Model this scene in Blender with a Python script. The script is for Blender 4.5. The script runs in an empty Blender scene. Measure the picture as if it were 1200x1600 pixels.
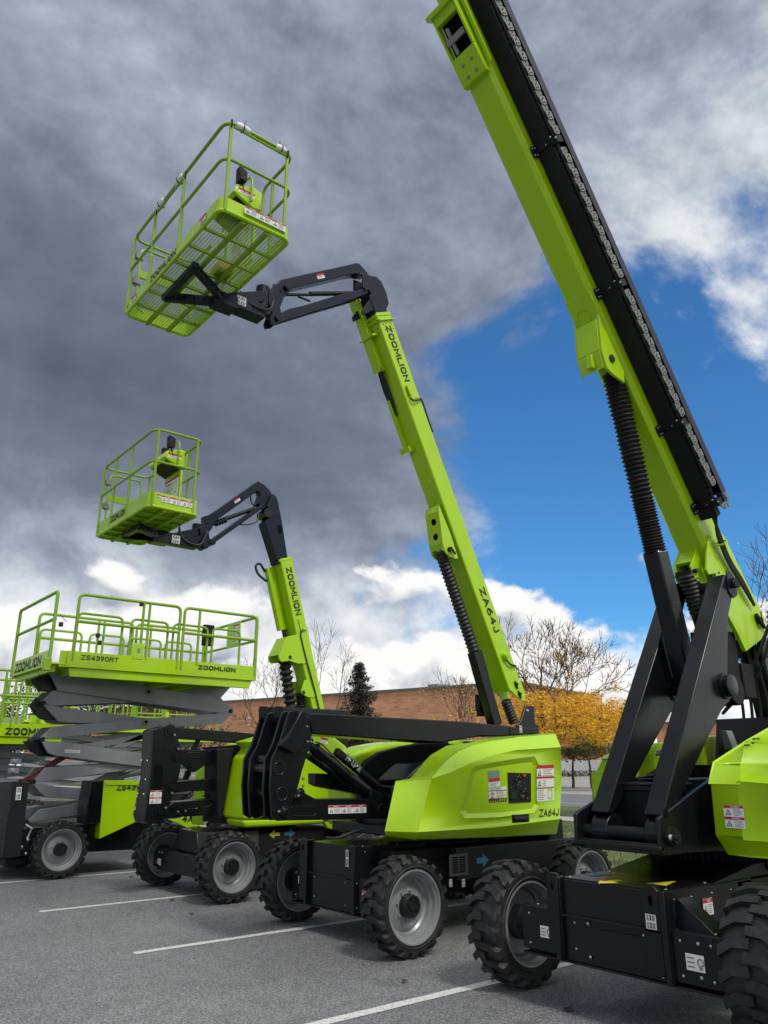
import bpy, bmesh, math, random
from math import sin, cos, pi, radians, sqrt, atan2, exp
from mathutils import Vector, Matrix
from mathutils.geometry import tessellate_polygon
random.seed(7)
C = bpy.context.scene.collection
SC = bpy.context.scene
# ------------------------------------------------------------------ camera model
# World axes: X runs along the parking stalls (away from the camera), Y across the stalls, Z up. Units are metres.
F, HOR, CH = 1212.0, 1195.0, 1.6
PITCH = math.atan((HOR - 800) / F)
AZ = math.atan2(1580, math.hypot(F, HOR - 800))
E1 = Vector((sin(AZ), cos(AZ))); E2 = Vector((-cos(AZ), sin(AZ)))
def ray(x, y):
    cx, cy = x - 600, 800 - y
    u = cy*cos(PITCH) + F*sin(PITCH); fw = F*cos(PITCH) - cy*sin(PITCH)
    return Vector((cx*E1.x + fw*E1.y, cx*E2.x + fw*E2.y, u))
def onB(x, y, b):                       # sight line meets the vertical plane Y = b
    r = ray(x, y); t = b/r.y; return Vector((r.x*t, b, r.z*t + CH))
def onA(x, y, a):
    r = ray(x, y); t = a/r.x; return Vector((a, r.y*t, r.z*t + CH))
def onZ(x, y, z=0.0):
    r = ray(x, y); t = (z - CH)/r.z; return Vector((r.x*t, r.y*t, z))
def atD(x, d, z=0.0):                   # d metres straight ahead, at column x
    cx = (x - 600)/1273*d
    return Vector((cx*E1.x + d*E1.y, cx*E2.x + d*E2.y, z))
def zD(y, d): return CH + (HOR - y)/1273*d
def tr(pts, b): return [(onB(x, y, b).x, onB(x, y, b).z) for x, y in pts]
def trA(pts, a): return [(onA(x, y, a).y, onA(x, y, a).z) for x, y in pts]
def cr(x0, y0, s, pts): return [(x0 + x/s, y0 + y/s) for x, y in pts]

# ------------------------------------------------------------------ materials
M = {}
def nodes(name):
    m = bpy.data.materials.new(name); m.use_nodes = True
    nt = m.node_tree; return m, nt, nt.nodes['Principled BSDF']
def mat(name, col, rough=.5, metal=0., coat=0., var=.0, scale=6., bump=0., bscale=80., dirt=None, emis=0, spec=None):
    m, nt, p = nodes(name)
    N, L = nt.nodes.new, nt.links.new
    p.inputs['Base Color'].default_value = (*col, 1); p.inputs['Roughness'].default_value = rough
    p.inputs['Metallic'].default_value = metal; p.inputs['Coat Weight'].default_value = coat
    p.inputs['Coat Roughness'].default_value = .05
    if spec is not None: p.inputs['Specular IOR Level'].default_value = spec
    if emis: p.inputs['Emission Color'].default_value = (*col, 1); p.inputs['Emission Strength'].default_value = emis
    if var or dirt or bump:
        tc = N('ShaderNodeTexCoord')
        n = N('ShaderNodeTexNoise'); n.inputs['Scale'].default_value = scale; n.inputs['Detail'].default_value = 6
        L(tc.outputs['Object'], n.inputs['Vector'])
        mx = N('ShaderNodeMix'); mx.data_type = 'RGBA'
        mp = N('ShaderNodeMapRange'); mp.inputs[1].default_value = .35 if not dirt else .5; mp.inputs[2].default_value = .75
        L(n.outputs['Fac'], mp.inputs[0]); L(mp.outputs[0], mx.inputs[0])
        mx.inputs[6].default_value = (*col, 1)
        c2 = dirt if dirt else tuple(c*(1 - var) for c in col)
        mx.inputs[7].default_value = (*c2, 1)
        L(mx.outputs[2], p.inputs['Base Color'])
        mr = N('ShaderNodeMapRange'); mr.inputs[3].default_value = max(0, rough - .08); mr.inputs[4].default_value = min(1, rough + .12)
        L(n.outputs['Fac'], mr.inputs[0]); L(mr.outputs[0], p.inputs['Roughness'])
        if bump:
            n2 = N('ShaderNodeTexNoise'); n2.inputs['Scale'].default_value = bscale; n2.inputs['Detail'].default_value = 4
            L(tc.outputs['Object'], n2.inputs['Vector'])
            bp = N('ShaderNodeBump'); bp.inputs['Strength'].default_value = bump; bp.inputs['Distance'].default_value = .01
            L(n2.outputs['Fac'], bp.inputs['Height']); L(bp.outputs[0], p.inputs['Normal'])
    M[name] = m; return m
mat('lime', (.36, .60, .003), .34, coat=.30, spec=.35, var=.08, scale=2.2, bump=.02, bscale=30)
mat('lime_rail', (.21, .37, .006), .45, coat=.12, var=.10, scale=9)
mat('black', (.0055, .0065, .009), .26, var=.3, scale=3, bump=.02, bscale=60, spec=.36)
mat('black_matt', (.0065, .007, .009), .6, var=.3, scale=8, bump=.1, bscale=120, spec=.3)
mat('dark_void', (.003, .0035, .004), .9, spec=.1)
mat('dark_grey', (.045, .048, .048), .5)
mat('navy', (.006, .011, .026), .36, var=.3, scale=4, spec=.22)
mat('grey_arm', (.22, .235, .26), .36, coat=.25, var=.22, scale=3, bump=.04, bscale=40)
mat('rim', (.32, .335, .35), .34, metal=.35, var=.25, scale=7)
mat('hub', (.010, .011, .012), .45)
mat('steel', (.55, .56, .58), .3, metal=.9)
mat('zinc', (.20, .22, .20), .5, metal=.4, var=.3, scale=30)
mat('rubber_boot', (.012, .012, .013), .55)
mat('white', (.72, .73, .72), .5)
mat('red', (.42, .015, .02), .45)
mat('dark_red', (.12, .008, .012), .4)
mat('ink', (.012, .012, .014), .55)
mat('grey_ink', (.22, .22, .22), .55)
mat('yellow', (.70, .58, .03), .45)
mat('orange', (.30, .15, .03), .5)
mat('dull_yellow', (.42, .36, .06), .5)
mat('blue_arrow', (.02, .14, .21), .5)
mat('wrap', (.75, .76, .78), .55, var=.15, scale=40)
mat('faded_paper', (.20, .20, .21), .5)
mat('bark', (.085, .060, .042), .9, var=.4, scale=20, bump=.4, bscale=40)
mat('roof_metal', (.10, .13, .12), .6)
mat('concrete', (.42, .41, .38), .85, var=.2, scale=4, bump=.2, bscale=60)
mat('white_wall', (.36, .38, .40), .8, var=.15, scale=1)
mat('glass_dark', (.02, .025, .03), .12)
mat('blue_paint', (.03, .08, .30), .5)
def leafmat(name, c1, c2):
    m, nt, p = nodes(name); N, L = nt.nodes.new, nt.links.new
    g = N('ShaderNodeNewGeometry'); r = N('ShaderNodeMix'); r.data_type = 'RGBA'
    r.inputs[6].default_value = (*c1, 1); r.inputs[7].default_value = (*c2, 1)
    L(g.outputs['Random Per Island'], r.inputs[0]); L(r.outputs[2], p.inputs['Base Color'])
    p.inputs['Roughness'].default_value = .6
    p.inputs['Transmission Weight'].default_value = 0
    tl = N('ShaderNodeBsdfTranslucent'); L(r.outputs[2], tl.inputs[0])
    ms = N('ShaderNodeMixShader'); ms.inputs[0].default_value = .3
    L(p.outputs[0], ms.inputs[1]); L(tl.outputs[0], ms.inputs[2]); L(ms.outputs[0], nt.nodes['Material Output'].inputs[0])
    M[name] = m
leafmat('leaf_yellow', (.82, .50, .02), (.60, .30, .010))
leafmat('leaf_green', (.035, .055, .012), (.10, .10, .015))
leafmat('leaf_olive', (.30, .20, .02), (.06, .08, .012))
leafmat('needle', (.018, .024, .016), (.05, .05, .025))
leafmat('leaf_dark', (.02, .03, .012), (.06, .06, .02))
leafmat('leaf_brown', (.16, .06, .02), (.09, .045, .02))
def grass_mat():
    m, nt, p = nodes('grass'); N, L = nt.nodes.new, nt.links.new
    tc = N('ShaderNodeTexCoord'); n = N('ShaderNodeTexNoise'); n.inputs['Scale'].default_value = 1.4; n.inputs['Detail'].default_value = 8
    L(tc.outputs['Object'], n.inputs['Vector'])
    n3 = N('ShaderNodeTexNoise'); n3.inputs['Scale'].default_value = 45; n3.inputs['Detail'].default_value = 3
    L(tc.outputs['Object'], n3.inputs['Vector'])
    ad = N('ShaderNodeMath'); ad.operation = 'MULTIPLY_ADD'; ad.inputs[1].default_value = .6
    L(n3.outputs['Fac'], ad.inputs[0]); L(n.outputs['Fac'], ad.inputs[2])
    r = N('ShaderNodeValToRGB'); e = r.color_ramp.elements
    e[0].position = .55; e[0].color = (.035, .055, .015, 1); e[1].position = 1.0; e[1].color = (.15, .19, .055, 1)
    L(ad.outputs[0], r.inputs[0]); L(r.outputs[0], p.inputs['Base Color']); p.inputs['Roughness'].default_value = .8
    b = N('ShaderNodeBump'); b.inputs['Strength'].default_value = .6; b.inputs['Distance'].default_value = .04
    L(n3.outputs['Fac'], b.inputs['Height']); L(b.outputs[0], p.inputs['Normal']); M['grass'] = m
grass_mat()
def asphalt_mat(name, dark, light, speck):
    m, nt, p = nodes(name); N, L = nt.nodes.new, nt.links.new
    tc = N('ShaderNodeTexCoord')
    def noise(s, d=4):
        n = N('ShaderNodeTexNoise'); n.inputs['Scale'].default_value = s; n.inputs['Detail'].default_value = d
        L(tc.outputs['Object'], n.inputs['Vector']); return n
    big = noise(.55, 6); mid = noise(5, 6); 
    vo = N('ShaderNodeTexVoronoi'); vo.inputs['Scale'].default_value = 95; L(tc.outputs['Object'], vo.inputs['Vector'])
    vo2 = N('ShaderNodeTexVoronoi'); vo2.inputs['Scale'].default_value = 210; L(tc.outputs['Object'], vo2.inputs['Vector'])
    mr = N('ShaderNodeMapRange'); mr.inputs[1].default_value = .38; mr.inputs[2].default_value = .66
    sm = N('ShaderNodeMath'); sm.operation = 'MULTIPLY_ADD'; sm.inputs[1].default_value = .35; 
    L(mid.outputs['Fac'], sm.inputs[0])
    s2 = N('ShaderNodeMath'); s2.operation = 'MULTIPLY'; s2.inputs[1].default_value = .65; L(big.outputs['Fac'], s2.inputs[0]); L(s2.outputs[0], sm.inputs[2])
    L(sm.outputs[0], mr.inputs[0])
    mx = N('ShaderNodeMix'); mx.data_type = 'RGBA'; mx.inputs[6].default_value = (*dark, 1); mx.inputs[7].default_value = (*light, 1)
    L(mr.outputs[0], mx.inputs[0])
    # stones: a random grey per voronoi cell
    bw = N('ShaderNodeRGBToBW'); L(vo.outputs['Color'], bw.inputs[0])
    rs = N('ShaderNodeMapRange'); rs.inputs[1].default_value = .2; rs.inputs[2].default_value = .85; rs.inputs[3].default_value = .55; rs.inputs[4].default_value = 1.55
    L(bw.outputs[0], rs.inputs[0])
    ml = N('ShaderNodeVectorMath'); ml.operation = 'SCALE'; L(mx.outputs[2], ml.inputs[0]); L(rs.outputs[0], ml.inputs['Scale'])
    bw2 = N('ShaderNodeRGBToBW'); L(vo2.outputs['Color'], bw2.inputs[0])
    gt = N('ShaderNodeMapRange'); gt.inputs[1].default_value = .80; gt.inputs[2].default_value = .84; L(bw2.outputs[0], gt.inputs[0])
    m2 = N('ShaderNodeMix'); m2.data_type = 'RGBA'; m2.inputs[7].default_value = (*speck, 1)
    L(gt.outputs[0], m2.inputs[0]); L(ml.outputs[0], m2.inputs[6]); 
    # a few darker oil spots with a shape of their own
    oil = noise(1.3, 2); om = N('ShaderNodeMapRange'); om.inputs[1].default_value = .66; om.inputs[2].default_value = .74
    L(oil.outputs['Fac'], om.inputs[0])
    m3 = N('ShaderNodeMix'); m3.data_type = 'RGBA'; m3.inputs[7].default_value = (dark[0]*.55, dark[1]*.55, dark[2]*.55, 1)
    ot = N('ShaderNodeMath'); ot.operation = 'MULTIPLY'; ot.inputs[1].default_value = .6; L(om.outputs[0], ot.inputs[0])
    L(ot.outputs[0], m3.inputs[0]); L(m2.outputs[2], m3.inputs[6])
    L(m3.outputs[2], p.inputs['Base Color']); p.inputs['Roughness'].default_value = .85
    b = N('ShaderNodeBump'); b.inputs['Strength'].default_value = .55; b.inputs['Distance'].default_value = .006
    L(vo.outputs['Distance'], b.inputs['Height']); L(b.outputs[0], p.inputs['Normal']); M[name] = m
asphalt_mat('asphalt', (.112, .116, .124), (.178, .182, .190), (.46, .45, .43))
asphalt_mat('road_asphalt', (.11, .115, .125), (.16, .165, .175), (.25, .25, .25))
asphalt_mat('pale_asphalt', (.22, .215, .20), (.32, .31, .29), (.4, .4, .38))
def paint_mat():
    m, nt, p = nodes('line_paint'); N, L = nt.nodes.new, nt.links.new
    tc = N('ShaderNodeTexCoord'); n = N('ShaderNodeTexNoise'); n.inputs['Scale'].default_value = 60; n.inputs['Detail'].default_value = 5
    L(tc.outputs['Object'], n.inputs['Vector'])
    r = N('ShaderNodeValToRGB'); e = r.color_ramp.elements
    e[0].position = .30; e[0].color = (.16, .16, .16, 1); e[1].position = .46; e[1].color = (.60, .60, .58, 1)
    L(n.outputs['Fac'], r.inputs[0]); L(r.outputs[0], p.inputs['Base Color']); p.inputs['Roughness'].default_value = .8
    b = N('ShaderNodeBump'); b.inputs['Strength'].default_value = .4; b.inputs['Distance'].default_value = .004
    L(n.outputs['Fac'], b.inputs['Height']); L(b.outputs[0], p.inputs['Normal']); M['line_paint'] = m
paint_mat()
def brick_mat():
    m, nt, p = nodes('brick'); N, L = nt.nodes.new, nt.links.new
    tc = N('ShaderNodeTexCoord'); sp = N('ShaderNodeSeparateXYZ'); L(tc.outputs['Object'], sp.inputs[0])
    ad = N('ShaderNodeMath'); ad.operation = 'ADD'; L(sp.outputs[0], ad.inputs[0]); L(sp.outputs[1], ad.inputs[1])
    cb = N('ShaderNodeCombineXYZ'); L(ad.outputs[0], cb.inputs[0]); L(sp.outputs[2], cb.inputs[1])
    br = N('ShaderNodeTexBrick'); br.inputs['Scale'].default_value = 1.0
    br.inputs['Color1'].default_value = (.60, .29, .155, 1); br.inputs['Color2'].default_value = (.44, .20, .105, 1); br.inputs['Mortar'].default_value = (.46, .30, .20, 1)
    br.inputs['Mortar Size'].default_value = .03; br.inputs['Brick Width'].default_value = .9; br.inputs['Row Height'].default_value = .34
    L(cb.outputs[0], br.inputs['Vector'])
    n = N('ShaderNodeTexNoise'); n.inputs['Scale'].default_value = .25; n.inputs['Detail'].default_value = 7; L(tc.outputs['Object'], n.inputs['Vector'])
    mr = N('ShaderNodeMapRange'); mr.inputs[3].default_value = .75; mr.inputs[4].default_value = 1.25; L(n.outputs['Fac'], mr.inputs[0])
    sc = N('ShaderNodeVectorMath'); sc.operation = 'SCALE'; L(br.outputs['Color'], sc.inputs[0]); L(mr.outputs[0], sc.inputs['Scale'])
    L(sc.outputs[0], p.inputs['Base Color']); p.inputs['Roughness'].default_value = .9; M['brick'] = m
brick_mat()
def tyre_mat():
    m, nt, p = nodes('tyre'); N, L = nt.nodes.new, nt.links.new
    tc = N('ShaderNodeTexCoord'); n = N('ShaderNodeTexNoise'); n.inputs['Scale'].default_value = 9; n.inputs['Detail'].default_value = 8; n.inputs['Roughness'].default_value = .7
    L(tc.outputs['Object'], n.inputs['Vector'])
    r = N('ShaderNodeValToRGB'); e = r.color_ramp.elements
    e[0].position = .52; e[0].color = (.011, .0115, .013, 1); e[1].position = .85; e[1].color = (.075, .072, .066, 1)
    L(n.outputs['Fac'], r.inputs[0]); L(r.outputs[0], p.inputs['Base Color'])
    mr = N('ShaderNodeMapRange'); mr.inputs[3].default_value = .38; mr.inputs[4].default_value = .8; L(n.outputs['Fac'], mr.inputs[0]); L(mr.outputs[0], p.inputs['Roughness'])
    n2 = N('ShaderNodeTexNoise'); n2.inputs['Scale'].default_value = 50; n2.inputs['Detail'].default_value = 5; L(tc.outputs['Object'], n2.inputs['Vector'])
    b = N('ShaderNodeBump'); b.inputs['Strength'].default_value = .35; b.inputs['Distance'].default_value = .005
    L(n2.outputs['Fac'], b.inputs['Height']); L(b.outputs[0], p.inputs['Normal']); M['tyre'] = m
tyre_mat()

# ------------------------------------------------------------------ mesh builder
ORG = {}
EACH = {n: n for n in ('lanyard_ring', 'spare_rail', 'boom_root', 'lightening_hole', 'axle_hub', 'pivot_pin', 'rail_post', 'lug_pin', 'cover_hole', 'pressed_ring', 'hydraulic_fitting', 'vent_cap', 'jib_lower_arm', 'steering_cylinder', 'weld_seam', 'cross_tube', 'pivot_boss', 'counterweight', 'bellows_clamp', 'link_fork', 'brake_line', 'hinge', 'roof_member', 'cross_member')}
EACH.update({'bolts': 'bolt', 'boom_screws': 'screw', 'root_screws': 'screw', 'housing_bolts': 'bolt', 'knuckle_bolts': 'bolt', 'valve_parts': 'valve_part'})
def finish(me, sharp=35):
    for p in me.polygons: p.use_smooth = True
    me.set_sharp_from_angle(angle=radians(sharp))
class MB:
    def __init__(s): s.v = []; s.f = []; s.m = []; s.cm = 0
    def add(s, vs, fs, m=None):
        o = len(s.v); s.v += [Vector(v) for v in vs]; s.f += [tuple(i + o for i in f) for f in fs]
        s.m += [s.cm if m is None else m]*len(fs); return s
    def _prism(s, P0, P1, m=None):
        n = len(P0)
        return s.add(P0 + P1, [tuple(range(n))[::-1], tuple(range(n, 2*n))] + [(i, (i+1) % n, n + (i+1) % n, n + i) for i in range(n)], m)
    def prism(s, az, b0, b1, m=None):
        ar = sum(az[i][0]*az[(i+1) % len(az)][1] - az[(i+1) % len(az)][0]*az[i][1] for i in range(len(az)))
        if ar > 0: az = az[::-1]
        return s._prism([(a, b0, z) for a, z in az], [(a, b1, z) for a, z in az], m)
    def prisma(s, bz, a0, a1, m=None):
        ar = sum(bz[i][0]*bz[(i+1) % len(bz)][1] - bz[(i+1) % len(bz)][0]*bz[i][1] for i in range(len(bz)))
        if ar < 0: bz = bz[::-1]
        return s._prism([(a0, b, z) for b, z in bz], [(a1, b, z) for b, z in bz], m)
    def prismz(s, ab, z0, z1, m=None):
        ar = sum(ab[i][0]*ab[(i+1) % len(ab)][1] - ab[(i+1) % len(ab)][0]*ab[i][1] for i in range(len(ab)))
        if ar < 0: ab = ab[::-1]
        return s._prism([(a, b, z0) for a, b in ab], [(a, b, z1) for a, b in ab], m)
    def box(s, a0, a1, b0, b1, z0, z1, m=None):
        return s.prismz([(a0, b0), (a1, b0), (a1, b1), (a0, b1)], z0, z1, m)
    def cyl(s, p0, p1, r, n=20, r1=None, m=None):
        return s.lathe(p0, Vector(p1) - Vector(p0), [(0, 0), (0, r), (1, r if r1 is None else r1), (1, 0)], n, m)
    def lathe(s, p0, ax, prof, n=24, m=None):
        p0 = Vector(p0); ax = Vector(ax); d = ax.normalized()
        u = d.orthogonal().normalized(); w = d.cross(u)
        vs = []; fs = []; rows = []
        for t, r in prof:
            if r < 1e-6: rows.append([len(vs)]); vs.append(p0 + ax*t)
            else:
                rows.append(list(range(len(vs), len(vs) + n)))
                for i in range(n):
                    a = 2*pi*i/n; vs.append(p0 + ax*t + (u*cos(a) + w*sin(a))*r)
        for A, B in zip(rows, rows[1:]):
            for i in range(n):
                j = (i+1) % n
                if len(A) == 1 and len(B) == 1: continue
                if len(A) == 1: fs.append((A[0], B[j], B[i]))
                elif len(B) == 1: fs.append((A[i], A[j], B[0]))
                else: fs.append((A[i], A[j], B[j], B[i]))
        return s.add(vs, fs, m)
    def tube(s, path, r, n=8, closed=False, m=None, r1=None):
        P = [Vector(p) for p in path]; k = len(P); vs = []; fs = []
        T = []
        for i in range(k):
            a = P[(i-1) % k] if (closed or i) else P[0]; b = P[(i+1) % k] if (closed or i < k-1) else P[-1]
            T.append((b - a).normalized())
        u = T[0].orthogonal().normalized()
        for i in range(k):
            u = (u - T[i]*u.dot(T[i])).normalized(); w = T[i].cross(u)
            rr = r if r1 is None else r + (r1 - r)*i/(k-1)
            for j in range(n):
                a = 2*pi*j/n; vs.append(P[i] + (u*cos(a) + w*sin(a))*rr)
        for i in range(k if closed else k-1):
            A = i*n; B = ((i+1) % k)*n
            for j in range(n): fs.append((A+j, A+(j+1) % n, B+(j+1) % n, B+j))
        if not closed: fs += [tuple(range(n))[::-1], tuple(range((k-1)*n, k*n))]
        return s.add(vs, fs, m)
    def bar(s, p0, p1, w, h, up=(0, 0, 1), m=None):          # rectangular bar, h along up
        p0 = Vector(p0); p1 = Vector(p1); d = (p1 - p0).normalized(); up = Vector(up)
        x = d.cross(up)
        if x.length < 1e-4: x = d.orthogonal()
        x.normalize(); y = x.cross(d)
        q = [x*w/2*i + y*h/2*j for i, j in ((-1, -1), (1, -1), (1, 1), (-1, 1))]
        return s._prism([p0 + c for c in q], [p1 + c for c in q], m)
    def bellows(s, p0, p1, r, n, amp=.18, seg=20, m=None, irr=0):
        prof = [(0, 0)]
        for i in range(2*n + 1):
            t = i/(2*n); rr = r if i % 2 else r*(1 - amp)
            prof.append((t, rr*(1 + irr*random.uniform(-.5, .5))))
        return s.lathe(p0, Vector(p1) - Vector(p0), prof + [(1, 0)], seg, m)
    def build(s, name, m, parent=None, bevel=0., segs=2, label=None, sharp=35, org=None):
        if name in EACH:
            fa = list(range(len(s.v)))
            def find(i):
                while fa[i] != i: fa[i] = fa[fa[i]]; i = fa[i]
                return i
            for f in s.f:
                for i in f[1:]: fa[find(i)] = find(f[0])
            gr = {}
            for f, mm in zip(s.f, s.m): gr.setdefault(find(f[0]), []).append((f, mm))
            o = None
            for g in gr.values():
                ids = sorted({i for f, _ in g for i in f}); mp = {i: k for k, i in enumerate(ids)}; q = MB()
                q.v = [s.v[i] for i in ids]; q.f = [tuple(mp[i] for i in f) for f, _ in g]; q.m = [mm for _, mm in g]
                o = q._build(EACH[name], m, parent, bevel, segs, label, sharp, org)
            return o
        return s._build(name, m, parent, bevel, segs, label, sharp, org)
    def _build(s, name, m, parent, bevel, segs, label, sharp, org):
        o0 = ORG.get(parent.name, Vector()) if parent else (Vector(org) if org else Vector())
        me = bpy.data.meshes.new(name); me.from_pydata([tuple(v - o0) for v in s.v], [], s.f)
        bm = bmesh.new(); bm.from_mesh(me); bmesh.ops.recalc_face_normals(bm, faces=bm.faces); bm.to_mesh(me); bm.free()
        for k in (m if isinstance(m, (list, tuple)) else [m]): me.materials.append(M[k])
        if isinstance(m, (list, tuple)): me.polygons.foreach_set('material_index', s.m)
        finish(me, sharp)
        o = bpy.data.objects.new(name, me); C.objects.link(o)
        if parent: o.parent = parent
        else: o.location = o0
        ORG[o.name] = o0
        if bevel:
            b = o.modifiers.new('bevel', 'BEVEL'); b.width = bevel; b.segments = segs; b.limit_method = 'ANGLE'; b.angle_limit = radians(32); b.harden_normals = False
        if label: o['label'] = label
        return o
def thing(name, label, cat, loc, group=None):
    o = bpy.data.objects.new(name, None); C.objects.link(o); o.location = loc; o.empty_display_size = .3
    o['label'] = label; o['category'] = cat
    if group: o['group'] = group
    ORG[o.name] = Vector(loc); return o
def tag(o, label, cat, group=None):
    o['label'] = label; o['category'] = cat
    if group: o['group'] = group
    return o
def struct(o): o['kind'] = 'structure'; return o
def fillet(pts, r=.12, n=5, closed=False):
    P = [Vector(p) for p in pts]; out = []; k = len(P)
    for i in range(k):
        if not closed and i in (0, k-1): out.append(P[i]); continue
        a = P[(i-1) % k] - P[i]; b = P[(i+1) % k] - P[i]
        rr = min(r, a.length*.49, b.length*.49)
        A = P[i] + a.normalized()*rr; B = P[i] + b.normalized()*rr
        for j in range(n + 1):
            t = j/n; out.append(A*(1-t)**2 + P[i]*2*t*(1-t) + B*t*t)
    return out
GL = {'Z': (1, [[(0, 1), (1, 1), (0, 0), (1, 0)]]), 'O': (1, [[(.22, 0), (.78, 0), (1, .22), (1, .78), (.78, 1), (.22, 1), (0, .78), (0, .22), (.22, 0), (.78, 0)]]),
 'M': (1.15, [[(0, 0), (0, 1), (.5, .3), (1, 1), (1, 0)]]), 'L': (.8, [[(0, 1), (0, 0), (1, 0)]]), 'I': (.0, [[(0, 0), (0, 1)]]), 'N': (1, [[(0, 0), (0, 1), (1, 0), (1, 1)]]),
 'A': (1, [[(0, 0), (.5, 1), (1, 0)], [(.2, .32), (.8, .32)]]), '6': (.85, [[(.8, 1), (.45, .85), (.1, .5), (0, .25), (.25, 0), (.75, 0), (1, .2), (1, .42), (.75, .6), (.3, .6), (.05, .42)]]),
 '4': (.9, [[(.75, 0), (.75, 1), (0, .3), (1, .3)]]), 'J': (.7, [[(1, 1), (1, .2), (.78, 0), (.25, 0), (0, .25)]]),
 'S': (.85, [[(1, .82), (.75, 1), (.25, 1), (0, .82), (0, .66), (.25, .53), (.75, .47), (1, .34), (1, .18), (.75, 0), (.25, 0), (0, .18)]]),
 '3': (.8, [[(0, .85), (.25, 1), (.75, 1), (1, .82), (1, .66), (.75, .53), (.35, .53)], [(.75, .53), (1, .38), (1, .18), (.75, 0), (.25, 0), (0, .15)]]),
 '9': (.8, [[(.2, 0), (.55, .15), (.9, .5), (1, .75), (.75, 1), (.25, 1), (0, .8), (0, .58), (.25, .4), (.7, .4), (.95, .58)]]),
 '0': (.8, [[(.3, 0), (.7, 0), (1, .25), (1, .75), (.7, 1), (.3, 1), (0, .75), (0, .25), (.3, 0), (.7, 0)]]),
 'R': (.9, [[(0, 0), (0, 1), (.72, 1), (1, .85), (1, .62), (.72, .48), (0, .48)], [(.6, .48), (1, 0)]]), 'T': (.9, [[(0, 1), (1, 1)], [(.5, 1), (.5, 0)]]), 'X': (.9, [[(0, 0), (1, 1)], [(0, 1), (1, 0)]]),
 'D': (.9, [[(0, 0), (0, 1), (.7, 1), (1, .75), (1, .25), (.7, 0), (0, 0), (0, .3)]]), 'G': (.95, [[(1, .8), (.75, 1), (.25, 1), (0, .78), (0, .22), (.25, 0), (.75, 0), (1, .2), (1, .5), (.6, .5)]]), 'E': (.8, [[(1, 1), (0, 1), (0, 0), (1, 0)], [(0, .52), (.85, .52)]])}
def text_geo(s, th=.2):
    """stroke letters of height 1: every stroke a ribbon of width th with mitred corners"""
    vs, fs, x = [], [], 0.
    for ch in s:
        w, lines = GL[ch]; w *= .80
        for ln in lines:
            P = [Vector((x + th/2 + px*w, th/2 + py*(1-th))) for px, py in ln]; k = len(P); o = len(vs)
            for i in range(k):
                d0 = (P[i] - P[i-1]).normalized() if i else (P[1] - P[0]).normalized(); d1 = (P[i+1] - P[i]).normalized() if i < k-1 else d0
                n = Vector((-d0.y, d0.x)) + Vector((-d1.y, d1.x)); n = n.normalized() if n.length > 1e-4 else Vector((-d0.y, d0.x))
                c = max(.45, n.dot(Vector((-d0.y, d0.x)))); e = n*(th/2/c); q = P[i]
                if i == 0: q = q - d0*th/2
                if i == k-1: q = q + d0*th/2
                vs += [q + e, q - e]
            fs += [(o+2*i, o+2*i+1, o+2*i+3, o+2*i+2) for i in range(k-1)]
        x += w + th + .17
    x -= .17
    return [(v.x/x, v.y) for v in vs], fs
TG = {}
def text(mb, s, O, X, Y, m=None, bold=.02, slant=0.):
    """writing from lower-left O, full run X, full height Y (vectors)"""
    bold = .16 + bold*2.2
    if (s, bold) not in TG: TG[(s, bold)] = text_geo(s, bold)
    uv, fs = TG[(s, bold)]; O = Vector(O); X = Vector(X); Y = Vector(Y)
    mb.add([O + X*u + Y*v + X.normalized()*slant*v for u, v in uv], fs, m)
    return mb
DM = ['white', 'red', 'ink', 'yellow', 'grey_ink', 'orange', 'lime', 'black']
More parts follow.
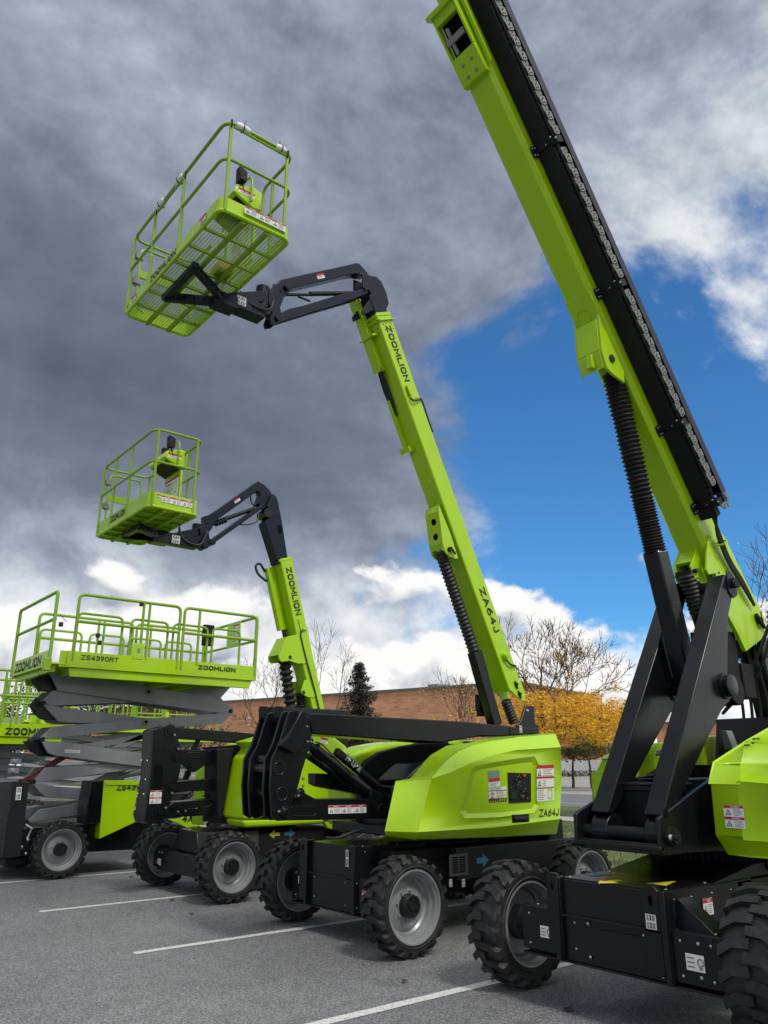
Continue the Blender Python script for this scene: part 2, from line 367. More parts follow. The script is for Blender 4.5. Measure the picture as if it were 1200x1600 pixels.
def decal(parent, O, X, Y, kind='danger', name='warning_decal', n=1, label=None):
    """flat printed decal: O lower-left corner, X run, Y height; built of thin printed sheets"""
    O = Vector(O); X = Vector(X); Y = Vector(Y); N = X.cross(Y).normalized()
    mb = MB()
    def R(x0, y0, x1, y1, m, lay):
        q = [O + X*a + Y*b + N*(.0012*lay + .0015) for a, b in ((x0, y0), (x1, y0), (x1, y1), (x0, y1))]
        mb.add(q, [(0, 1, 2, 3)], m)
    def T(x0, y0, w, h, lay=3):
        def pt(a, b): return O + X*a + Y*b + N*(.0012*lay + .0015)
        mb.add([pt(x0, y0), pt(x0+w, y0), pt(x0+w/2, y0+h)], [(0, 1, 2)], 2)
        mb.add([pt(x0+w*.2, y0+h*.12) + N*.001, pt(x0+w*.8, y0+h*.12) + N*.001, pt(x0+w/2, y0+h*.78) + N*.001], [(0, 1, 2)], 0)
        mb.add([pt(x0+w*.38, y0+h*.2) + N*.002, pt(x0+w*.62, y0+h*.2) + N*.002, pt(x0+w/2, y0+h*.6) + N*.002], [(0, 1, 2)], 2)
    R(0, 0, 1, 1, 0, 0)
    rnd = random.Random(int(O.x*1000) + n)
    def lines(x0, x1, y0, y1, k):
        for i in range(k):
            y = y1 - (i+.7)*(y1-y0)/k
            R(x0, y, x0 + (x1-x0)*rnd.uniform(.6, 1), y + (y1-y0)/k*.35, 4, 1)
    if kind == 'row':           # n panels side by side, each with a red DANGER band
        for i in range(n):
            a = i/n; w = 1/n
            R(a + .004, .74, a + w - .004, .98, 1, 1)
            text(mb, 'DANGER', O + X*(a + w*.35) + Y*.79 + N*.004, X*w*.42, Y*.14, 0, .03)
            T(a + w*.08, .18, w*.3, .45); lines(a + w*.45, a + w*.95, .1, .68, 5)
            if i: R(a - .003, 0, a + .003, 1, 4, 2)
    elif kind == 'stack':       # n panels one above another
        for i in range(n):
            y = i/n; h = 1/n
            R(.01, y + h*.74, .99, y + h*.985, 1, 1)
            text(mb, 'DANGER', O + X*.38 + Y*(y + h*.79) + N*.004, X*.4, Y*h*.14, 0, .03)
            T(.08, y + h*.16, .3, h*.5); lines(.48, .95, y + h*.08, y + h*.68, 5)
    elif kind == 'rated':
        lines(.08, .6, .1, .9, 3)
        mb.lathe(O + X*.8 + Y*.55 + N*.003, N*.001, [(0, Y.length*.16), (1, Y.length*.16), (1, Y.length*.26), (0, Y.length*.26)], 16, 4)
        R(.70, .12, .9, .28, 4, 1)
    elif kind == 'pair':        # two little pictograms
        R(.12, .58, .88, .94, 4, 1); R(.12, .06, .88, .44, 4, 1); R(.3, .64, .62, .88, 0, 2); R(.3, .12, .62, .38, 0, 2); R(.42, .62, .56, .9, 2, 3); R(.42, .1, .56, .4, 2, 3)
    elif kind == 'chart':
        R(.0, .90, 1, 1, 1, 1); R(.0, .62, 1, .68, 1, 1); R(0, .34, 1, .38, 5, 1)
        T(.06, .70, .2, .17); T(.06, .42, .2, .17); lines(.35, .95, .68, .89, 4); lines(.35, .6, .4, .6, 4); lines(.06, .5, .03, .33, 6)
        R(.62, .05, .9, .33, 6, 1); R(.66, .09, .82, .27, 0, 2)
    elif kind == 'column':
        R(0, .72, 1, .78, 5, 1); R(0, .46, 1, .5, 3, 1); R(0, 0, 1, .24, 2, 1)
        lines(.06, .9, .8, .98, 5); T(.06, .53, .25, .17); lines(.4, .95, .52, .7, 4); T(.06, .27, .25, .17); lines(.4, .95, .26, .44, 4)
        for i in range(7): R(.06 + i*.13, .04, .13 + i*.13, .09, 3, 2); R(.06 + i*.13, .13, .14 + i*.13, .2, 1 if i < 4 else 6, 2)
    elif kind == 'manual':
        R(0, .93, 1, 1, 1, 1)
        for i in range(5): R(.04, .16 + i*.17, .6, .175 + i*.17, 1, 1)
        lines(.06, .58, .05, .9, 14); R(.68, .5, .86, .85, 6, 1); R(.72, .56, .81, .78, 0, 2); lines(.62, .95, .1, .4, 5)
    elif kind == 'tag':
        R(.0, .6, 1, 1, 1, 1); lines(.1, .9, .1, .55, 3)
    elif kind == 'grey':
        R(0, 0, 1, 1, 4, 1)
    o = mb.build(name, DM, parent)
    if label: o['label'] = label
    return o

# ------------------------------------------------------------------ wheel (axle along Y, outer face towards -Y, origin at hub)
WM = {}
def wheel_meshes(R, W, rr, key):
    if key in WM: return WM[key]
    t = MB(); h = W/2
    Rc = R - .030
    prof = [(-h + .03, rr - .012), (-h + .008, rr + .004), (-h + .004, rr + (Rc-rr)*.35), (-h + .0, rr + (Rc-rr)*.7), (-h + .03, Rc - .012), (-h*.5, Rc), (0, Rc + .003), (h*.5, Rc), (h - .03, Rc - .012), (h, rr + (Rc-rr)*.7), (h - .004, rr + (Rc-rr)*.35), (h - .008, rr + .004), (h - .03, rr - .012)]
    t.lathe((0, 0, 0), (0, 1, 0), prof, 72)
    # moulded ring on the side wall
    for sgn in (-1, 1):
        t.lathe((0, sgn*(h - .002), 0), (0, sgn*1, 0), [(0, rr + .02), (.006, rr + .024), (.006, rr + .034), (0, rr + .04)], 72)
    Nl = 20; pitch = 2*pi/Nl
    def P(w, th, r): return (r*sin(th), w, r*cos(th))
    for sgn in (-1, 1):
        for k in range(Nl):
            th0 = k*pitch + (pitch/2 if sgn > 0 else 0)
            hw = pitch*.25
            # centreline: sidewall foot -> shoulder -> knee -> inner end   (w, theta offset, top radius, bottom radius, half width)
            L = [(h*.998, -.01, R - .075, R - .085, hw*.6), (h*1.008, 0, R - .030, R - .08, hw*.95), (h*.93, .012, R - .008, Rc - .03, hw*1.03),
                 (h*.46, .13, R, Rc - .008, hw*.95), (-h*.08, .14, R + .001, Rc - .008, hw*.9)]
            vs = []; fs = []
            for w, dth, rt, rb, q in L:
                for (dd, rad) in ((-q, rb), (-q*.86, rt), (q*.86, rt), (q, rb)):
                    vs.append(P(sgn*w, th0 + dth + dd, rad))
            for i in range(len(L)-1):
                for j in range(3): fs.append((i*4+j, i*4+j+1, i*4+4+j+1, i*4+4+j))
                fs.append((i*4+3, i*4, i*4+4, i*4+7))
            fs += [(0, 1, 2, 3), tuple(range(len(vs)-4, len(vs)))]
            t.add(vs, fs)
    r = MB()
    d = .115        # depth of the disc behind the outer face
    prof = [(-h + .012, rr + .008), (-h + .002, rr + .002), (-h + .004, rr - .010), (-h + .03, rr - .020), (-h + .036, rr - .034), (-h + .075, rr - .040), (-h + .082, rr - .056),
            (-h + d + .01, rr - .066), (-h + d + .03, rr - .085), (-h + d + .018, rr*.62), (-h + d, rr*.46), (-h + d, .0)]
    r.lathe((0, 0, 0), (0, 1, 0), prof, 64)
    back = [(-h + d + .03, 0), (-h + d + .03, rr*.5), (-h + d + .05, rr - .07), (0, rr - .05), (.02, rr - .046), (.03, rr - .032), (h - .05, rr - .03), (h - .035, rr - .018), (h - .004, rr - .008), (h - .002, rr + .004), (h - .02, rr + .008)]
    r.lathe((0, 0, 0), (0, 1, 0), back, 64)
    for k in range(8):
        a = 2*pi*k/8 + .2; c = Vector((sin(a)*rr*.42, -h + d, cos(a)*rr*.42))
        r.cyl(c, c + Vector((0, -.022, 0)), .011, 6)
    r.cyl((0.0, -h + d - .0, rr*.80), (0.0, -h + d - .05, rr*.83), .006, 6)
    hb = MB()
    hb.lathe((0, -h + d, 0), (0, -1, 0), [(0, rr*.33), (.07, rr*.32), (.078, rr*.30), (.078, rr*.26), (.070, rr*.25), (.070, rr*.12), (.082, rr*.11), (.082, 0)], 28)
    for k in range(6):
        a = 2*pi*k/6; c = Vector((sin(a)*rr*.2, -h + d - .07, cos(a)*rr*.2)); hb.cyl(c, c + Vector((0, -.012, 0)), .012, 6)
    hb.cyl((0, h - .09, 0), (0, -h + d + .03, 0), rr*.42, 24)
    pl = MB(); pl.box(-rr*.15, -rr*.07, -h + d - .086, -h + d - .078, -rr*.10, rr*.12)
    def bd(mb, name, m, sharp=30):
        o = mb.build(name, m, None, sharp=sharp); me = o.data; bpy.data.objects.remove(o); return me
    WM[key] = (bd(r, 'wheel', 'rim'), bd(t, 'tyre', 'tyre', 28), bd(hb, 'hub', 'hub'), bd(pl, 'hub_plate', 'steel'))
    return WM[key]
def wheel(parent, a, b, R, W, rr, key, left=False, steer=0, spin=0.):
    ms = wheel_meshes(R, W, rr, key)
    w = bpy.data.objects.new('wheel', ms[0]); C.objects.link(w); w.parent = parent
    w.location = Vector((a, b, R)) - ORG[parent.name]
    w.rotation_euler = (0, spin, steer)
    if left: w.scale = (1, -1, 1)
    for nm, me in (('tyre', ms[1]), ('hub', ms[2])):
        o = bpy.data.objects.new(nm, me); C.objects.link(o); o.parent = w
    return w
def bolts(mb, pts, n, r=.009, h=.006):
    n = Vector(n)
    for p in pts: mb.lathe(p, n, [(0, 0), (0, r), (h*.6, r*.9), (h, r*.5), (h, 0)], 8)
#@@PARTS
# ================================================================== shared pieces of the boom lifts
class Line:
    """a boom's own frame in the plane of the machine: s runs up the boom, o runs towards its back"""
    def __init__(s, c, z0, th): s.p = Vector((c, z0)); s.d = Vector((-cos(th), sin(th))); s.n = Vector((sin(th), cos(th)))
    def at(s, t, o=0.): q = s.p + s.d*t + s.n*o; return (q.x, q.y)
    def inv(s, x, y, b):
        w = onB(x, y, b); q = Vector((w.x, w.z)) - s.p; return q.dot(s.d), q.dot(s.n)
    def v3(s, t, o, b): q = s.at(t, o); return Vector((q[0], b, q[1]))
    def rect(s, t0, t1, o0, o1): return [s.at(t0, o0), s.at(t1, o0), s.at(t1, o1), s.at(t0, o1)]
def boxtube(mb, L, t0, t1, o0, o1, b0, b1, ch=.02, m=None):
    """box section with chamfered long edges"""
    sec = [(o0+ch, b0), (o1-ch, b0), (o1, b0+ch), (o1, b1-ch), (o1-ch, b1), (o0+ch, b1), (o0, b1-ch), (o0, b0+ch)]
    P0 = [L.v3(t0, o, b) for o, b in sec]; P1 = [L.v3(t1, o, b) for o, b in sec]
    mb._prism(P0, P1, m)
def chassis(T, cb, af, ar, wbox, ztop, stub, half, lug=True, rise=None):
    """front and rear box axles joined by a deck; cb centre line, half = reach of the stubs"""
    z0, z1 = stub
    m = MB()
    for a, sg in ((af, 1), (ar, -1)):
        f = a; k = a + sg*.34
        a0, a1 = min(f, k), max(f, k)
        m.box(a0, a1, cb - half, cb - wbox + .02, z0, z1)
        m.box(a0, a1, cb + wbox - .02, cb + half, z0, z1)
        m.box(min(a, a+sg*1.1), max(a, a+sg*1.1), cb - wbox, cb + wbox, z0 - .02, ztop)
        m.box(a0 - .012, a1 + .012, cb - half - .004, cb + half + .004, z0 - .035, z0 - .022)
        # plates on the front face
        p0, p1 = (a - .014*sg, a + .004*sg)
        for b in (cb - wbox, cb + wbox):
            m.box(min(p0, p1) - .03, max(p0, p1) + .05, b - .02, b + .02, z0 - .02, ztop + .012)
        m.box(min(a - .03*sg, a), max(a - .03*sg, a), cb - wbox + .02, cb + wbox - .02, z1 - .03, z1 - .012)
        for s2 in (-1, 1):
            b = cb + s2*(half + wbox)/2
            m.box(min(a - .008*sg, a), max(a - .008*sg, a), cb + s2*wbox if s2 > 0 else cb - half, cb + half if s2 > 0 else cb - wbox, z0 + .0, z1 - .0)
    m.box(af + .9, ar - .9, cb - wbox, cb + wbox, z0 + .05, ztop - .01)
    o = m.build('chassis', 'black', T, bevel=.008)
    # hub carriers
    h = MB()
    for a, sg in ((af, 1), (ar, -1)):
        for s2 in (-1, 1):
            h.cyl((a + sg*.17, cb + s2*(half-.08), (z0+z1)/2 + .0), (a + sg*.17, cb + s2*(half+.10), (z0+z1)/2), .13, 20)
            hb_ = MB(); hb_.tube([(a+sg*.2, cb + s2*(wbox + .05), z1+.01), (a+sg*.22, cb + s2*(wbox+.25), z1+.05), (a+sg*.2, cb + s2*(half-.1), z1 - .02)], .012); hb_.build('brake_line', 'ink', T)
    h.build('axle_hub', 'black_matt', T)
    # screws
    s = MB()
    for s2 in (-1, 1):
        for db in (.07, .27):
            for z in (z0 + .04, z1 - .05): bolts(s, [(af - .009, cb + s2*(half - db), z)], (-1, 0, 0))
    for b, z in ((cb + .30, z1 - .06), (cb + .30, z0 + .06), (cb - .24, z1 - .06), (cb - .24, z0 + .04)): bolts(s, [(af - .001, b, z)], (-1, 0, 0))
    for t in (.1, .3, .55, .8): bolts(s, [(af + t, cb - wbox - .001, ztop - .05), (af + t, cb - wbox + .04, ztop)], (0, 0, 1))
    for t in (.08, .2):
        for s2 in (-1, 1): bolts(s, [(af + t, cb + s2*(half - .08), z1)], (0, 0, 1))
    s.build('bolts', 'steel', T)
def lifting_lug(T, a, b, z0, z1, w=.11):
    """upright plate with an oval eye, facing the front"""
    n = 10; outer = [(b - w/2, z0), (b + w/2, z0), (b + w/2, z1 - .03), (b + w/2 - .03, z1), (b - w/2 + .03, z1), (b - w/2, z1 - .03)]
    hole = [(b + .016*cos(t), z1 - .09 + .034*sin(t)) for t in [2*pi*i/n for i in range(n)]]
    tri = tessellate_polygon([[Vector((x, y, 0)) for x, y in outer], [Vector((x, y, 0)) for x, y in hole]])
    P = outer + hole; mb = MB(); N_ = len(P)
    vs = [(a, x, z) for x, z in P] + [(a - .03, x, z) for x, z in P]
    fs = [tuple(t) for t in tri] + [tuple(i + N_ for i in t) for t in tri]
    k = len(outer)
    fs += [(i, (i+1) % k, (i+1) % k + N_, i + N_) for i in range(k)] + [(k+i, k+(i+1) % n, k+(i+1) % n + N_, k+i+N_) for i in range(n)]
    mb.add(vs, fs); mb.build('lifting_lug', 'black', T, bevel=.004)
def bearing(T, a, b, z0, z1, r):
    m = MB(); m.cyl((a, b, z0), (a, b, z1), r, 56)
    n = 72
    for i in range(n):
        t = 2*pi*i/n; c = Vector((a + (r+.012)*cos(t), b + (r+.012)*sin(t), 0)); d = Vector((-sin(t), cos(t), 0))*.011; e = Vector((cos(t), sin(t), 0))*.016
        m.prismz([(c.x - d.x - e.x, c.y - d.y - e.y), (c.x + d.x - e.x, c.y + d.y - e.y), (c.x + d.x*.6 + e.x, c.y + d.y*.6 + e.y), (c.x - d.x*.6 + e.x, c.y - d.y*.6 + e.y)], z0 + .01, (z0+z1)/2 + .02)
    m.build('slewing_ring', 'black_matt', T)
def platform(T, a0, a1, b0, b1, zf, rail=1.12, toe=.15, wrap=False, textpart=True, rr=.018, posts=None, closed_floor=False):
    """work platform: floor frame of mesh, toe boards, tube rails, console"""
    fr = MB(); cr_ = .10
    loop = fillet([(a0, b0, 0), (a1, b0, 0), (a1, b1, 0), (a0, b1, 0)], cr_, 6, True)
    # floor rim
    fr.tube([(p.x, p.y, zf) for p in loop], .02, 8, True)
    n = len(loop)
    # toe board as a thin strip standing on the rim
    for i in range(n):
        p, q = loop[i], loop[(i+1) % n]
        if p.x > a1 - .001 and q.x > a1 - .001 and False: continue
        c = Vector(((a0+a1)/2, (b0+b1)/2, 0)); e = Vector(((p+q)/2 - c)); e.z = 0; e.normalize()
        e = Vector((q.y - p.y, p.x - q.x, 0)).normalized()*.004
        fr._prism([Vector((p.x, p.y, zf+.005)) - e, Vector((q.x, q.y, zf+.005)) - e, Vector((q.x, q.y, zf+toe)) - e, Vector((p.x, p.y, zf+toe)) - e],
                  [Vector((p.x, p.y, zf+.005)) + e, Vector((q.x, q.y, zf+.005)) + e, Vector((q.x, q.y, zf+toe)) + e, Vector((p.x, p.y, zf+toe)) + e])
    fr.build('toe_board', 'lime', T)
    g = MB()
    nb = int((b1-b0)/.018)
    if closed_floor:
        for k in range(8):
            bb = b0 + .02 + (b1-b0-.04)*k/8
            g.box(a0 + .02, a1 - .02, bb + .004, bb + (b1-b0-.04)/8 - .004, zf, zf + .012)
    else:
        for i in range(nb):
            b = b0 + .02 + (b1-b0-.04)*i/(nb-1); g.box(a0 + .015, a1 - .015, b - .0024, b + .0024, zf - .0005, zf + .0025)
        for i in range(24):
            a = a0 + .02 + (a1-a0-.04)*i/23; g.box(a - .002, a + .002, b0 + .015, b1 - .015, zf - .001, zf + .003)
    g.build('floor_mesh', 'lime_rail', T)
    fb = MB()
    for k in (1/3, 2/3): fb.box(a0 + (a1-a0)*k - .02, a0 + (a1-a0)*k + .02, b0 + .01, b1 - .01, zf - .045, zf - .006)
    for i in range(1, 7):
        b = b0 + (b1-b0)*i/7; fb.box(a0 + .01, a1 - .01, b - .014, b + .014, zf - .032, zf - .007)
    fb.build('floor_beam', 'lime_rail', T)
    # rails
    zt = zf + rail; zm = zf + rail*.58
    r = MB()
    top = fillet([(a1, b0 + .42, zt), (a1, b0, zt), (a0, b0, zt), (a0, b1, zt), (a1, b1, zt), (a1, b1 - .5, zt)], .14, 6)
    r.tube(top, rr, 10)
    r.build('top_rail', 'lime_rail', T)
    r = MB()
    r.tube(fillet([(a1, b0 + .40, zm), (a1, b0, zm), (a0, b0, zm), (a0, b1, zm)], .12, 5), rr*.9, 8)
    r.tube(fillet([(a1, b0+.42, zt), (a1, b0 + .62, zt), (a1, b0 + .62, zm), (a1, b0+.40, zm)], .09, 5), rr*.9, 8)
    r.build('mid_rail', 'lime_rail', T)
    for (a, b) in (posts or [(a0, b1 - .02), (a0, b0 + (b1-b0)*.72), (a0, b0 + (b1-b0)*.40), (a0 + .05, b0), (a1 - .08, b0), (a1, b1 - .04), (a1, b0 + .42), (a1, b0 + (b1-b0)*.62)]):
        p = MB(); p.tube([(a, b, zf), (a, b, zt)], rr, 10); p.build('rail_post', 'lime_rail', T)
    # gate at the far end
    g = MB(); ga, gb = a0 + .10, a1 - .10
    g.tube(fillet([(ga, b1, zf + .12), (ga, b1, zt - .08), (gb, b1, zt - .08), (gb, b1, zf + .12)], .1, 5, True), rr*.9, 8)
    g.box(ga, gb, b1 - .012, b1 + .012, zm - .05, zm + .05)
    gt = g.build('gate', 'lime_rail', T)
    h = MB()
    for z in (zf + .45, zt - .25): h.box(ga - .06, ga + .03, b1 - .03, b1 + .03, z, z + .08); h.cyl((ga - .02, b1, z - .02), (ga - .02, b1, z + .1), .02, 10)
    h.build('hinge', 'zinc', gt)
    # console on the boom side
    c = MB(); ca = a1 - .02; cb0, cb1 = b0 + (b1-b0)*.30, b0 + (b1-b0)*.30 + .56
    prof = [(ca - .30, zt - .13), (ca - .26, zt - .02), (ca - .05, zt + .05), (ca + .06, zt + .02), (ca + .06, zt - .22), (ca - .05, zt - .24)]
    c.prism(prof, cb0, cb1); co = c.build('control_console', 'lime', T, bevel=.02, segs=3)
    c = MB(); c.prism([(ca - .27, zt - .14), (ca - .06, zt - .245), (ca - .04, zt - .26), (ca - .22, zt - .17)], cb0 + .03, cb1 - .03); c.build('console_underside', 'black_matt', co)
    for k in range(3):
        j = MB(); b = cb0 + .12 + k*.15; j.cyl((ca - .14, b, zt + .01), (ca - .15, b, zt + .10), .013, 8); j.lathe((ca - .15, b, zt + .08), (0, 0, .05), [(0, 0), (.2, .02), (.8, .02), (1, 0)], 10); j.build('joystick', 'black_matt', co)
    hb = MB(); hb.tube(fillet([(ca - .10, cb0 - .05, zt - .20), (ca - .10, cb0 - .05, zt + .18), (ca - .10, cb1 + .05, zt + .18), (ca - .10, cb1 + .05, zt - .20)], .16, 6), .014, 8); hb.build('guard_bar', 'lime_rail', co)
    dp = MB()
    dp.box(ca - .02, ca + .012, cb0 + .02, cb1 - .02, zf + .18, zt - .25); dp.build('document_panel', 'lime', T, bevel=.006)
    decal(T, (ca - .024, cb1 - .05, zf + .24), (0, -(cb1 - cb0 - .10), 0), (0, 0, zt - zf - .55), 'manual')
    decal(T, (ca + .066, cb0 + .08, zt - .12), (0, .3, 0), (0, 0, .1), 'tag')
    decal(co, (ca - .24, cb0 - .002, zt - .12), (.2, 0, 0), (0, 0, .07), 'tag', 'console_decal')
    sw = MB(); sw.box(ca - .32, ca - .14, cb0 + .16, cb1 - .16, zf + .02, zf + .12); sw.build('foot_switch', 'orange', T, bevel=.02)
    # work lamps
    for i, b in enumerate((b0 + (b1-b0)*.30, b0 + (b1-b0)*.55)):
        l = MB(); aa = a1 - .22 if i == 0 else a1 - .1
        l._prism([Vector((aa - .05, b - .06, zt + .02)), Vector((aa - .05, b + .06, zt + .02)), Vector((aa - .06, b + .05, zt + .2)), Vector((aa - .06, b - .05, zt + .2))],
                 [Vector((aa + .04, b - .035, zt + .04)), Vector((aa + .04, b + .035, zt + .04)), Vector((aa + .04, b + .035, zt + .17)), Vector((aa + .04, b - .035, zt + .17))])
        l.tube([(aa, b, zt + .03), (aa + .03, b, zt - .08), (aa + .06, b + .02, zt - .18)], .008, 6)
        l.build('work_lamp', 'black_matt', T, bevel=.008)
    if wrap:
        def wrapping(p, q):
            w = MB(); p = Vector(p); q = Vector(q)
            w.lathe(p, q - p, [(0, 0), (0, rr + .010), (.15, rr + .020), (.5, rr + .024), (.8, rr + .018), (1, rr + .012), (1, 0)], 12)
            wo = w.build('foam_wrap', 'wrap', T)
            t = MB(); mid = (p+q)/2; d = (q-p).normalized(); t.lathe(mid - d*.005, d*.01, [(0, rr+.016), (0, rr+.030), (1, rr+.030), (1, rr+.016)], 12)
            s = Vector((random.uniform(-.3, .3), random.uniform(-.3, .3), 1)).normalized(); t.tube([mid + s*.03, mid + s*.13 + Vector((.01, .02, 0))], .0035, 5)
            t.build('cable_tie', 'ink', wo)
        wrapping((a0, b0 + (b1-b0)*.40 + .04, zt), (a0, b0 + (b1-b0)*.40 + .22, zt)); wrapping((a0, b0 + (b1-b0)*.72 - .22, zt), (a0, b0 + (b1-b0)*.72 - .04, zt))
        wrapping((a0 + .10, b0, zt), (a0 + .25, b0, zt)); wrapping((a1 - .22, b0, zt), (a1 - .10, b0, zt))
        s = MB(); s.tube([(a0, b0 + (b1-b0)*.42, zt - .04), (a0, b0 + (b1-b0)*.70, zt - .045)], .013, 8); s.tube([(a0 + .08, b0, zt - .04), (a1 - .1, b0, zt - .045)], .013, 8); s.build('spare_rail', 'lime_rail', T)
        c = MB()
        for p in ((a0, b0 + (b1-b0)*.40, zt - .03), (a0, b0 + (b1-b0)*.72, zt - .03), (a0 + .05, b0, zt - .03), (a1 - .08, b0, zt - .03)):
            pts = [(p[0] + .045*cos(t)*(.3), p[1] + .045*cos(t), p[2] + .045*sin(t)) for t in [2*pi*i/10 for i in range(10)]]
            c.tube(pts, .009, 6, True)
        c.build('lanyard_ring', 'ink', T)
def support_arms(T, a, bc, zf, mname, wide=.55, reach=.75):
    """dark V-shaped carrier under the platform floor"""
    m = MB()
    m.bar((a - .05, bc, zf - .11), (a - reach, bc - wide*.6, zf - .09), .06, .10); m.bar((a - .05, bc, zf - .11), (a - reach, bc + wide*.6, zf - .09), .06, .10)
    m.bar((a - reach + .02, bc - wide*.66, zf - .085), (a - reach + .02, bc + wide*.66, zf - .085), .07, .07)
    m.box(a - .2, a + .05, bc - .1, bc + .1, zf - .2, zf - .05)
    m.build('platform_bracket', mname, T, bevel=.006)
    h = MB()
    for k in range(5):
        for s in (-1, 1):
            t = .2 + k*.16; p = Vector((a - .05, bc, zf - .11)).lerp(Vector((a - reach, bc + s*wide*.6, zf - .09)), t)
            h.cyl(p + Vector((0, -.034, -.0)), p + Vector((0, .034, 0)), .022, 12)
    h.build('lightening_hole', 'dark_void', T)
def hose(T, pts, r=.012, name='hose'):
    m = MB(); m.tube(fillet(pts, .3, 7), r, 7); return m.build(name, 'ink', T)

# ================================================================== B: articulated lift in the middle
BC = 6.93
B = thing('articulated_boom_lift', 'middle lime boom lift with control panel in its cowl and highest mesh floored basket', 'boom lift', (6.3, BC, 0), 'lime boom lifts')
for a, b, l, sp in ((4.97, BC - 1.07, False, 0), (5.10, BC + .96, True, .1), (7.50, BC - 1.07, False, .2), (7.50, BC + .96, True, .05)):
    wheel(B, a, b, .408, .29, .298, 'mid', l, 0, sp)
chassis(B, BC, 4.92, 7.72, .41, .84, (.27, .57), .70)
lifting_lug(B, 4.92, BC + .49, .3, .86); lifting_lug(B, 4.92, BC - .33, .3, .86)
m = MB(); m.box(5.2, 7.4, BC - .62, BC + .62, .42, .80); m.box(5.9, 7.7, BC - .78, BC + .3, .50, .80); m.build('chassis_side_box', 'black_matt', B, bevel=.01)
bearing(B, 6.3, BC, .82, .93, .48)
m = MB(); m.box(5.3, 7.5, BC - .55, BC + .55, .92, 1.02); m.box(5.6, 7.5, BC - .72, BC + .72, 1.0, 1.25)
m.prism(tr(cr(600, 1120, 4, [(80, 400), (190, 350), (300, 230), (520, 160), (700, 130), (700, 400), (60, 420)]), BC - .3), BC - .35, BC - .32)
m.box(6.4, 7.6, BC - .5, BC - .40, 1.0, 1.85); m.box(6.4, 7.6, BC + .40, BC + .5, 1.0, 1.85); m.box(7.2, 7.62, BC - .45, BC + .5, .95, 1.8)
m.build('turntable_frame', 'black', B, bevel=.01)
# near cowl
Q = lambda pts, b: [onB(600 + x/4, 1120 + y/4, b) for x, y in pts]
def cowl_near():
    bo, bt, bi = BC - .90, BC - .78, BC - .34
    outer = [(213, 722), (700, 690), (1098, 640), (1112, 400), (1105, 188), (850, 205), (700, 235), (550, 285), (420, 345), (300, 384), (255, 560)]
    rec = [(500, 632), (478, 590), (540, 335), (568, 308), (700, 285), (830, 262), (940, 248), (968, 300), (968, 555), (940, 600), (720, 626)]
    rin = [(520, 604), (512, 585), (565, 350), (585, 334), (700, 312), (835, 292), (925, 282), (938, 310), (938, 545), (920, 575), (720, 600)]
    mb = MB(); PO = Q(outer, bo); PR = Q(rec, bo); PI_ = Q(rin, bo + .028)
    tri = tessellate_polygon([[Vector((p.x, p.z, 0)) for p in PO], [Vector((p.x, p.z, 0)) for p in PR]])
    mb.add(PO + PR, [tuple(t) for t in tri])
    n = len(PR); mb.add(PR + PI_, [(i, (i+1) % n, n + (i+1) % n, n + i) for i in range(n)] + [tuple(range(n, 2*n))])
    top = [(1072, 105), (830, 128), (680, 150), (550, 180), (470, 215), (390, 275), (270, 372)]
    PT = Q(top, bt)
    f = [PO[4], PO[5], PO[6], PO[7], PO[8], PO[9]]
    tops = PT
    seq = [(f[0], f[1], tops[1], tops[0]), (f[1], f[2], tops[2], tops[1]), (f[2], f[3], tops[3], tops[2]), (f[3], f[4], tops[4], tops[3]), (f[4], f[5], tops[5], tops[4])]
    for q in seq: mb.add(q, [(0, 1, 2, 3)])
    mb.add([f[5], tops[6], tops[5]], [(0, 1, 2)])
    inn = Q([(1050, 101), (740, 124), (600, 143), (480, 163), (390, 182), (290, 240), (140, 400)], bi)
    for i in range(6): mb.add([tops[i], tops[i+1], inn[i+1], inn[i]], [(0, 1, 2, 3)])
    L1 = onB(620, 1220, bt + .1); L0 = onB(601, 1299, bt + .1); L2 = onB(603, 1306, bt + .16)
    mb.add([PO[0], PO[10], PO[9], L1, L0], [(0, 1, 2, 3, 4)]); mb.add([PO[9], tops[6], L1], [(0, 1, 2)]); mb.add([tops[6], inn[6], L1], [(0, 1, 2)])
    G = Q([(200, 766), (700, 752), (1080, 733)], bo + .07)
    mb.add([PO[0], G[0], G[1], PO[1]], [(0, 1, 2, 3)]); mb.add([PO[1], G[1], G[2], PO[2]], [(0, 1, 2, 3)]); mb.add([L0, L2, G[0], PO[0]], [(0, 1, 2, 3)])
    # rear: wraps round towards the middle
    br = bt + .42
    def back(p, da): return Vector((p.x + da, br, p.z))
    R = [G[2], PO[2], PO[3], PO[4], tops[0]]
    RB = [back(p, .10) for p in R]
    for i in range(4): mb.add([R[i], R[i+1], RB[i+1], RB[i]], [(0, 1, 2, 3)])
    mb.add([tops[0], inn[0], RB[4]], [(0, 1, 2)])
    # underside
    U = [L2, G[0], G[1], G[2], RB[0], Vector((L2.x, br, RB[0].z))]
    mb.add(U, [tuple(range(6))])
    o = mb.build('side_cowl', 'lime', B, sharp=22)
    w = o.modifiers.new('weld', 'WELD'); w.merge_threshold = .002
    b = o.modifiers.new('bevel', 'BEVEL'); b.width = .018; b.segments = 3; b.limit_method = 'ANGLE'; b.angle_limit = radians(14)
    return bo
bo = cowl_near()
CP = lambda x, y, d=0.: onB(600 + x/4, 1120 + y/4, bo + .028) + Vector((0, -d, 0))
